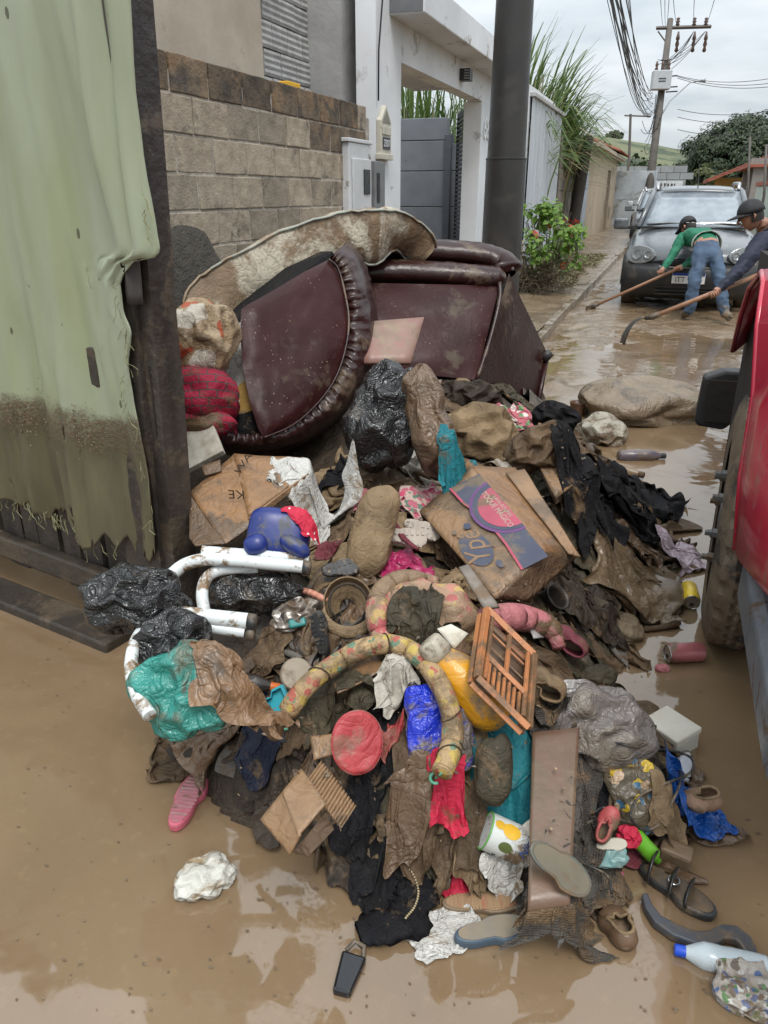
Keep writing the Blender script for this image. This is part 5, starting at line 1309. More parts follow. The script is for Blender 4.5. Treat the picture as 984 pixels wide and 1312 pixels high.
m_blackp = M_('black_bag_film', crease=0.9, cs=18, col=(.014, .014, .015), rough=.22, col2=(.02, .02, .02), ns=8, mud=.14, mudcol=(.12, .095, .07), ms=5, mr=.5, bump=.35, bs=50, bd=.004, spec=.6)
m_tealp = M_('teal_bag_film', crease=0.8, cs=18, col=(.035, .235, .195), rough=.28, col2=(.028, .19, .16), ns=6, mud=.34, mudcol=(.12, .15, .11), ms=7, bump=.3, bs=60, bd=.003)
m_greyp = M_('grey_bag_film', crease=0.7, cs=17, col=(.19, .165, .155), rough=.33, col2=(.125, .11, .105), ns=5, mud=.3, mudcol=(.21, .175, .14), ms=5, mr=.42, bump=.3, bs=50, bd=.003)
m_clearp = M_('cloudy_film', crease=0.7, cs=18, col=(.36, .34, .27), rough=.25, col2=(.25, .22, .17), ns=6, mud=.35, ms=5, mr=.4)
m_blue = M_('blue_bag_film', crease=0.8, cs=22, col=(.012, .035, .50), rough=.3, col2=(.01, .025, .36), ns=7, mud=.5, mudcol=(.17, .14, .12), ms=11, mr=.5, bump=.3)
m_bluebag = M_('royal_blue_film', crease=0.7, cs=22, col=(.008, .085, .36), rough=.28, col2=(.006, .06, .26), ns=7, mud=.14, ms=7, bump=.3)
def corr(N, v, base): return base
m_card = M_('wet_cardboard', crease=0.35, cs=14, col=(.27, .145, .064), rough=.42, col2=(.185, .10, .046), ns=6, mud=.42, mudcol=(.135, .09, .055), ms=6, mr=.4, bump=.3, bs=70, bd=.003, stretch=(1, 3, 1))
m_card2 = M_('soaked_cardboard', crease=0.6, cs=14, col=(.155, .095, .054), rough=.4, col2=(.10, .065, .04), ns=6, mud=.3, mudcol=(.115, .082, .054), ms=5, mr=.35, bump=.3, bs=60, bd=.004)
m_cardl = M_('light_cardboard', crease=0.35, cs=13, col=(.27, .16, .082), rough=.45, col2=(.19, .115, .06), ns=6, mud=.45, mudcol=(.165, .11, .066), ms=7, mr=.42, bump=.25, bs=60)
m_leath = M_('maroon_leather', crease=.10, cs=12, col=(.034, .0105, .009), rough=.31, col2=(.022, .008, .007), ns=3, mud=.2, mudcol=(.15, .105, .07), ms=3.2, mr=.45, bump=.35, bs=38, bd=.003, spec=.42)
m_leath2 = M_('maroon_leather_panel', crease=.05, cs=7, col=(.040, .0095, .009), rough=.40, col2=(.026, .007, .007), ns=4, mud=.17, mudcol=(.085, .06, .042), ms=4, mr=.45, bump=.3, bs=45, bd=.003, spec=.2, speck=.4, speckcol=(.22, .17, .12))
def floral(cols, sc=28., th=.42, wob=.5):
    def f(N, v, base):
        for i, c in enumerate(cols):
            q = N.n('ShaderNodeVectorMath', {0: v, 1: (i*3.3, i*1.7, i*2.1)}, operation='ADD').outputs[0]
            q = N.n('ShaderNodeVectorMath', {0: q, 1: N.n('ShaderNodeVectorMath', {0: N.n('ShaderNodeTexNoise', {'Vector': q, 'Scale': sc*.8}).outputs[1], 'Scale': wob/sc*2}, operation='SCALE').outputs[0]}, operation='ADD').outputs[0]
            vo = N.n('ShaderNodeTexVoronoi', {'Vector': q, 'Scale': sc}); d = vo.outputs['Distance']; rs = N.n('ShaderNodeSeparateXYZ', {0: vo.outputs['Color']}).outputs[i % 3]
            base = N.mix(N.math('MULTIPLY', N.math('LESS_THAN', d, th), N.math('LESS_THAN', rs, .45)), base, c)
        return base
    return f
def stripes(c, sc, axis='X', th=.5, dist=0.):
    def f(N, v, base):
        w = N.n('ShaderNodeTexWave', {'Vector': v, 'Scale': sc, 'Distortion': dist}, bands_direction=axis).outputs[1]
        return N.mix(N.math('GREATER_THAN', w, th), base, c)
    return f
m_floralp = fab('pink_floral_cloth', (.50, .38, .33), (.42, .30, .26), .22, pat=floral([(.45, .07, .13), (.10, .16, .12), (.42, .12, .16)], 42, .5))
m_quilt = fab('floral_quilt', (.38, .255, .17), (.30, .19, .13), .5, pat=floral([(.40, .11, .11), (.42, .2, .15), (.42, .29, .12)], 34, .5), ms=5, mudcol=(.26, .18, .115))
m_roll = fab('flowered_oilcloth', (.38, .265, .14), (.32, .22, .12), .42, pat=floral([(.13, .2, .13), (.36, .11, .08), (.42, .31, .09)], 36, .42), ms=8, mudcol=(.22, .155, .09))
m_patch = fab('red_patchwork', (.34, .02, .05), (.28, .018, .04), .2, pat=lambda N, v, b: N.mix(N.math('GREATER_THAN', N.n('ShaderNodeTexBrick', {'Vector': N.n('ShaderNodeVectorMath', {0: v, 1: (1, 1, 1)}, operation='MULTIPLY').outputs[0], 'Scale': 9.}).outputs[1], .5), b, (.08, .06, .06)))
m_mattr = M_('stained_ticking', crease=0.4, cs=16, col=(.47, .42, .33), rough=.75, col2=(.38, .33, .25), ns=9, mud=.52, mudcol=(.21, .14, .08), ms=4.5, mr=.65, bump=.5, bs=35, bd=.006,
             pat=lambda N, v, b: N.mix(N.math('MULTIPLY', N.ramp(N.noise(v, 14, 4, .6, 3.5), .52, .60), .6), b, (.22, .20, .165)))
m_meshc = fab('dark_mesh_cloth', (.075, .066, .056), (.045, .04, .035), .4, weave=55., bump=.9)
m_foamw = fab('white_lining', (.52, .50, .46), (.40, .38, .34), .2)
m_yel = M_('yellow_plastic', crease=0.2, cs=14, col=(.62, .30, .015), rough=.3, col2=(.55, .25, .012), ns=6, mud=.36, mudcol=(.28, .185, .10), ms=7, mr=.5)
m_orng = M_('orange_plastic', (.46, .19, .075), .42, (.36, .14, .055), ns=9, mud=.52, mudcol=(.20, .115, .06), ms=7, mr=.5)
m_bluepl = M_('blue_plastic', (.010, .026, .17), .34, (.008, .02, .13), ns=5, mud=.32, mudcol=(.07, .07, .085), ms=10, bump=.1, speck=.5)
m_whitem = M_('white_enamel', (.66, .70, .70), .35, (.58, .62, .62), ns=6, mud=.36, mudcol=(.24, .155, .085), ms=16, mr=.55, bump=.2, speck=.5)
m_rubb = M_('dark_rubber', (.03, .03, .031), .55, mud=.4, mudcol=(.15, .115, .08), ms=9)
m_brsole = M_('brown_sole', (.20, .14, .085), .55, (.15, .105, .065), ns=12, mud=.4)
m_board = M_('brown_board', (.15, .083, .05), .38, (.105, .06, .038), ns=5, mud=.5, mudcol=(.15, .10, .06), ms=9, mr=.3, speck=.5, bump=.25, bs=60)
m_pinkb = M_('pinkish_board', (.27, .15, .12), .4, (.23, .12, .10), ns=6, mud=.3, mudcol=(.27, .19, .13), ms=5, mr=.4)
m_sackm = M_('muddy_sack', crease=0.5, cs=10, col=(.22, .165, .108), rough=.38, col2=(.17, .125, .08), ns=5, bump=.5, bs=30, bd=.006, mud=.3, mudcol=(.13, .095, .062), ms=5, mr=.3)
# ================================================================== RAGS PACKED INTO THE HEAP, then garments thrown over them
RAGS = {0: [], 1: [], 2: []}
def rag(px, py, w, h, ang, mat, name, label, cat='cloth', cu=.6, cv=.6, amp=.05, layer=1, group=None, thick=0., hk=1.25):
    q = hit(px, py); s = float((q-Vector(C0)).dot(Vector(FW)))/F_
    if layer < 2: w, h = w*1.2, h*1.2
    else: hk = .95
    RAGS[layer].append(((q.x, q.y), w*s/cu, h*s*hk/cv, YAW+R(ang), cu, cv, nxt(), amp, mat, name, label, cat, group, thick))
def settle(layer, batches=1, **k):
    for b in range(batches): settle_(RAGS[layer][b::batches], **k)
def settle_(sp, **k):
    X = sheets([q[:8] for q in sp], **k)
    for q, A in zip(sp, X):
        stamp(A.reshape(-1, 3)); cell(MB().grid(A), q[9], q[10], q[11], q[8], None, q[12], smooth=True, sub=1, solid=q[13])
FILL = [('brown_rag', 'mud-brown sodden rag packed into the heap', m_brown), ('dark_rag', 'dark sodden rag packed into the heap', m_dkbr), ('khaki_rag', 'khaki sodden rag packed into the heap', m_khaki), ('olive_rag', 'olive sodden rag packed into the heap', m_olive),
        ('grey_rag', 'greyish sodden rag packed into the heap', m_greyc), ('paper_rag', 'brown soaked paper packed into the heap', m_card2), ('black_scrap', 'black sodden scrap packed into the heap', m_black), ('maroon_scrap', 'dull maroon scrap packed into the heap', m_maroonc), ('pale_scrap', 'dirty white scrap packed into the heap', m_whitec), ('pink_scrap', 'dull pink scrap packed into the heap', m_pinkc)]
r = random.Random(21); poly = [(262, 990), (350, 1060), (470, 1085), (600, 1100), (760, 1120), (860, 1050), (840, 960), (760, 890), (745, 830), (840, 700), (800, 620), (720, 540), (560, 600), (440, 600), (415, 640), (430, 740), (400, 800), (330, 850), (285, 890)]
def inpoly(x, y):
    c = False
    for (x0, y0), (x1, y1) in zip(poly, poly[1:]+poly[:1]):
        if (y0 > y) != (y1 > y) and x < (x1-x0)*(y-y0)/(y1-y0)+x0: c = not c
    return c
LAND = [(640, 690, 'printed box'), (552, 800, 'flowered quilt'), (458, 951, 'round red disc'), (768, 934, 'grey rubbish bag'), (478, 683, 'khaki bolster'), (645, 840, 'orange crate'), (520, 540, 'shiny black bag'), (710, 1050, 'wide brown board'), (780, 640, 'black coat'), (390, 1035, 'torn corrugated carton'), (604, 886, 'yellow jug'), (447, 776, 'upturned brown cap'), (800, 745, 'mud-coated curtain'), (815, 1020, 'printed sack'), (575, 1035, 'bright red shirt'), (480, 1030, 'black leggings'), (312, 962, 'brown paper sack'), (690, 575, 'folded cardboard'), (365, 860, 'round jar lid')]
def beside(x, y): return ' packed in beside the '+min(LAND, key=lambda q: math.hypot(q[0]-x, q[1]-y))[2]
cnt = 0; spots = []; tries = 0
KEEP = [(640, 690, 80), (478, 683, 34), (552, 800, 50), (768, 934, 46), (312, 962, 48), (390, 1035, 46), (496, 535, 50), (358, 684, 45), (645, 840, 42), (604, 886, 40), (458, 951, 32), (562, 932, 44), (710, 1050, 34), (640, 600, 50)]
while cnt < 76 and tries < 40000:
    tries += 1
    x, y = r.uniform(262, 860), r.uniform(540, 1115)
    if not inpoly(x, y) or any(math.hypot(x-a, y-b) < 30 for a, b in spots) or any(math.hypot(x-a, y-b) < c for a, b, c in KEEP): continue
    spots.append((x, y)); cnt += 1
    nm, lb, mt_ = r.choices(FILL, (22, 16, 14, 12, 6, 12, 9, 4, 4, 3))[0]
    rag(x, y, r.uniform(70, 125), r.uniform(60, 105), r.uniform(0, 180), mt_, nm, lb.replace(' packed into the heap', beside(x, y)), 'rag' if 'rag' in nm else 'scrap', layer=0, amp=.085, cu=r.uniform(.36, .55), cv=r.uniform(.4, .6), group=lb.replace(' packed into the heap', '')+' pieces')
for k in range(18):
    x, y = r.uniform(300, 840), r.uniform(560, 1080)
    while not inpoly(x, y): x, y = r.uniform(300, 840), r.uniform(560, 1080)
    rag(x, y, r.uniform(34, 62), r.uniform(30, 55), r.uniform(0, 180), r.choice((m_card, m_card2, m_cardl)), 'cardboard_scrap', 'torn stiff cardboard scrap'+beside(x, y), 'cardboard', .93, .93, .015, 0, 'torn cardboard scraps', .003)
settle(0, 4, n=34, steps=32)
# ---------- clothes and rags that drape over everything
for a in ((755, 640, 60, 90, 20, m_black, 'black_trousers', 'black trousers tangled below the folded cardboard', 'trousers'), (808, 655, 62, 60, -20, m_black, 'black_jacket', 'black jacket heaped at the right shoulder of the heap', 'jacket'),
          (735, 690, 60, 50, 0, m_olive, 'olive_shirt', 'olive wet shirt below the black trousers', 'shirt'), (815, 690, 50, 40, 10, m_card2, 'brown_paper', 'crumpled brown paper in front of the black jacket', 'paper'),
          (745, 570, 46, 50, -30, m_brown, 'brown_shirt', 'brown shirt spilling right of the folded cardboard', 'shirt'), (662, 540, 48, 40, 15, fab('pink_green_print', (.45, .14, .17), (.38, .1, .13), .15, pat=floral([(.62, .55, .5), (.14, .25, .12)], 30, .42)), 'print_blouse', 'pink and green printed blouse behind the tan bundle', 'blouse'),
          (582, 606, 52, 34, 20, m_tealc, 'teal_shirt', 'bright teal shirt above the printed box', 'shirt'), (655, 592, 26, 56, -35, m_whitec, 'white_sleeve', 'white striped sleeve beside the folded cardboard', 'sleeve'),
          (560, 662, 80, 44, -12, m_floralp, 'floral_dress', 'pink flowered dress bunched on the canvas shoes', 'dress'), (512, 652, 44, 34, 20, m_floralp, 'floral_scarf', 'pink flowered scarf beside the khaki bolster', 'scarf'),
          (515, 722, 52, 34, 0, M_('magenta_film', (.36, .02, .10), .4, (.28, .015, .07), ns=8, mud=.2), 'magenta_bag', 'magenta plastic bag under the canvas shoes', 'bag'),
          (440, 605, 36, 62, -20, m_black, 'black_sock', 'black cloth hanging down from the gathered sofa border', 'cloth'), (462, 648, 30, 26, 0, m_pinkc, 'pink_rag', 'small pink rag above the khaki bolster', 'rag'),
          (425, 692, 46, 46, 10, m_brown, 'brown_towel', 'brown towel right of the blue seat', 'towel'), (418, 712, 30, 20, 0, m_maroonc, 'maroon_rag', 'maroon rag under the brown towel', 'rag'),
          (585, 710, 40, 34, 0, m_card2, 'paper_scrap', 'brown paper scrap left of the printed box', 'paper'), (438, 900, 66, 44, 20, m_olive, 'olive_trousers', 'dark olive trousers inside the arch of the flowered roll', 'trousers'),
          (395, 925, 50, 40, -10, m_brown, 'brown_sleeve', 'brown sleeve left of the round red disc', 'sleeve'), (480, 1030, 56, 110, 4, m_black, 'black_leggings', 'long black leggings hanging to the waterline', 'leggings'),
          (455, 1072, 40, 34, -20, m_black, 'black_rag', 'black rag with white care label at the waterline', 'rag'), (535, 1015, 44, 74, 10, m_brown, 'brown_blouse', 'brown blouse below the vivid blue bag', 'blouse'),
          (576, 1035, 44, 92, 6, m_redc, 'red_shirt', 'bright red shirt hanging at the front of the heap', 'shirt'), (608, 1040, 34, 96, -10, m_khaki, 'strappy_top', 'khaki strappy top hanging beside the red shirt', 'top'),
          (590, 1092, 70, 34, 10, m_brown, 'brown_trousers', 'brown trousers trailing in the water under the red shirt', 'trousers'), (520, 1085, 70, 36, -15, m_olive, 'olive_jacket', 'dark olive jacket trailing into the water', 'jacket'),
          (650, 1010, 56, 92, 8, m_tealc, 'teal_curtain', 'teal curtain hanging left of the brown board', 'curtain'), (688, 915, 60, 60, 35, m_meshc, 'mesh_shirt', 'dark mesh shirt twisted below the tan slipper', 'shirt'),
          (728, 1040, 56, 104, -20, m_meshc, 'mesh_curtain', 'dark mesh curtain dragged across the brown board', 'curtain'), (742, 1120, 76, 60, 15, m_meshc, 'mesh_trousers', 'dark mesh trousers at the right front edge', 'trousers'),
          (700, 1148, 60, 30, -5, m_meshc, 'mesh_sleeve', 'dark mesh sleeve over the foot of the brown board', 'sleeve'), (850, 985, 46, 36, 20, m_dkbr, 'dark_scarf', 'dark brown scarf under the looped cable', 'scarf'),
          (800, 960, 40, 30, -20, m_olive, 'olive_rag', 'olive rag below the grey bag', 'rag'), (690, 690, 40, 30, 10, m_olive, 'hidden_vest', 'olive vest showing under the printed box corner', 'vest'),
          (770, 790, 50, 34, 10, m_dkbr, 'dark_coat', 'dark brown coat at the foot of the printed box', 'coat'), (725, 745, 60, 44, -10, m_dkbr, 'dark_skirt', 'dark brown pleated skirt right of the printed box', 'skirt'),
          (660, 870, 36, 40, 0, m_dkbr, 'dark_hood', 'dark brown hood between crate and yellow jug', 'hood'), (625, 960, 40, 30, 0, m_olive, 'olive_cuff', 'olive cuff below the yellow jug', 'cuff'),
          (340, 840, 50, 40, 0, m_brown, 'brown_flannel', 'brown flannel above the orange capped bottle', 'flannel'), (300, 900, 40, 40, 30, m_card2, 'brown_wrap', 'brown wrapping beside the teal green bag', 'wrapping'),
          (445, 1000, 44, 40, 0, m_dkbr, 'dark_blouse', 'dark brown blouse under the round red disc', 'blouse'), (545, 985, 40, 34, 0, m_khaki, 'khaki_cloth', 'khaki cloth right of the black leggings', 'cloth'),
          (610, 508, 60, 40, 10, m_dkbr, 'dark_blanket', 'dark brown blanket bunched under the tipped armchair', 'blanket'), (665, 512, 60, 40, -20, m_olive, 'olive_blanket', 'olive blanket trailing out from under the armchair', 'blanket'), (560, 520, 50, 40, 30, m_brown, 'brown_blanket', 'brown blanket between the brown sack and armchair', 'blanket'),
          (400, 990, 36, 30, 20, m_card2, 'damp_paper', 'damp paper above the torn corrugated carton', 'paper')):
    rag(*a, layer=1, amp=.08, cu=.5, cv=.5)
settle(1, 3, n=36, steps=34)
HMB = HM.copy()
# ================================================================== BIG PIECES AT THE BACK OF THE HEAP
def curve(pts, n):
    """smooth resample of a polyline (Catmull-Rom)"""
    p = [Vector(q) for q in pts]; p = [p[0]*2-p[1]]+p+[p[-1]*2-p[-2]]; out = []
    for k in range(n):
        t = k/(n-1)*(len(p)-3); i = min(int(t), len(p)-4); f = t-i; a, b, c, d = p[i:i+4]
        out.append(.5*((2*b)+(c-a)*f+(2*a-5*b+4*c-d)*f*f+(3*b-a-3*c+d)*f**3))
    return out
# mattress
mt = thing('mattress', 'bent stained floral mattress slumped over the two sofa pieces', 'mattress', TR((-1.6, 3.7, .9)))
top = curve([P(x, y, z) for x, y, z in ((222, 385, 3.25), (262, 347, 3.30), (325, 311, 3.36), (395, 281, 3.45), (455, 267, 3.55), (505, 268, 3.68), (540, 284, 3.82), (566, 312, 3.92))], 44)
A = np.zeros((44, 20, 3)); thick = .24; depth = Vector(FH)*.78+Vector((0, 0, -.04))
edgeT, edgeB = [], []
for i, p in enumerate(top):
    tan = (top[min(i+1, 43)]-top[max(i-1, 0)]).normalized(); dn = tan.cross(Vector(FH)).normalized(); dn = dn if dn.z < 0 else -dn
    th = thick*(1+.10*math.sin(i*.5))*(1-.35*max(0, (i-26)/17)); e = min(1, i/2.5, (43-i)/2.5); e = .55+.45*math.sqrt(max(0, e))
    pr = [(0, .10), (-.012, .35), (-.014, .6), (-.004, .88), (.03, 1.0), (.2, 1.01), (.45, 1.0), (.7, 1.0), (.95, 1.0), (1, .9), (1.01, .6), (1.01, .3), (1, .08), (.95, 0), (.7, 0), (.45, 0), (.2, -.01), (.06, -.01), (.02, .02), (.005, .05)]
    for k, (d, t) in enumerate(pr):
        q = p+depth*d+dn*(th*(.5+(t-.5)*e)); w = .016*nz(q, 8, 1)+.010*nz(q, 21, 2)+.004*nz(q, 50, 3)
        A[i, k] = q+Vector(FH)*w+Vector((0, 0, .8*w))
    edgeT.append(Vector(A[i, 19])-Vector(FH)*.006+Vector((0, 0, .004))); edgeB.append(Vector(A[i, 4])-Vector(FH)*.004)
mb = MB().grid(A, wrapv=True); mb.f += [tuple(range(20)), tuple(43*20+k for k in range(20))[::-1]]
mb.build('ticking', m_mattr, mt, world=True, smooth=True)
m_pipe = M_('piping_tape', (.25, .30, .26), .7, (.36, .34, .29), ns=9, mud=.5, mudcol=(.3, .22, .14))
MB().tube(edgeT, .006, 6).build('piping', m_pipe, mt, world=True, smooth=True); MB().tube(edgeB, .006, 6).build('piping', m_pipe, mt, world=True, smooth=True)
# left sofa piece: D-shaped arm panel with gathered border
sa = thing('sofa_arm', 'dark maroon leatherette sofa arm standing on end, border gathered', 'sofa', TR((-1.75, 2.9, .3)))
out = [(309, 396), (316, 391), (345, 375), (390, 348), (420, 333), (432, 345), (441, 376), (446, 412), (441, 450), (427, 488), (402, 520), (372, 545), (340, 560), (332, 556), (320, 515), (311, 470), (308, 430)]
def zpan(x, y): return 3.02+.0016*(x-380)+.0008*(470-y)
ctr = Vector((382, 450, 0))
Lp = [(333, 420), (348, 390), (375, 345), (391, 316), (396, 309), (430, 308), (470, 311), (515, 320), (550, 331), (560, 338)]; Rp = [(333, 421), (345, 432), (376, 441), (412, 446), (450, 441), (488, 427), (520, 402), (545, 372), (560, 341)]
A = np.zeros((44, 26, 3))
for i in range(44):
    y = 333+227*i/43; xl = np.interp(y, [a for a, b in Lp], [b for a, b in Lp]); xr = np.interp(y, [a for a, b in Rp], [b for a, b in Rp])
    for k in range(26):
        f = k/25; x = xl+(xr-xl)*f; e = min(1, (x-xl)/25, (xr-x)/25+.0, (560-y)/25); e = max(0, e); bul = .028*(e*(2-e))*(.7+.3*math.sin(math.pi*f))
        A[i, k] = P(x, y, zpan(x, y)-bul-.010*nz((x*.025, y*.025, 0), 1., 3)-.004*nz((x*.08, y*.08, 2), 1., 3))
MB().grid(A).build('panel', m_leath2, sa, world=True, smooth=True)
pp1 = curve([(421, 332, 0), (433, 344, 0), (442, 376, 0), (447, 412, 0), (442, 450, 0), (428, 488, 0), (403, 521, 0), (373, 546, 0), (338, 561, 0)], 60)
MB().tube([P(c.x, c.y, zpan(c.x, c.y)-.010) for c in pp1], .005, 6).build('piping', m_leath, sa, world=True, smooth=True)
# gathered border: radius ripples along the path, wrapping to the back
bo = curve([(422, 331, 0), (435, 345, 0), (444, 378, 0), (449, 413, 0), (444, 452, 0), (430, 490, 0), (404, 522, 0), (372, 545, 0), (330, 558, 0), (285, 556, 0)], 330)
A = np.zeros((330, 18, 3)); r_ = random.Random(4); ph = 0
for i, c in enumerate(bo):
    a = bo[min(i+1, 329)]-bo[max(i-1, 0)]; nrm = Vector((a.y, -a.x, 0)).normalized(); nrm = -nrm if nrm.dot(c-ctr) < 0 else nrm
    ph += r_.uniform(.15, .95); w = 33+5*math.sin(i*.013)
    for k in range(18):
        f = k/17; t = math.pi*f
        gat = math.sin(ph+2.2*nz((i*.034, k*.35, 0), 1.))*(.35+.65*abs(1-2*f)**1.5)
        q = c+nrm*(math.sin(t*.5)*w*1.0-2+.7*gat)
        z = zpan(c.x, c.y)+.012+.30*f**1.6-.055*math.sin(t)+.0065*gat+.014*nz((i*.05, k*.25, 5), 1.)
        if k == 7: z += .006
        A[i, k] = P(q.x, q.y, z)
MB().grid(A).build('gathered_border', m_leath, sa, world=True, smooth=True)
# box body behind the panel, stretched and blackened as shadow under the mattress
hull = MB(); bmx = bmesh.new()
for x, y, z in [(305, 410, 3.16), (425, 322, 3.2), (455, 400, 3.25), (448, 490, 3.22), (390, 550, 3.16), (310, 556, 3.12), (262, 420, 3.6), (258, 398, 3.62), (285, 372, 3.7), (400, 322, 3.75), (450, 345, 3.75), (440, 520, 3.6), (330, 575, 3.4)]: bmx.verts.new(P(x, y, z+.03))
bmesh.ops.convex_hull(bmx, input=bmx.verts[:]); bmx.verts.index_update()
hull.add([v.co.copy() for v in bmx.verts if v.link_faces], [], None); mp = {v: i for i, v in enumerate([v for v in bmx.verts if v.link_faces])}
hull.f = [tuple(mp[v] for v in f.verts) for f in bmx.faces]; bmx.free()
hull.build('shadow_back_body', m_black, sa, world=True)
def pxgrid(quad, nu, nv, amp=.0, sc=.05, seed=0):
    """sheet spanned by four (px,py,depth) corners with wrinkles"""
    A = np.zeros((nu, nv, 3)); q = [Vector(c) for c in quad]
    for i in range(nu):
        for k in range(nv):
            c = q[0].lerp(q[1], k/(nv-1)).lerp(q[3].lerp(q[2], k/(nv-1)), i/(nu-1))
            w = nz((c.x*sc, c.y*sc, seed), 1., seed)+.5*nz((c.x*sc*2.7, c.y*sc*2.7, seed), 1., seed+3)
            A[i, k] = P(c.x+w*amp*120, c.y+w*amp*90, c.z+w*amp)
    return A
MB().grid(pxgrid([(306, 415, 3.08), (318, 405, 3.05), (322, 500, 3.0), (262, 562, 2.98)], 16, 10, .012, .06, 2)).build('torn_lining', m_foamw, sa, world=True, smooth=True)
MB().grid(pxgrid([(300, 492, 3.02), (322, 478, 3.0), (330, 530, 2.98), (272, 548, 2.97)], 10, 10, .01, .06, 5)).build('foam', M_('yellow_foam_stuffing', (.42, .26, .07), .8, (.34, .2, .05), bump=.8, mud=.2), sa, world=True, smooth=True)
MB().grid(pxgrid([(266, 545, 2.96), (325, 525, 2.97), (350, 575, 2.95), (264, 575, 2.95)], 12, 14, .02, .08, 7)).build('dust_cover', m_black, sa, world=True, smooth=True)
# right armchair tipped over: two rolls, seat front and side panel
ac = thing('armchair', 'large dark maroon leatherette armchair tipped over under the mattress', 'armchair', TR((-1.0, 3.9, .2)))
def hullpart(pts, name, mat, parent, **k):
    b = bmesh.new()
    for p in pts: b.verts.new(p)
    bmesh.ops.convex_hull(b, input=b.verts[:]); vs = [v for v in b.verts if v.link_faces]; mp = {v: i for i, v in enumerate(vs)}
    h = MB(); h.v = [tuple(v.co) for v in vs]; h.f = [tuple(mp[v] for v in f.verts) for f in b.faces]; b.free()
    return h.build(name, mat, parent, world=True, **k)
A = np.zeros((14, 22, 3)); q0, q1, q2, q3 = Vector((452, 362, 3.82)), Vector((640, 366, 3.88)), Vector((610, 487, 3.72)), Vector((448, 470, 3.60))
for i in range(14):
    for k in range(22):
        c = q0.lerp(q1, k/21).lerp(q3.lerp(q2, k/21), i/13); bul = math.sin(math.pi*k/21)**.5*math.sin(math.pi*i/13)**.5
        A[i, k] = P(c.x, c.y, c.z-.035*bul-.012*nz((c.x*.02, c.y*.06, 1), 1.))
MB().grid(A).build('front_panel', m_leath2, ac, world=True, smooth=True)
sp = [(651, 352, 3.90), (702, 455, 4.40), (686, 527, 4.30), (616, 486, 3.74), (636, 370, 3.87)]
A = np.zeros((10, 12, 3)); s0, s1, s2, s3 = Vector((652, 350, 3.93)), Vector((703, 456, 4.42)), Vector((686, 527, 4.30)), Vector((613, 487, 3.74))
for i in range(10):
    for k in range(12):
        c = s0.lerp(s1, k/11).lerp(s3.lerp(s2, k/11), i/9); bul = math.sin(math.pi*k/11)*math.sin(math.pi*i/9); A[i, k] = P(c.x, c.y, c.z-.02*bul-.006*nz((c.x*.05, c.y*.05, 4), 1.))
MB().grid(A).build('side_panel', m_leath, ac, world=True, smooth=True)
seam = [P(*c) for c in curve([(640, 362, 3.86), (640, 385, 3.84), (628, 435, 3.78), (611, 487, 3.71)], 16)]
MB().tube(seam, .012, 7).build('piping', m_leath, ac, world=True, smooth=True)
def roll(path, r0, name, squ=1.0):
    pts = curve(path, 40); A = np.zeros((40, 14, 3)); W = [P(*p) for p in pts]
    for i, p in enumerate(W):
        tan = (W[min(i+1, 39)]-W[max(i-1, 0)]).normalized(); a = Vector((0, 0, 1))-tan*tan.z; a.normalize(); b = tan.cross(a)
        e = min(1., (i+1)/4, (40-i)/4)**.5
        for k in range(14):
            t = 2*math.pi*k/14; rr = r0*e*(1+.05*nz((i*.4, math.cos(t)*2, math.sin(t)*2), 1., 6)+.02*math.sin(i*2.1+k))
            A[i, k] = p+a*math.cos(t)*rr+b*math.sin(t)*rr*squ
    return MB().grid(A, wrapv=True).build(name, m_leath, ac, world=True, smooth=True)
roll([(440, 322, 4.05), (520, 321, 4.03), (600, 325, 4.02), (640, 334, 4.0), (652, 352, 3.98)], .062, 'back_roll', 1.6)
roll([(445, 350, 3.92), (520, 349, 3.92), (600, 354, 3.92), (646, 358, 3.94)], .062, 'back_cushion', 1.3)
MB().tube([P(*c) for c in curve([(462, 312, 3.99), (540, 310, 3.98), (612, 315, 3.97), (645, 324, 3.96), (657, 346, 3.95)], 24)], .010, 6).build('piping', M_('worn_piping', (.24, .21, .2), .5, (.1, .07, .07), ns=30), ac, world=True, smooth=True)
hullpart([P(*c) for c in ((450, 330, 4.1), (645, 335, 4.1), (640, 372, 3.95), (612, 478, 3.85), (450, 468, 3.75), (450, 330, 4.7), (690, 440, 4.75), (697, 458, 4.5), (682, 515, 4.45), (455, 470, 4.6))], 'body', m_black, ac)
MB().tube([P(697, 452, 4.36), P(705, 460, 4.36)], [.035, .03], 8).build('foot', m_rubb, ac, world=True, smooth=True)
MB().tube([P(688, 525, 4.28), P(700, 462, 4.38)], .014, 6).build('piping', m_leath, ac, world=True, smooth=True)

# ================================================================== SOLIDS ON THE HEAP
def plate(name, label, cat, polys, mat, thick=.004, sub=0, group=None, world_off=0., n=10, bend=.0, seed=0, parent=None):
    """stiff sheets spanned by (px,py,depth offset) quads laid on the heap surface"""
    mb = MB()
    for q in polys:
        cs = [P(x, y, (hitz(x, y, HMB) if d < 2 else 0)+(d if d < 2 else d)) if d < 1.2 else P(x, y, d) for x, y, d in q]
        A = np.zeros((n, n, 3))
        for i in range(n):
            for k in range(n):
                p = cs[0].lerp(cs[1], k/(n-1)).lerp(cs[3].lerp(cs[2], k/(n-1)), i/(n-1)); w = nz(p, 11, seed)+.5*nz(p, 29, seed+2)
                A[i, k] = p+Vector((0, 0, 1))*bend*w-Vector(FH)*bend*.6*w
        mb.grid(A); stamp(A.reshape(-1, 3))
    if parent is not None: return mb.build(name, mat, parent, world=True, smooth=True, solid=thick, sharp=50)
    return cell(mb, name, label, cat, mat, None, group, smooth=True, solid=thick, sharp=50)
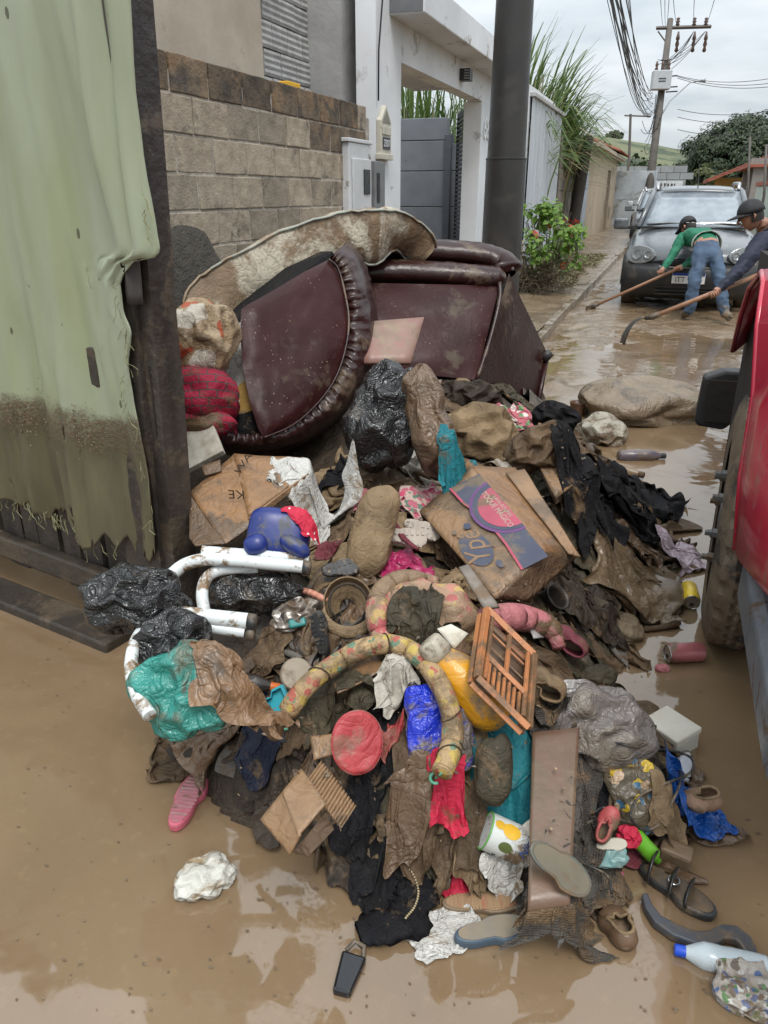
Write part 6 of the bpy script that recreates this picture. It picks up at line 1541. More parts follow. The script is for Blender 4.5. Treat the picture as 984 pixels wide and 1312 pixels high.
# -- left pocket between post and sofa arm
skin('patterned_bundle', 'brown and orange plastic-wrapped bundle under the mattress by the post', 'bundle', IF(258, 436, zc=2.85, roll=-25)[0], (.115, .14, .13), fab('printed_wrap', (.42, .33, .22), (.3, .2, .11), .38, rough=.3, pat=floral([(.4, .1, .05), (.55, .5, .42)], 9, .5)), .22, 2.6, seed=nxt())
skin('patchwork_cushion', 'red and black patchwork cushion squashed below the wrapped bundle', 'cushion', IF(258, 508, zc=2.85, roll=4)[0], (.13, .10, .14), m_patch, .10, 3., seed=nxt())
skin('patchwork_cushion', 'second red checked cushion wedged at the bottom against the post', 'cushion', IF(258, 545, zc=2.86, roll=-3)[0], (.13, .05, .13), m_patch, .10, 3., seed=nxt())
cell(MB().box2((-.16, -.012, -.1), (.10, .012, .1)), 'speckled_board', 'white speckled board edge lying beside the post under the sofa arm', 'board', M_('speckled_panel', (.5, .47, .4), .6, (.3, .26, .2), ns=25), IF(246, 572, zc=2.72, roll=28, tx=55)[0], bevel=.003)
# -- folded wet cardboard carton on the left
cb_ = thing('flattened_carton', 'large flattened wet brown carton with dark print left of heap', 'carton', TR(P(320, 640, 2.35)))
Q = lambda *c: [P(x, y, z) for x, y, z in c]
def sheet3(cs, name, mat, parent, n=12, bend=.008, thick=.006, seed=0):
    A = np.zeros((n, n, 3))
    for i in range(n):
        for k in range(n):
            p = cs[0].lerp(cs[1], k/(n-1)).lerp(cs[3].lerp(cs[2], k/(n-1)), i/(n-1)); w = nz(p, 9, seed)+.5*nz(p, 23, seed+2); A[i, k] = p+Vector((.3, -.6, .7))*bend*w
    stamp(A.reshape(-1, 3)); return MB().grid(A).build(name, mat, parent, world=True, smooth=True, solid=thick, sharp=50)
sheet3(Q((243, 632, 2.42), (300, 582, 2.55), (330, 668, 2.30), (288, 698, 2.24)), 'flap', m_card, cb_, seed=1)
sheet3(Q((300, 582, 2.55), (392, 588, 2.52), (396, 604, 2.48), (318, 662, 2.31)), 'flap', m_card, cb_, seed=2)
sheet3(Q((243, 634, 2.42), (290, 698, 2.235), (250, 700, 2.24), (243, 690, 2.28)), 'flap', m_card2, cb_, seed=3)
sheet3(Q((318, 664, 2.30), (395, 606, 2.47), (390, 616, 2.46), (322, 672, 2.32)), 'flap', m_cardl, cb_, 8, .004, seed=4)
m_print = M_('carton_ink', (.05, .032, .022), .6)
def mark3(txt, px, py, z, size, roll, parent, mat=None, tx=-35, ty=0, shear=0., name='lettering'):
    M, s = IF(px, py, zc=z, roll=roll, tx=tx, ty=ty); return text_mesh(txt, size, WM[parent.name].inverted() @ M, mat or m_print, parent, name, .0004, shear)
mark3('KE', 303, 633, 2.345, .045, 178, cb_); mark3('WA', 312, 594, 2.475, .045, 55, cb_)
sheet3(Q((258, 598, 2.5), (282, 590, 2.52), (284, 604, 2.48), (262, 610, 2.46)), 'flap', m_card2, cb_, 6, .004, seed=9)
# -- big printed box
bx = thing('printed_box', 'brown cardboard carton with dark blue and pink printed panel', 'box', TR(P(640, 690, 2.2)))
A0, B0, C_, D0 = P(604, 598, 2.42), P(698, 707, 2.06), P(634, 766, 1.98), P(538, 655, 2.34)   # printed face corners: top, right, bottom, left
nb = (B0-A0).cross(D0-A0).normalized(); nb = -nb if nb.dot(Vector(FW)) > 0 else nb
back = -nb*.26
E0 = P(660, 600, 2.55); F0 = P(740, 712, 2.18)
sheet3([D0, A0, B0, C_], 'printed_face', m_cardl, bx, 14, .004, .006, 1)
sheet3([A0, E0, F0, B0], 'top_flap', m_card, bx, 12, .006, .006, 2)
G0 = P(676, 770, 2.06)
sheet3([C_, B0, F0, G0], 'end_face', m_card2, bx, 10, .004, .006, 3)
sheet3([P(648, 606, 2.46), P(672, 602, 2.47), P(743, 714, 2.13), P(728, 709, 2.125)], 'loose_flap', m_cardl, bx, 10, .004, .006, 4)
sheet3([D0, A0, A0+back, D0+back], 'inner_face', m_card2, bx, 8, .003, .005, 5)
sheet3([P(575, 640, 2.39), P(606, 596, 2.44), P(600, 590, 2.5), P(560, 640, 2.45)], 'flap', m_card, bx, 8, .006, .005, 6)
ux = (B0-A0).normalized(); uy = (A0-D0); uy = (uy-ux*uy.dot(ux)).normalized(); FB = Matrix((ux, uy, nb)).transposed().to_4x4(); FB.translation = A0.lerp(C_, .5); FBL = WM[bx.name].inverted() @ FB
wf = (B0-A0).length; hf = (A0-D0).length
m_navyi = M_('navy_print', (.045, .052, .085), .55, (.065, .07, .095), ns=9, mud=.4, mudcol=(.17, .125, .085), ms=9); m_pinki = M_('pink_print', (.40, .065, .11), .55, (.32, .06, .09), ns=9, mud=.25, ms=8); m_violet = M_('violet_print', (.13, .05, .16), .55); m_pale = M_('pale_print', (.42, .36, .28), .55)
def prt(out, z, mat, name): MB().prism(out, z, z+.0006, FBL).build(name, mat, bx)
zb_ = .0075
prt([(-wf*.44, hf*.40), (wf*.49, hf*.38), (wf*.49, hf*.06), (wf*.25, hf*.10), (-wf*.05, hf*.10), (-wf*.25, hf*.0), (-wf*.44, -hf*.02)], zb_, m_navyi, 'print_band')
prt([(wf*.49, hf*.06), (wf*.25, hf*.10), (-wf*.05, hf*.10), (-wf*.25, hf*.0), (-wf*.44, -hf*.02), (-wf*.44, -hf*.05), (-wf*.24, -hf*.03), (-wf*.04, hf*.07), (wf*.25, hf*.07), (wf*.49, hf*.03)], zb_+.0002, m_pinki, 'print_line')
def half(cx, r, k): return [(cx+r*math.cos(math.pi+math.pi*i/20), hf*.40+k*r*math.sin(math.pi+math.pi*i/20)) for i in range(21)]
prt(half(-wf*.06, wf*.27, .82), zb_+.0008, m_violet, 'print_ring'); prt(half(-wf*.06, wf*.245, .82), zb_+.0016, m_navyi, 'print_ring'); prt(half(-wf*.05, wf*.21, .82), zb_+.0024, m_pinki, 'print_half_disc')
text_mesh('TOQUE MÁGICO', wf*.052, FBL @ Matrix.Translation((-wf*.05, hf*.27, zb_+.0032)), m_pale, bx, 'lettering', .0003); text_mesh('LAVA-ROUPAS', wf*.036, FBL @ Matrix.Translation((-wf*.05, hf*.35, zb_+.0032)), m_pale, bx, 'lettering', .0003)
ell = lambda cx, cy, a, b: [(cx+a*math.cos(2*math.pi*i/26), cy+b*math.sin(2*math.pi*i/26)) for i in range(26)]
prt(ell(wf*.17, -hf*.24, wf*.165, hf*.175), zb_, m_navyi, 'logo_disc'); prt(ell(wf*.37, -hf*.12, wf*.035, hf*.04), zb_, m_navyi, 'logo_dot'); prt(ell(-wf*.04, -hf*.16, wf*.03, hf*.045), zb_, m_navyi, 'logo_dot'); prt(ell(-wf*.04, -hf*.34, wf*.02, hf*.03), zb_, m_navyi, 'logo_dot')
text_mesh('Ypê', wf*.20, FBL @ Matrix.Translation((wf*.17, -hf*.24, zb_+.0012)) @ Matrix.Rotation(R(172), 4, 'Z'), m_cardl, bx, 'logo_lettering', .0003, .35)
# -- flattened cardboard right of the box
fc = thing('folded_cardboard', 'stack of folded tan cardboard sheets right of the printed box', 'cardboard', TR(P(715, 600, 2.7)))
for k in range(3): sheet3(Q((672, 560+4*k, 2.80+.012*k), (700, 556+4*k, 2.86+.012*k), (764, 596+5*k, 2.72+.012*k), (712, 640+3*k, 2.62+.012*k)), 'sheet', (m_cardl, m_card2, m_card2)[k], fc, 12, .005, .006, 11+k)
sheet3(Q((690, 542, 2.9), (708, 548, 2.88), (690, 585, 2.79), (680, 580, 2.8)), 'sheet', m_card, fc, 8, .004, .006, 15)
# ================================================================== THINGS OF THE HEAP
def skp(px, py, rx, ry, rz, mat, name, label, cat, roll=0, off=None, tx=-12, ty=0, zc=None, **k):
    """crumpled body sized in photograph pixels, resting on the heap"""
    zh = hitz(px, py, HM); z0 = min(zc, zh+.02) if zc is not None else zh; s = z0/F_; o = rz*s*.45 if off is None else off
    M, s = IF(px, py, o, roll, tx, ty, z0); k.setdefault('n', 4)
    return skin(name, label, cat, M, (rx*s, ry*s, rz*s), mat, seed=nxt(), **k)
def foot(L, W, n=28, heel=.8):
    out = []
    for i in range(n):
        a = 2*math.pi*i/n; x = math.cos(a); y = math.sin(a); w = W/2*(1.0 if x > 0 else heel)*(1-.18*math.exp(-((x+.12)/.3)**2)*(1 if y < 0 else .4))
        out.append((x*L/2, math.copysign(abs(y)**.8, y)*w))
    return out
def sole(px, py, L, W, roll, mat, name, label, cat='sandal', off=.02, tx=-20, ty=0, thick=9, ribs=0, ribmat=None, frame=None, strap=None, tread=0):
    M, s = frame or IF(px, py, off, roll, tx, ty); t = thing(name, label, cat, M); L, W, th = L*s, W*s, thick*s
    MB().prism(foot(L, W), 0, th).build('sole', mat, t, bevel=th*.25)
    MB().prism(foot(L*.9, W*.84), th, th+.0012).build('footbed', ribmat or mat, t)
    for i in range(ribs):
        x = -L*.38+L*.76*i/max(1, ribs-1); w = W*.72*math.sqrt(max(.1, 1-(x/(L*.5))**2))
        MB().box((x, 0, th+.0016), (L*.76/ribs*.55, w, .0022)).build('rib', ribmat or mat, t)
    for i in range(tread):
        for e in (-1, 1):
            x = -L*.40+L*.8*i/max(1, tread-1); w = W*.36*math.sqrt(max(.1, 1-(x/(L*.52))**2))
            MB().box((x, e*w*.55, th+.002), (L*.8/tread*.6, w*.85, .004), Matrix.Rotation(R(e*12), 4, 'Z')).build('tread_block', mat, t)
    if strap:
        for x0, x1, hgt in strap[1]:
            pts = [(x0*L+(x1-x0)*L*k/8, W*.5*math.cos(math.pi*k/8), th+hgt*s*math.sin(math.pi*k/8)) for k in range(9)]
            MB().tube(pts, strap[2]*s, 8, flat=.35).build('strap', strap[0], t, smooth=True)
    return t
def shoe(px, py, L, W, H, roll, mat, name, label, frame=None, off=.02, tx=-20, ty=0, cat='shoe', rim=None, solemat=None, open_=.5):
    M, s = frame or IF(px, py, off, roll, tx, ty); t = thing(name, label, cat, M); L, W, H = L*s, W*s, H*s; n = 30; o0 = foot(L, W, n)
    A = np.zeros((7, n, 3))
    for i in range(7):
        v = i/6; sc = 1.0+.10*math.sin(v*math.pi)-.30*max(0, v-.4)
        for k, (x, y) in enumerate(o0):
            toe = max(0, min(1, (x/L+.5-open_)/.15)) if True else 0
            inw = toe*max(0, v-.35)*.9
            z = H*v*(1+.35*max(0, -x/L))*(1-.35*toe*v)
            w = 1+.05*nz((x*40, y*40, v*3), 1., 3)
            A[i, k] = (x*(sc-inw*.55)*w-(inw*L*.0), y*(sc-inw)*w, z)
    MB().grid(A, wrapv=True).build('upper', mat, t, smooth=True, solid=.004)
    MB().prism(foot(L*1.02, W*1.03, n), -.006, .004).build('sole', solemat or m_brsole, t, bevel=.003)
    MB().tube([tuple(p) for p in A[6]], .004, 6, closed=True).build('rim', rim or mat, t, smooth=True)
    return t
def ringprism(mb, out, hole, z0, z1, M=None):
    n = len(out); vs = [(x, y, z) for z in (z0, z1) for x, y in out]+[(x, y, z) for z in (z0, z1) for x, y in hole]; fs = []
    for i in range(n):
        j = (i+1) % n; fs += [(i, j, n+j, n+i), (2*n+j, 2*n+i, 3*n+i, 3*n+j), (n+i, n+j, 3*n+j, 3*n+i), (j, i, 2*n+i, 2*n+j)]
    return mb.add(vs, fs, M)
def bottle(px, py, L, r, roll, mat, capmat, name, label, frame=None, off=.03, neck=.32, capl=.1, tx=-15, ty=0, band=None, cat='bottle'):
    M, s = frame or IF(px, py, off, roll, tx, ty); t = thing(name, label, cat, M); L, r = L*s, r*s
    RX = Matrix.Rotation(R(90), 4, 'Y')
    MB().lathe([(r*.7, -L/2), (r, -L/2+r*.35), (r, -L*.1), (r*.96, L*.0), (r, L*.06), (r, L*(.5-neck)), (r*.75, L*(.5-neck*.7)), (r*.38, L*(.5-neck*.3)), (r*.36, L*(.5-capl))], 18, RX).build('body', mat, t, smooth=True, sharp=50)
    MB().lathe([(r*.44, L*(.5-capl)), (r*.44, L*.5), (r*.38, L*.5+.002)], 14, RX).build('cap', capmat, t, smooth=True, sharp=40)
    if band: MB().lathe([(r*1.012, -L*.30), (r*1.012, L*.10)], 18, RX, cap=False).build('label_band', band, t, smooth=True)
    return t
def pxtube(pts, r, off=.0, n=None, zc=None):
    c = curve([(x, y, 0) for x, y in pts], n or len(pts)*7); return [P(q.x, q.y, (zc if zc else hitz(q.x, q.y, HMB))-off) for q in c]
# ---------- white metal chair
ch = thing('metal_chair', 'white enamelled tube chair lying on its side by the post', 'chair', TR(P(240, 820, 1.9)))
def leg(pts, r, name='leg', caps=True):
    w = curve(pts, 40); return MB().tube([P(*p) for p in w], r, 14, caps).build(name, m_whitem, ch, world=True, smooth=True, sharp=60)
leg([(162, 778, 1.80), (215, 785, 1.80), (270, 791, 1.80), (317, 796, 1.80)], .0195)
leg([(192, 917, 1.56), (176, 890, 1.60), (168, 855, 1.66), (174, 822, 1.72), (190, 804, 1.76), (225, 800, 1.79), (270, 804, 1.80), (314, 810, 1.80)], .0145)
leg([(218, 738, 2.02), (236, 724, 2.03), (262, 717, 2.03), (300, 718, 2.03), (345, 722, 2.03), (388, 726, 2.03)], .0175)
leg([(259, 706, 2.05), (300, 709, 2.05), (350, 712, 2.05), (396, 716, 2.05)], .0145, 'stretcher')
leg([(262, 785, 1.98), (259, 760, 2.0), (265, 741, 2.03), (284, 730, 2.05), (330, 727, 2.06)], .016)
for x, y, z, rr in ((321, 797, 1.80, .021), (319, 811, 1.80, .017), (391, 727, 2.03, .019)): MB().tube([P(x-3, y, z), P(x+7, y+1, z)], rr, 12).build('rubber_foot', m_rubb, ch, world=True, smooth=True)
# ---------- bags at the left
skp(178, 768, 56, 40, 50, m_blackp, 'black_bag', 'torn black plastic bag against the foot of the post', 'bag', -8, zc=1.86, ex=.42, n=5, smooth=.16)
skp(222, 822, 46, 36, 40, m_blackp, 'black_bag', 'black plastic bag in the shadow under the white chair tubes', 'bag', 10, zc=1.86, ex=.38)
skp(240, 888, 56, 54, 34, m_tealp, 'teal_bag', 'translucent teal green plastic bag caught in the white chair', 'bag', 28, zc=1.66, ex=.36, n=5, smooth=.17, sq=2.8)
skp(325, 760, 60, 26, 30, m_blackp, 'black_bag', 'added black bag standing in for shade behind the upper chair tubes', 'bag', 0, zc=2.12, ex=.3)  # added black lump that paints the dark void under the tubes
# ---------- upper heap
skp(496, 535, 46, 66, 45, m_blackp, 'black_bag', 'tall shiny black rubbish bag leaning below the sofa arm', 'bag', -24, zc=2.62, ex=.42, n=5, smooth=.17)
skp(548, 538, 26, 62, 40, m_card2, 'brown_sack', 'brown wrinkled sack pressed against the shiny black bag', 'sack', 14, zc=2.62, ex=.24, sq=3.2)
plate('pink_board', 'pinkish brown laminated board propped before the armchair', 'board', [[(468, 414, 3.30), (543, 408, 3.36), (526, 466, 3.22), (466, 466, 3.18)]], m_pinkb, .018, n=6)
plate('small_board', 'small dark pink board stuck behind the brown sack', 'board', [[(536, 490, 3.1), (566, 488, 3.12), (556, 515, 3.05), (536, 515, 3.05)]], m_pinkb, .016, n=5)
skp(592, 494, 12, 9, 10, m_khaki, 'stuffing_lump', 'small round tan lump peeking from under the armchair', 'stuffing', 0, zc=3.5, ex=.1)
skp(617, 560, 44, 36, 36, m_khaki, 'tan_bundle', 'crumpled light tan cloth bundle above the printed box', 'bundle', -15, ex=.34, n=5, lump=.16)
skp(690, 575, 40, 26, 24, m_brown, 'brown_bundle', 'brown cloth bundle behind the folded cardboard', 'bundle', 20, ex=.4, n=5)
skp(600, 512, 40, 20, 24, m_dkbr, 'dark_bundle', 'dark wet bundle in the gap below the armchair', 'bundle', 0, ex=.4, n=5)
skp(712, 536, 28, 15, 20, m_black, 'black_cloth', 'fluffy black cloth heaped beside the folded cardboard', 'cloth', -20, zc=3.0, ex=.4)
skp(478, 683, 27, 55, 27, m_khaki, 'bolster', 'khaki tan bolster cushion standing in the middle of the heap', 'cushion', -12, zc=2.15, ex=.10, sq=3.4, n=5)
skp(358, 684, 40, 32, 24, m_bluepl, 'moulded_chair', 'dark blue moulded plastic seat beside the flattened carton', 'seat', -8, zc=2.12, ex=.0, sq=4.5, smooth=.3)
skp(328, 698, 16, 14, 14, m_bluepl, 'plastic_lobe', 'blue rounded plastic piece at the foot of the blue seat', 'plastic piece', 20, zc=2.06, ex=0., smooth=.3)
skp(378, 700, 22, 11, 12, m_bluepl, 'plastic_lobe', 'blue tongue-shaped plastic piece in front of the blue seat', 'plastic piece', -32, zc=2.05, ex=0., smooth=.3)
# ---------- middle
skp(552, 800, 62, 50, 42, m_quilt, 'floral_quilt', 'puffy pink and yellow flowered quilt in the heart of the heap', 'quilt', -18, ex=.20, n=5, off=.04)
tag(MB().tube(pxtube([(560, 748), (520, 742), (492, 758), (484, 790), (496, 825), (530, 850)], 1, .05), [.018+.014*math.sin(math.pi*min(1, (k+1)/42)) for k in range(42)], 12).build('quilt_roll', m_quilt, smooth=True), 'rolled flowered quilt edge curling round the flowered quilt', 'quilt')
plate('white_chip', 'white flaking painted chip on the flowered quilt', 'board', [[(560, 806, 1.80), (578, 800, 1.80), (600, 812, 1.78), (582, 832, 1.77)]], M_('flaked_white', (.6, .58, .5), .6, (.35, .3, .22), ns=30), .006, n=6)
tag(MB().tube(pxtube([(598, 806), (630, 792), (670, 792), (706, 806), (716, 830)], 1, .05), [.014+.022*math.sin(math.pi*min(.95, (k+2)/36)) for k in range(35)], 14).build('pink_roll', m_pinkc, smooth=True), 'rolled dusty pink cloth behind the orange crate', 'cloth')
# cap
def rib_(i): return 0
M, s = IF(447, 776, .05, 12, -20, 8); cp = thing('brown_hat', 'mud-brown cap lying upturned beside the flowered quilt', 'hat', M)
A = np.zeros((7, 26, 3))
for i in range(7):
    for k in range(26):
        a = 2*math.pi*k/26; r_ = 33*s*(1-.10*(i/6)**2-.55*max(0, (i-4)/2)**2); A[i, k] = (r_*math.cos(a)*.95, r_*math.sin(a)*1.05+4*s, -(i/6)*26*s)
MB().grid(A, wrapv=True).build('crown', m_khaki, cp, smooth=True, solid=.003)
A = np.zeros((4, 20, 3))
for i in range(4):
    for k in range(20):
        a = math.pi*1.0+math.pi*1.05*k/19; r_ = (31+15*(i/3)*math.sin(math.pi*k/19)**.6)*s; A[i, k] = (r_*math.cos(a), r_*math.sin(a)+4*s, .003-.006*(i/3))
MB().grid(A).build('brim', m_khaki, cp, smooth=True, solid=.004)
MB().tube([(26*s*math.cos(a)*.95, 26*s*math.sin(a)+4*s, -.004) for a in [R(20*k) for k in range(12)]], .004, 6).build('sweatband', m_dkbr, cp, smooth=True)
sole(413, 810, 58, 24, 100, m_rubb, 'shoe_sole', 'dark treaded shoe sole turned up beside the brown cap', 'shoe', .05, tread=9)
sole(437, 730, 50, 26, 8, m_rubb, 'shoe_sole', 'muddy treaded boot sole above the brown cap', 'shoe', .03, tread=7)
t1 = sole(517, 690, 60, 27, -10, M_('pale_sole', (.38, .33, .28), .6, (.3, .25, .2), ns=20), 'canvas_shoe', 'pale soled canvas shoe tied with red cloth, sole up', 'shoe', .06, tread=8)
sole(540, 680, 50, 25, -22, MATS['pale_sole'], 'canvas_shoe', 'second pale soled canvas shoe half under patterned cloth', 'shoe', .045, tread=7)
MB().tube(pxtube([(506, 672), (518, 690), (534, 703)], 1, .085), .010, 8, flat=.5).build('red_strip', m_maroonc, smooth=True); tag(bpy.data.objects['red_strip'], 'dark red cloth strip across the pale canvas shoe', 'cloth strip')
# dome, packet, small handles
cell(MB().lathe([(0.001, .022), (.02, .021), (.042, .014), (.055, .002), (.057, -.003)], 28, None), 'grey_dome', 'grey metal dome lid beside the upper chair tubes', 'lid', M_('dull_metal', (.17, .16, .15), .4, metal=.5, mud=.4), IF(352, 772, .02, 0, -30, 20)[0], smooth=True)
skp(376, 788, 30, 17, 12, M_('silver_packet', (.30, .28, .25), .3, (.12, .09, .07), ns=12, mud=.3, metal=.2, pat=floral([(.55, .52, .48), (.05, .04, .04)], 30, .4)), 'snack_packet', 'crumpled silvery snack packet by the rubber chair feet', 'packet', 20, ex=.5, off=.03)
cell(MB().box((0, 0, 0), (.045, .024, .014)), 'teal_brush', 'small teal plastic block beside the treaded shoe sole', 'plastic piece', M_('teal_plastic', (.03, .22, .21), .4, mud=.2), IF(381, 798, .03, 12, -20)[0], bevel=.006, bseg=3)
cell(MB().tube(pxtube([(386, 756), (400, 760), (420, 770)], 1, .05), .009, 8), 'peach_handle', 'peach plastic handle sticking out left of the brown cap', 'handle stick', M_('peach_plastic', (.50, .22, .15), .4, mud=.2), smooth=True)
cell(MB().lathe([(.001, .008), (.036, .008), (.040, .004), (.041, -.006)], 28), 'jar_lid', 'round beige jar lid under the flowered roll', 'lid', M_('beige_lid', (.33, .27, .20), .5, mud=.25), IF(380, 864, .03, 0, -15, 8)[0], smooth=True, sharp=40)
cell(MB().lathe([(.001, .013), (.013, .013), (.014, .0)], 16), 'red_stopper', 'small red bottle cap beside the flowered quilt', 'bottle cap', M_('red_plastic', (.45, .02, .025), .4), IF(493, 807, .055, 0, -30, 15)[0], smooth=True, sharp=40)
# flowered roll with green hooks
tr = thing('flowered_roll', 'long flowered oilcloth roll arched over the heap with green hooks', 'cloth roll', TR(P(480, 900, 1.7)))
pth = pxtube([(368, 912), (392, 880), (430, 850), (472, 829), (512, 827), (546, 850), (570, 890), (580, 930), (576, 965), (566, 990)], 1, .115, 80)
MB().tube(pth, [.0235*(1+.05*math.sin(k*.31)+.05*nz((k*.23, 0, 0), 1.)) for k in range(80)], 16).build('roll', m_roll, tr, world=True, smooth=True)
for i0 in (13, 31, 44, 58, 71):
    c = pth[i0]; d = (pth[i0+1]-pth[i0-1]).normalized(); a = d.orthogonal().normalized(); b = d.cross(a)
    MB().tube([c+(a*math.cos(t)+b*math.sin(t))*.0250+d*.010*math.sin(t+i0) for t in [2*math.pi*k/14 for k in range(14)]], .0016, 5, closed=True).build('binding', m_dkbr, tr, world=True, smooth=True)
m_hook = M_('green_hook', (.10, .36, .24), .35)
for e, (hx_, hy_) in ((0, (366, 928)), (-1, (558, 997))):
    c = P(hx_, hy_, hitz(hx_, hy_, HMB)-.07); MB().tube([pth[e], pth[e].lerp(c, .7), c], .003, 6).build('cord', m_hook, tr, world=True, smooth=True)
    MB().tube([c+(Vector(RT)*math.cos(t)+Vector(UP)*math.sin(t))*.011 for t in [R(40+26*k) for k in range(11)]], .0034, 7).build('hook', m_hook, tr, world=True, smooth=True)
# left front: bottle with orange cap, cutter, briefs
bottle(322, 876, 74, 13, -8, M_('dark_bottle', (.03, .022, .018), .35, mud=.4), M_('orange_cap', (.62, .14, .02), .35, mud=.08), 'capped_bottle', 'dark bottle with bright orange cap left of the jar lid', off=.055, capl=.38, neck=.44)
M, s = IF(352, 900, .075, 20, -15); cc = thing('cutter', 'turquoise plastic bird-shaped cutter above the navy briefs', 'cutter', M)
ol = [(17, 18), (20, -6), (12, -20), (-2, -16), (-14, -16), (-20, -4), (-8, -2), (-12, 8), (-2, 8), (2, 16)]
mb = MB(); ringprism(mb, [(x*s, y*s) for x, y in ol], [(x*s*.82, y*s*.82) for x, y in ol], -.012, .012); mb.build('wall', M_('turquoise_plastic', (.02, .34, .42), .4, mud=.12, mudcol=(.1, .2, .2)), cc)
MB().prism([(x*s*.81, y*s*.81) for x, y in ol], -.010, -.007).build('web', MATS['turquoise_plastic'], cc)
wb = thing('waistband', 'grey lettered elastic waistband edging the navy briefs', 'waistband', TR(P(345, 915, 1.6)))
bp_ = pxtube([(310, 903), (332, 910), (352, 925), (362, 950)], 1, .125, 24); MB().tube(bp_, .011, 8, flat=.35).build('band', M_('band_grey', (.06, .065, .08), .7), wb, world=True, smooth=True)
for i, chx in enumerate('SUPERIOR'):
    c = bp_[2+i*2+i//2]; d = (bp_[min(23, 4+i*2+i//2)]-c).normalized(); M = Matrix((d, (Vector(UP)-d*d.dot(Vector(UP))).normalized(), d.cross((Vector(UP)-d*d.dot(Vector(UP))).normalized()))).transposed().to_4x4(); M.translation = c+M.col[2].to_3d()*.0115
    text_mesh(chx, .014, WM[wb.name].inverted() @ M, m_pale, wb, 'letter', .0004)
# brown paper sack and cartons at the left front
cg = thing('torn_carton', 'torn corrugated carton with exposed flutes at the waterline', 'carton', TR(P(390, 1040, 1.45)))
def fluted(cs, name, mat, nf, amp=.0035):
    A = np.zeros((nf*6+1, 10, 3)); nn = (cs[1]-cs[0]).cross(cs[3]-cs[0]).normalized(); nn = -nn if nn.dot(Vector(FW)) > 0 else nn
    for i in range(nf*6+1):
        for k in range(10):
            p = cs[0].lerp(cs[1], k/9).lerp(cs[3].lerp(cs[2], k/9), i/(nf*6)); A[i, k] = p+nn*amp*math.cos(2*math.pi*i/6)+Vector((0, 0, .006*nz(p, 14, 3)))
    stamp(A.reshape(-1, 3)); return MB().grid(A).build(name, mat, cg, world=True, smooth=True, solid=.0015)
fluted(Q((412, 978, 1.545), (394, 1000, 1.50), (437, 1062, 1.42), (456, 1032, 1.46)), 'fluted_sheet', m_cardl, 15)
fluted(Q((418, 1042, 1.44), (376, 1092, 1.40), (395, 1096, 1.395), (428, 1062, 1.42)), 'fluted_sheet', m_card2, 9)
sheet3(Q((386, 985, 1.53), (418, 1030, 1.43), (382, 1072, 1.39), (362, 1015, 1.47)), 'sheet', m_cardl, cg, 12, .012, .005, 31)
sheet3(Q((366, 1010, 1.48), (385, 1070, 1.39), (372, 1095, 1.40), (334, 1050, 1.47)), 'sheet', m_cardl, cg, 12, .010, .005, 32)
plate('carton_scrap', 'small piece of carton below the flowered roll', 'cardboard', [[(398, 945, -.07), (428, 940, -.07), (430, 966, -.07), (402, 974, -.07)]], m_cardl, .006, bend=.006, seed=3)
plate('carton_scrap', 'stiff brown carton flap under the arch of the flowered roll', 'cardboard', [[(425, 868, -.06), (485, 838, -.06), (492, 858, -.07), (432, 888, -.07)]], m_card, .005, bend=.008, seed=6)
# red disc and rags round it
M, s = IF(458, 951, .085, 0, -10, 14); rd = thing('red_disc', 'round flat red cloth disc at the front of the heap', 'cushion', M)
A = np.zeros((9, 40, 3))
for i in range(9):
    for k in range(40):
        a = 2*math.pi*k/40; r_ = 33*s*i/8; A[i, k] = (r_*math.cos(a), r_*math.sin(a)*1.18, -.002*(1-(i/8)**2)+.006*nz((r_*math.cos(a)*30, r_*math.sin(a)*30, 0), 1.))
m_reddisc = M_('red_disc_fabric', (.40, .045, .05), .55, (.32, .035, .042), ns=6, mud=.36, mudcol=(.30, .12, .09), ms=9, bump=.3, crease=.35, cs=13., speck=.5)
MB().grid(A, wrapv=True).build('cover', m_reddisc, rd, smooth=True, solid=.008)
MB().tube([tuple(Vector(A[8, k])*1.005) for k in range(40)], .003, 6, closed=True).build('piping', m_reddisc, rd, smooth=True)
skp(512, 852, 15, 9, 9, M_('pink_bow', (.50, .05, .16), .6, mud=.15), 'pink_ribbon', 'bright pink ribbon on top of the dirty white cloth', 'ribbon', -15, off=.075, ex=.35)
skp(562, 932, 40, 54, 11, m_blue, 'blue_sheet', 'vivid blue muddy plastic bag under the end of flowered roll', 'bag', 4, off=.045, ex=.24, n=5, sq=5., smooth=.14, lump=.1)
# yellow jug
M, s = IF(602, 882, .085, -48, -12, 0); yj = thing('yellow_jug', 'muddy yellow plastic jug beside the blue bag', 'jug', M); RX = Matrix.Rotation(R(90), 4, 'Y')
MB().lathe([(.004, 62*s), (14*s, 60*s), (26*s, 50*s), (33*s, 30*s), (34*s, 5*s), (30*s, -25*s), (20*s, -48*s), (16*s, -56*s)], 28, RX).build('body', m_yel, yj, smooth=True)
MB().lathe([(17*s, -54*s), (19*s, -62*s), (18*s, -78*s), (15*s, -82*s)], 20, RX).build('neck', M_('cloudy_plastic', (.42, .38, .3), .35, mud=.3, ms=8), yj, smooth=True)
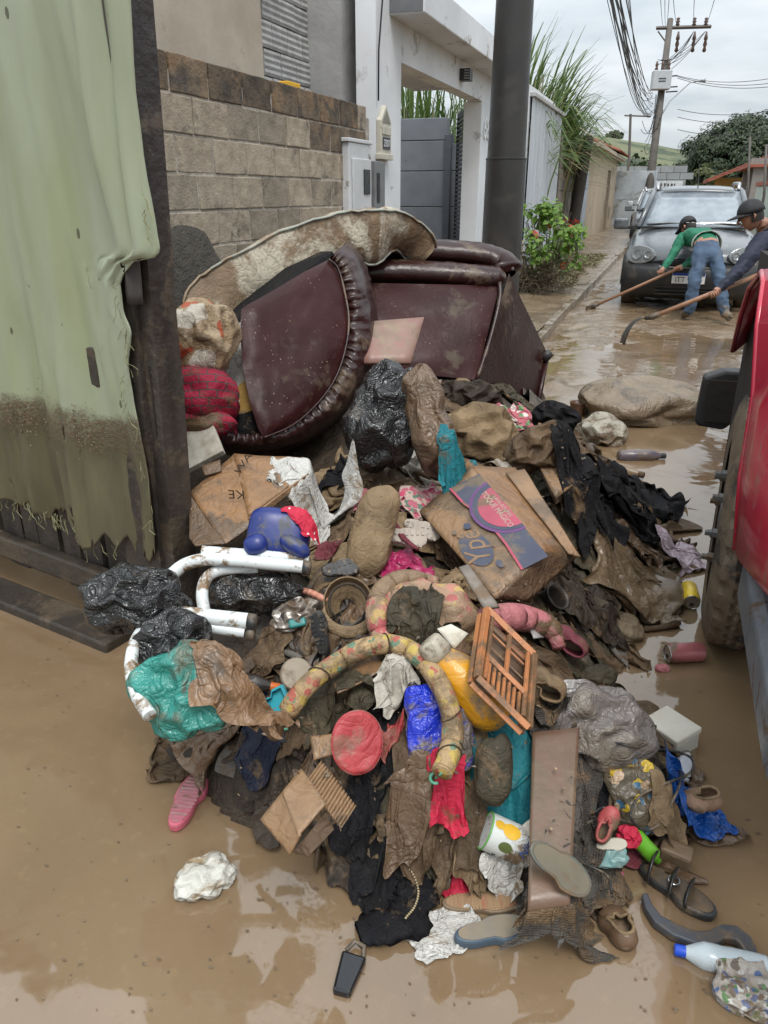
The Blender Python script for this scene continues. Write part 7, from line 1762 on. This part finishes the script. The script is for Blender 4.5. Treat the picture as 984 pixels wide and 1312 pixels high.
# orange crate frame
oc = thing('orange_crate', 'orange plastic ribbed crate standing on edge in the heap', 'crate', TR(P(645, 840, 1.7)))
o0, o1, o2, o3 = P(624, 780, 1.76), P(684, 838, 1.74), P(668, 900, 1.60), P(612, 868, 1.62); oX = (o1-o0); oY = (o3-o0); oN = oX.cross(oY).normalized(); oN = -oN if oN.dot(Vector(FW)) > 0 else oN
def bar(a, b, r, name, mat=None, dn=0.):
    a_ = o0+oX*a[0]+oY*a[1]+oN*dn; b_ = o0+oX*b[0]+oY*b[1]+oN*dn; MB().tube([a_, b_], r, 4).build(name, mat or m_orng, oc, world=True, bevel=.001)
for q in (((0, 0), (1, 0)), ((1, 0), (1, 1)), ((1, 1), (0, 1)), ((0, 1), (0, 0))): bar(*q, .0095, 'frame_bar'); bar(*q, .0085, 'frame_bar', None, -.028)
for k in (.12, .88): bar((k, .06), (k, .94), .0055, 'rib', None, .002)
bar((.12, .62), (.88, .62), .0075, 'rib'); bar((.5, .06), (.5, .62), .006, 'rib')
for k in range(7): bar((.2+.1*k, .66), (.2+.1*k, .94), .0045, 'rib', None, -.004)
for k in (.2, .4): bar((.12, k), (.88, k), .003, 'rib', None, -.012)
sheet3([o0-oN*.03, o1-oN*.03, o2-oN*.03, o3-oN*.03], 'back_panel', M_('crate_back', (.14, .075, .04), .6, (.06, .045, .035), ns=8, mud=.3), oc, 6, .002, .004, 3)
# bits between box and crate
shoe(728, 818, 50, 30, 20, 150, M_('maroon_felt', (.16, .03, .045), .7, mud=.45), 'maroon_slipper', 'maroon felt slipper behind the orange crate', off=.05)
plate('grey_strip', 'pale grey plastic strip below the rolled pink cloth', 'plastic piece', [[(676, 800, -.06), (712, 800, -.06), (715, 815, -.06), (684, 818, -.06)]], M_('pale_grey_plastic', (.35, .34, .33), .5, mud=.15), .004, n=5)
plate('grey_lath', 'grey flat lath leaning between the printed box and quilt', 'lath', [[(588, 728, 1.95), (600, 724, 1.95), (640, 778, 1.84), (620, 780, 1.84)]], M_('grey_lath', (.22, .19, .16), .6, mud=.3), .008, n=5)
cell(MB().lathe([(.036, -.06), (.040, -.02), (.042, .03), (.044, .035), (.039, .036), (.036, .02), (.03, -.05)], 24, None, cap=False), 'dark_pot', 'dark round pot with pale rim below the printed box', 'pot', M_('pot_dark', (.04, .035, .03), .5, mud=.3), IF(706, 770, .03, 0, -35, 30)[0], smooth=True)
bowl = shoe(697, 872, 52, 36, 24, 160, m_khaki, 'tan_slipper', 'tan quilted slipper right of the orange crate', off=.05, rim=m_khaki)
skp(735, 882, 22, 10, 10, M_('crinkled_clear', (.38, .37, .36), .2, (.2, .18, .17), ns=14, mud=.2), 'foil_wrapper', 'small crinkled silvery wrapper above the grey bag', 'wrapper', 0, off=.06, ex=.5)
skp(768, 934, 62, 50, 42, m_greyp, 'grey_bag', 'knotted translucent grey rubbish bag at the right of heap', 'bag', -15, off=.045, ex=.34, n=5, smooth=.17)
skp(765, 868, 24, 14, 16, m_olive, 'dark_boot', 'dark green sodden boot behind the grey bag', 'boot', 8, off=.02, ex=.25)
skp(632, 986, 24, 42, 10, m_olive, 'oval_pad', 'dark oval quilted pad hanging beside the teal cloth', 'pad', -8, off=.05, ex=.10, sq=2.6)
# plank
pa, pb_, pc, pd = P(682, 940, 1.74), P(742, 934, 1.75), P(730, 1160, 1.49), P(676, 1168, 1.49)
pk = thing('brown_plank', 'wide wet brown board lying down the right front of heap', 'board', TR(pa.lerp(pc, .5)))
sheet3([pa, pb_, pc, pd], 'board', m_board, pk, 14, .001, .014, 2)
for x, y in ((712, 985), (706, 1062), (722, 1010)): MB().lathe([(.004, 0), (.0035, .0015)], 10).build('screw', m_cardl, pk, WM[pk.name].inverted() @ IF(x, y, zc=1.72-(y-940)/236*.25-.014, tx=-40)[0])
# tin with printed label
M, s = IF(650, 1076, .03, -24, -20, 0); tn = thing('milk_tin', 'white milk tin with yellow printed label beside the brown board', 'tin', M)
MB().lathe([(24*s, -30*s), (24*s, 30*s)], 28, RX).build('body', M_('tin_label', (.58, .60, .58), .35, (.5, .52, .5), mud=.3, ms=14), tn, smooth=True, sharp=40)
for x in (-30, 30): MB().tube([(x*s, 24*s*math.cos(2*math.pi*k/24), 24*s*math.sin(2*math.pi*k/24)) for k in range(24)], .0022, 6, closed=True).build('rim', M_('tin_green', (.12, .35, .08), .4) if x < 0 else m_chrome, tn, smooth=True)
def dab(cx, cy, a, b, mat, nm='print'):
    A = np.zeros((5, 18, 3))
    for i in range(5):
        for k in range(18):
            t = 2*math.pi*k/18; x = cx+a*i/4*math.cos(t); th = cy+b*i/4*math.sin(t); A[i, k] = (x*s, 24.5*s*math.sin(th), 24.5*s*math.cos(th))
    MB().grid(A, wrapv=True).build(nm, mat, tn, smooth=True)
dab(-4, .45, 12, .42, M_('sun_yellow', (.72, .42, .03), .4)); dab(-20, .55, 7, .25, MATS['sun_yellow']); dab(-6, -.45, 9, .28, M_('print_olive', (.10, .13, .03), .5))
text_mesh('Ninho', 15*s, Matrix.Translation((20*s, 4*s, 24.9*s)) @ Matrix.Rotation(R(78), 4, 'Z'), M_('print_blue', (.03, .07, .25), .5), tn, 'lettering', .0004, .3)
# ---------- right front
skp(815, 1020, 34, 42, 20, M_('printed_sack_film', (.12, .095, .06), .35, (.08, .065, .045), ns=9, mud=.35, ms=6, pat=floral([(.5, .33, .03), (.06, .14, .22), (.4, .28, .18)], 30, .36), crease=.6, cs=16.), 'printed_sack', 'muddy sack with yellow and blue print under the cable', 'sack', 10, off=.03, ex=.25, sq=3.)
def gsk(px, py, rx, ry, rz, ang, mat, name, label, cat, z=.0, **k):
    M, s = GF(px, py, ang, z); k.setdefault('n', 4); return skin(name, label, cat, M @ Matrix.Translation((0, 0, rz*s*.55)), (rx*s, ry*s, rz*s), mat, seed=nxt(), **k)
shoe(899, 1024, 44, 36, 16, 170, M_('woven_raffia', (.33, .20, .13), .7, (.22, .13, .08), ns=40, bump=1., bs=120, mud=.2), 'woven_shoe', 'woven raffia shoe resting on the royal blue bag', frame=GF(899, 1028, 175, .07), rim=m_khaki)
wbx = thing('white_box', 'stained white lidded box sitting in the water', 'box', GF(858, 950, 32, .0, 0, -4)[0]); s = GF(858, 950)[1]
MB().box2((-22*s, -26*s, -.01), (22*s, 26*s, .045)).build('base', M_('stained_white', (.48, .46, .41), .5, (.38, .35, .3), mud=.12), wbx, bevel=.004)
MB().box2((-23.5*s, -27.5*s, .0455), (23.5*s, 27.5*s, .066)).build('lid', M_('rust_white', (.60, .57, .49), .5, (.5, .46, .38), ns=8, mud=.2, mudcol=(.32, .17, .06), ms=9), wbx, bevel=.005)
bottle(874, 980, 60, 12, 60, M_('milky_plastic', (.45, .47, .52), .3, mud=.15), M_('milky_cap', (.5, .5, .48), .4), 'milky_bottle', 'milky plastic bottle behind the looped black cable', frame=(GF(874, 985, 58, .02)[0], GF(874, 985)[1]))
cell(MB().box2((-.035, -.022, -.01), (.035, .022, .05)), 'brick_fragment', 'broken brown brick at the water edge behind the sandal', 'brick', M_('brick_brown', (.19, .125, .08), .7, (.14, .095, .06), mud=.3, bump=.8), GF(862, 1104, -28, 0., 6, 5)[0], bevel=.008)
cb = thing('black_cable', 'looped black electric cable over the printed sack', 'cable', TR(P(840, 1020, 1.6)))
MB().tube(pxtube([(790, 952), (820, 958), (862, 962), (886, 972), (884, 990), (850, 1005), (820, 1020), (808, 1045), (822, 1062), (842, 1058), (860, 1030), (872, 1000), (868, 975)], 1, .085, 90), .0032, 6).build('cord', m_rubb, cb, world=True, smooth=True)
cell(MB().tube(pxtube([(630, 1095), (665, 1085), (705, 1082), (722, 1092), (752, 1108), (778, 1122), (784, 1145)], 1, .03, 50), .0026, 6), 'thin_cable', 'thin dark cord running across the brown board', 'cord', m_rubb, smooth=True)
cell(MB().tube(pxtube([(762, 1040), (775, 1035), (795, 1050), (812, 1058), (800, 1075)], 1, .05, 34), .0022, 6), 'thin_wire', 'thin black wire curled round the red shoe', 'wire', m_rubb, smooth=True)
shoe(778, 1056, 44, 24, 18, 70, M_('coral_red', (.42, .07, .07), .5, mud=.35), 'red_shoe', 'muddy coral red shoe below the printed sack', frame=IF(778, 1056, .04, 68, -25))
skp(805, 1072, 14, 13, 8, m_redc, 'red_scrap', 'small torn bright red scrap beside the green tube', 'scrap', 0, off=.03, ex=.5)
bottle(826, 1084, 52, 11, -48, M_('lime_plastic', (.13, .40, .02), .35, (.1, .32, .015), mud=.3), M_('lime_dark', (.08, .25, .015), .4), 'green_tube', 'bright lime green plastic tube by the brick', off=.03, neck=.2, capl=.25)
sole(782, 1082, 40, 17, 5, M_('cream_sole', (.50, .46, .38), .5, mud=.2), 'cream_sole', 'cream shoe sole above the pink soap', 'shoe', .03)
skp(782, 1098, 20, 12, 8, M_('teal_packet', (.03, .22, .22), .3, (.35, .38, .36), ns=10, mud=.15), 'teal_packet', 'teal and white packet under the cream sole', 'packet', 0, off=.02, ex=.3, sq=3.5)
gsk(783, 1121, 15, 10, 7, -12, M_('pink_soap', (.62, .12, .24), .35, mud=.05), 'pink_soap', 'oval bright pink soap bar at the edge of the water', 'soap', ex=0., smooth=.3)
# sandal, dark handle, water bottle, juice pack, brown shoe
sd_ = sole(866, 1142, 104, 40, 0, m_rubb, 'black_sandal', 'black strappy sandal lying at the right front', frame=GF(866, 1146, -48, .0), strap=(M_('wet_black_strap', (.02, .019, .018), .3), ((-.14, .0, 15), (.08, .20, 13), (-.42, -.28, 22)), 6.5), thick=12, ribmat=M_('dark_footbed', (.075, .06, .048), .4, mud=.3))
MB().tube([(.012*math.cos(2*math.pi*k/12)-.01, .012*math.sin(2*math.pi*k/12), .034) for k in range(12)], .0025, 6, closed=True).build('buckle', m_chrome, sd_, smooth=True)
M, s = GF(898, 1195, -22, .012); hd_ = thing('grey_tool_handle', 'dark grey plastic tool with open grip beside the black sandal', 'tool', M)
m_gp = M_('slate_plastic', (.06, .065, .075), .38, (.05, .053, .06), mud=.12)
op = [(-72, 34), (-64, 16), (-52, 2), (-30, -4), (-8, -6), (10, 2), (24, 18), (44, 24), (62, 12), (70, -12), (72, -34), (60, -34), (52, -12), (44, 0), (30, -2), (22, -12), (10, -26), (-8, -26), (-36, -24), (-60, -12), (-74, 8), (-80, 28)]
MB().prism([(x*s*.95, y*s*.95) for x, y in op], -.008, .012).build('body', m_gp, hd_, bevel=.004)
MB().prism([(x*s*.95, y*s*.95) for x, y in [(14, -22), (58, -30), (60, -38), (12, -30)]], -.006, .008).build('lower_bar', m_gp, hd_, bevel=.003)
bottle(922, 1228, 112, 17, 0, M_('clear_bottle', (.50, .56, .58), .18, (.42, .47, .5), ns=4, mud=.08, mudcol=(.3, .26, .2)), M_('blue_cap', (.01, .07, .55), .35), 'water_bottle', 'clear plastic water bottle with blue cap in the water', frame=(GF(925, 1230, 165, .012)[0], GF(925, 1230)[1]), neck=.30, capl=.14)
gsk(962, 1268, 42, 40, 14, -18, M_('juice_pack_print', (.45, .42, .38), .4, (.2, .16, .12), ns=16, mud=.25, ms=9, pat=floral([(.08, .17, .06), (.08, .12, .24), (.5, .48, .45), (.12, .09, .07)], 55, .4), crease=.5, cs=30.), 'juice_pack', 'crushed muddy juice carton floating by the water bottle', 'carton', ex=.3, sq=4., smooth=.1, n=5)
shoe(792, 1190, 58, 42, 20, 100, M_('bronze_leather', (.16, .095, .055), .35, (.10, .06, .035), ns=12, mud=.3, bump=.5), 'brown_shoe', 'brown wrinkled flat shoe alone in the shallow water', frame=GF(792, 1192, 100, .004), rim=m_khaki, open_=.62)
sole(716, 1116, 96, 46, -40, M_('slab_felt', (.11, .115, .095), .5, (.08, .09, .08), ns=6, mud=.35), 'grey_green_sole', 'large grey-green shoe sole lying on the wide brown board', 'shoe', .03, thick=6, frame=IF(716, 1112, zc=1.50, roll=-38, tx=-28), ribmat=M_('slab_felt_top', (.17, .135, .085), .5, (.11, .105, .08), ns=6, mud=.4))
# front middle
sole(630, 1197, 100, 42, 0, M_('slate_blue_foam', (.045, .075, .11), .5, (.06, .085, .11), mud=.12), 'blue_flip_flop', 'blue flip-flop sole with tan worn footbed lying in the water', frame=GF(630, 1200, 12, .0), thick=15, ribmat=M_('worn_footbed', (.13, .14, .14), .5, (.30, .22, .13), ns=6))
sole(616, 1157, 100, 38, 0, m_brsole, 'ribbed_sole', 'tan ribbed insole with coral marks above the blue flip-flop', 'shoe', frame=GF(616, 1160, 2, .0), thick=8, ribs=18, ribmat=M_('tan_rib', (.34, .22, .12), .6, (.26, .165, .095), ns=14, mud=.25, mudcol=(.42, .13, .09), ms=9))
gsk(262, 1132, 38, 30, 17, 32, M_('speckled_white_film', (.58, .57, .52), .4, (.46, .45, .4), ns=8, crease=.5, cs=22., mud=.28, mudcol=(.3, .22, .13), ms=7, speck=.9, speckcol=(.14, .09, .05)), 'white_nappy', 'white bundle speckled with dirt lying alone in the water', 'bundle', ex=.30, n=5, sq=2.2)
bottle(588, 1122, 56, 12, 0, M_('green_glass', (.05, .09, .06), .25, mud=.35), m_olive, 'green_bottle', 'dark green bottle lying by the small white crumpled bag', frame=(GF(588, 1125, 14, .018)[0], GF(588, 1125)[1]))
sole(242, 1026, 98, 40, 0, M_('pink_foam', (.50, .11, .16), .5, (.40, .09, .12), mud=.2), 'pink_slipper', 'small ribbed pink slipper standing in the water', 'slipper', frame=GF(242, 1030, 82, .0), thick=12, ribs=13, ribmat=M_('pink_rib', (.42, .10, .15), .5, (.3, .2, .19), ns=10, mud=.3))
lc = thing('lace_collar', 'sodden black lace garment curled in the shallow water with beads', 'garment', TR(G(500, 1150)))
pts = [G(x, y, .018) for x, y in ((462, 1108), (490, 1104), (522, 1112), (536, 1138), (530, 1165), (508, 1182), (478, 1190), (460, 1196))]; pts = curve(pts, 46)
A = np.zeros((46, 14, 3))
for i, p in enumerate(pts):
    tan = (pts[min(i+1, 45)]-pts[max(i-1, 0)]).normalized(); b = Vector((-tan.y, tan.x, 0)); e = .55+.45*math.sin(math.pi*(i+4)/53)
    for k in range(14):
        t = 2*math.pi*k/14; rr = .026*e*(1+.75*nz((i*.22, math.cos(t)*1.8, math.sin(t)*1.8), 1.)+.4*nz((i*.7, math.cos(t)*4, math.sin(t)*4), 1., 5)); A[i, k] = p+b*math.cos(t)*rr*1.7+Vector((0, 0, 1))*(math.sin(t)*rr*.65-.004)
MB().grid(A, wrapv=True).build('lace', m_black, lc, world=True, smooth=True)
bd = MB().lathe([(.0006, -.003), (.003, 0), (.0006, .003)], 8); b0 = None
for i, c in enumerate(curve([G(x, y, .045) for x, y in ((512, 1100), (528, 1118), (536, 1140), (532, 1160), (520, 1176))], 26)):
    Mx = WM[lc.name].inverted() @ Matrix.Translation(c)
    if b0 is None: b0 = bd.build('bead', M_('bead_brass', (.42, .34, .2), .35), lc, Mx, smooth=True)
    else: link('bead', b0.data, lc, Mx)
M, s = GF(448, 1246, 75, .0); pw = thing('black_case', 'glossy black tapered case with strap floating in front', 'case', M)
MB().prism([(-34*s, -11*s), (20*s, -17*s), (22*s, 17*s), (-34*s, 12*s)], -.004, .016).build('case', M_('gloss_black', (.012, .012, .014), .12, spec=.6, bump=.05), pw, bevel=.006, bseg=3)
MB().tube([(20*s, -12*s, .008), (34*s, -10*s, .012), (38*s, 4*s, .014), (24*s, 12*s, .01)], .005, 7).build('strap', m_rubb, pw, smooth=True)
# ---------- on the road beyond
gsk(822, 530, 80, 60, 24, 4, m_sackm, 'mud_sack', 'full mud-coated sack lying in the road', 'sack', ex=.16, sq=3.2, n=5)
gsk(772, 562, 27, 36, 17, 0, m_clearp, 'clear_bag', 'cloudy plastic bag half full beside the mud-coated sack', 'bag', ex=.35)
cell(MB().lathe([(.045, 0), (.055, .09), (.058, .095), (.05, .09), (.04, .01)], 18, None, cap=False), 'brown_cup', 'brown plastic cup standing by the mud-coated sack', 'cup', M_('brown_cup', (.14, .075, .045), .4), GF(739, 532, 0, 0.)[0], smooth=True)
bottle(822, 584, 60, 8, 0, M_('violet_bottle', (.10, .085, .12), .3, (.2, .16, .12), ns=10, mud=.3), m_rubb, 'small_bottle', 'small violet-brown bottle floating past the cloudy bag', frame=(GF(822, 584, 0, .02)[0], GF(822, 584)[1]))
bottle(792, 600, 66, 9, 0, M_('tan_bottle', (.24, .17, .105), .35, mud=.3), m_brown, 'tan_bottle', 'muddy tan bottle lying beside the black clothes', frame=(GF(792, 602, -38, .025)[0], GF(792, 602)[1]))
def can(px, py, ang, mat, name, label, z=.032, L=.12, r=.032):
    M, s = GF(px, py, ang, z); t = thing(name, label, 'can', M); MB().lathe([(r*.8, -L/2), (r, -L/2+.008), (r, L/2-.012), (r*.85, L/2)], 24, RX).build('body', mat, t, smooth=True, sharp=50)
    MB().lathe([(r*.78, L/2-.001), (r*.76, L/2+.0005)], 20, RX).build('top', M_('can_lid', (.5, .5, .5), .25, metal=.9), t)
    MB().lathe([(r*.26, L/2+.0008), (r*.24, L/2+.0015)], 12, RX @ Matrix.Translation((r*.3, 0, 0))).build('opening', m_dkin, t)
    MB().tube([((L/2+.0015), r*.85*math.cos(2*math.pi*k/24), r*.85*math.sin(2*math.pi*k/24)) for k in range(24)], .002, 6, closed=True).build('rim', MATS['can_lid'], t, smooth=True); return t
can(884, 762, -104, M_('yellow_can', (.72, .50, .02), .3, (.66, .44, .015), ns=5, mud=.06, metal=.2), 'yellow_can', 'yellow drink can lying against the truck tyre')
can(878, 836, 186, M_('pink_can', (.42, .13, .14), .4, (.3, .09, .09), ns=18, mud=.3, metal=.2), 'pink_can', 'scuffed pink drink can lying in the water')
gsk(848, 858, 9, 6, 4, 10, m_pinkc, 'pink_scrap', 'tiny pink scrap floating near the pink can', 'scrap', ex=.3, n=3)
gsk(795, 758, 72, 62, 14, -10, M_('sodden_sheet', (.16, .115, .073), .3, (.12, .085, .055), ns=7, bump=.5, bs=40, mud=.3, mr=.28), 'mud_sheet', 'sodden sheet caked with mud spread on the road', 'sheet', ex=.24, n=5, sq=3.)
gsk(790, 812, 30, 24, 16, 0, M_('mud_clod', (.22, .165, .10), .6, (.13, .095, .06), ns=16, bump=1., bs=40, bd=.015), 'mud_clod', 'pale lumpy clod of mud at the edge of water', 'mud clod', ex=.2)
# ---------- thin things crumpled on top of the solid ones
m_papersack = M_('brown_paper_sack', crease=.5, cs=12, col=(.21, .118, .058), rough=.4, col2=(.14, .082, .044), ns=6, mud=.3, mudcol=(.11, .076, .048), ms=5, mr=.35, bump=.3, bs=60)
for a in ((322, 990, 80, 56, -20, m_papersack, 'paper_sack', 'torn brown paper sack at the front left corner of heap', 'sack', .5, .5, .10), (318, 1015, 105, 60, -6, m_papersack, 'paper_sack', 'folded bottom of brown paper sack sitting in the water', 'sack', .5, .5, .10),
          (336, 934, 58, 64, -28, fab('navy_knit', (.016, .021, .042), (.026, .03, .05), .2), 'navy_briefs', 'navy briefs with lettered waistband on the brown paper sack', 'briefs', .42, .42, .11),
          (506, 886, 52, 48, 25, m_whitec, 'white_cloth', 'dirty white cloth bunched below the arch of the flowered roll', 'cloth', .36, .36, .12), (540, 793, 56, 54, 10, m_olive, 'mud_wad', 'olive mud-soaked wad lying on the flowered quilt', 'wad', .36, .36, .10),
          (500, 948, 26, 30, 20, m_reddisc, 'red_knot', 'knotted red fabric right of the round red disc', 'cloth', .4, .4, .08), (857, 1040, 48, 40, -14, m_khaki, 'tan_fabric', 'folded tan stiff fabric beside the royal blue bag', 'cloth', .5, .5, .07),
          (396, 628, 86, 60, -25, m_whitep, 'crumpled_film', 'crumpled white plastic film draped above the blue seat', 'plastic film', .42, .42, .13), (386, 662, 40, 30, -35, fab('red_dotted', (.5, .03, .06), (.42, .02, .05), .12, pat=floral([(.7, .65, .62)], 55, .22)), 'dotted_cloth', 'red cloth with white motif tucked behind the blue seat', 'cloth', .45, .45, .07),
          (558, 1196, 82, 70, 35, m_whitep, 'white_tissue', 'wet white plastic wad beside the blue flip-flop', 'plastic wad', .4, .4, .10), (648, 1128, 48, 32, -15, m_whitep, 'white_bag', 'small white crumpled bag above the ribbed insole', 'bag', .4, .4, .08),
          (890, 1050, 78, 66, 0, m_bluebag, 'blue_bag', 'royal blue plastic bag lying in the water under woven shoe', 'bag', .45, .45, .10), (874, 714, 54, 60, 15, M_('pink_film', (.46, .36, .40), .25, (.38, .3, .33), mud=.2, crease=.5, cs=14.), 'pink_film', 'pale pink plastic film lying by the truck tyre', 'plastic film', .5, .5, .08),
          (580, 606, 40, 26, 10, m_tealc, 'teal_rag', 'teal rag spilling out above the printed box', 'rag', .42, .42, .08),
          (800, 745, 130, 90, 10, M_('sodden_cloth', (.17, .12, .074), .28, (.12, .084, .052), ns=6, bump=.5, bs=40, mud=.3, mr=.24, crease=.4, cs=9.), 'mud_curtain', 'mud-coated curtain spread in wet folds on the road', 'curtain', .7, .7, .05),
          (745, 640, 60, 80, 25, m_black, 'black_shirt', 'black shirt slumped right of the folded cardboard', 'shirt', .45, .45, .12), (800, 640, 74, 60, -15, m_black, 'black_coat', 'black coat piled at the outer edge of the heap', 'coat', .42, .42, .12),
          (572, 1022, 40, 44, 0, m_redc, 'red_blouse', 'bright red blouse lying on the bright red shirt', 'blouse', .42, .42, .08), (420, 905, 70, 50, 30, m_olive, 'dark_trousers', 'dark creased trousers under the arch of the flowered roll', 'trousers', .42, .42, .09),
          (522, 1062, 50, 52, 5, m_card2, 'wet_wrapper', 'wet brown wrapper between black leggings and red shirt', 'wrapper', .5, .45, .09), (690, 905, 70, 50, 30, m_meshc, 'mesh_scarf', 'twisted dark mesh scarf under the grey bag', 'scarf', .4, .4, .09),
          (738, 1055, 64, 110, -25, m_meshc, 'net_curtain', 'dark net curtain bunched beside the brown board', 'curtain', .42, .45, .10), (722, 1150, 110, 46, 6, m_meshc, 'net_hem', 'dark net hem trailing in the water below the grey-green sole', 'curtain', .5, .5, .06)):
    rag(*a[:9], cu=a[9], cv=a[10], amp=a[11], layer=2)
settle(2, 2, n=38, steps=32)
# shreds, twigs and chips strewn on top
sm = MB()
for _ in range(420):
    x, y = r.uniform(250, 880), r.uniform(540, 1120)
    if not inpoly(x, y): continue
    q = hit(x, y); s = r.uniform(.002, .007); a = r.random()*6.3; e = r.uniform(.2, .6); u = Vector((math.cos(a), math.sin(a), r.uniform(-.5, .5))); w = Vector((-math.sin(a), math.cos(a), r.uniform(-.5, .5))); q = q+Vector((0, 0, .004))
    sm.add([q-u*s, q+w*s*e, q+u*s, q-w*s*e+Vector((0, 0, .003))], [(0, 1, 2, 3)])
tag(sm.build('litter_shreds', leaf_mat('shreds', (.05, .036, .025), (.20, .145, .09), .0)), 'tiny shreds of paper and dirt strewn over the heap', 'litter', kind='stuff')
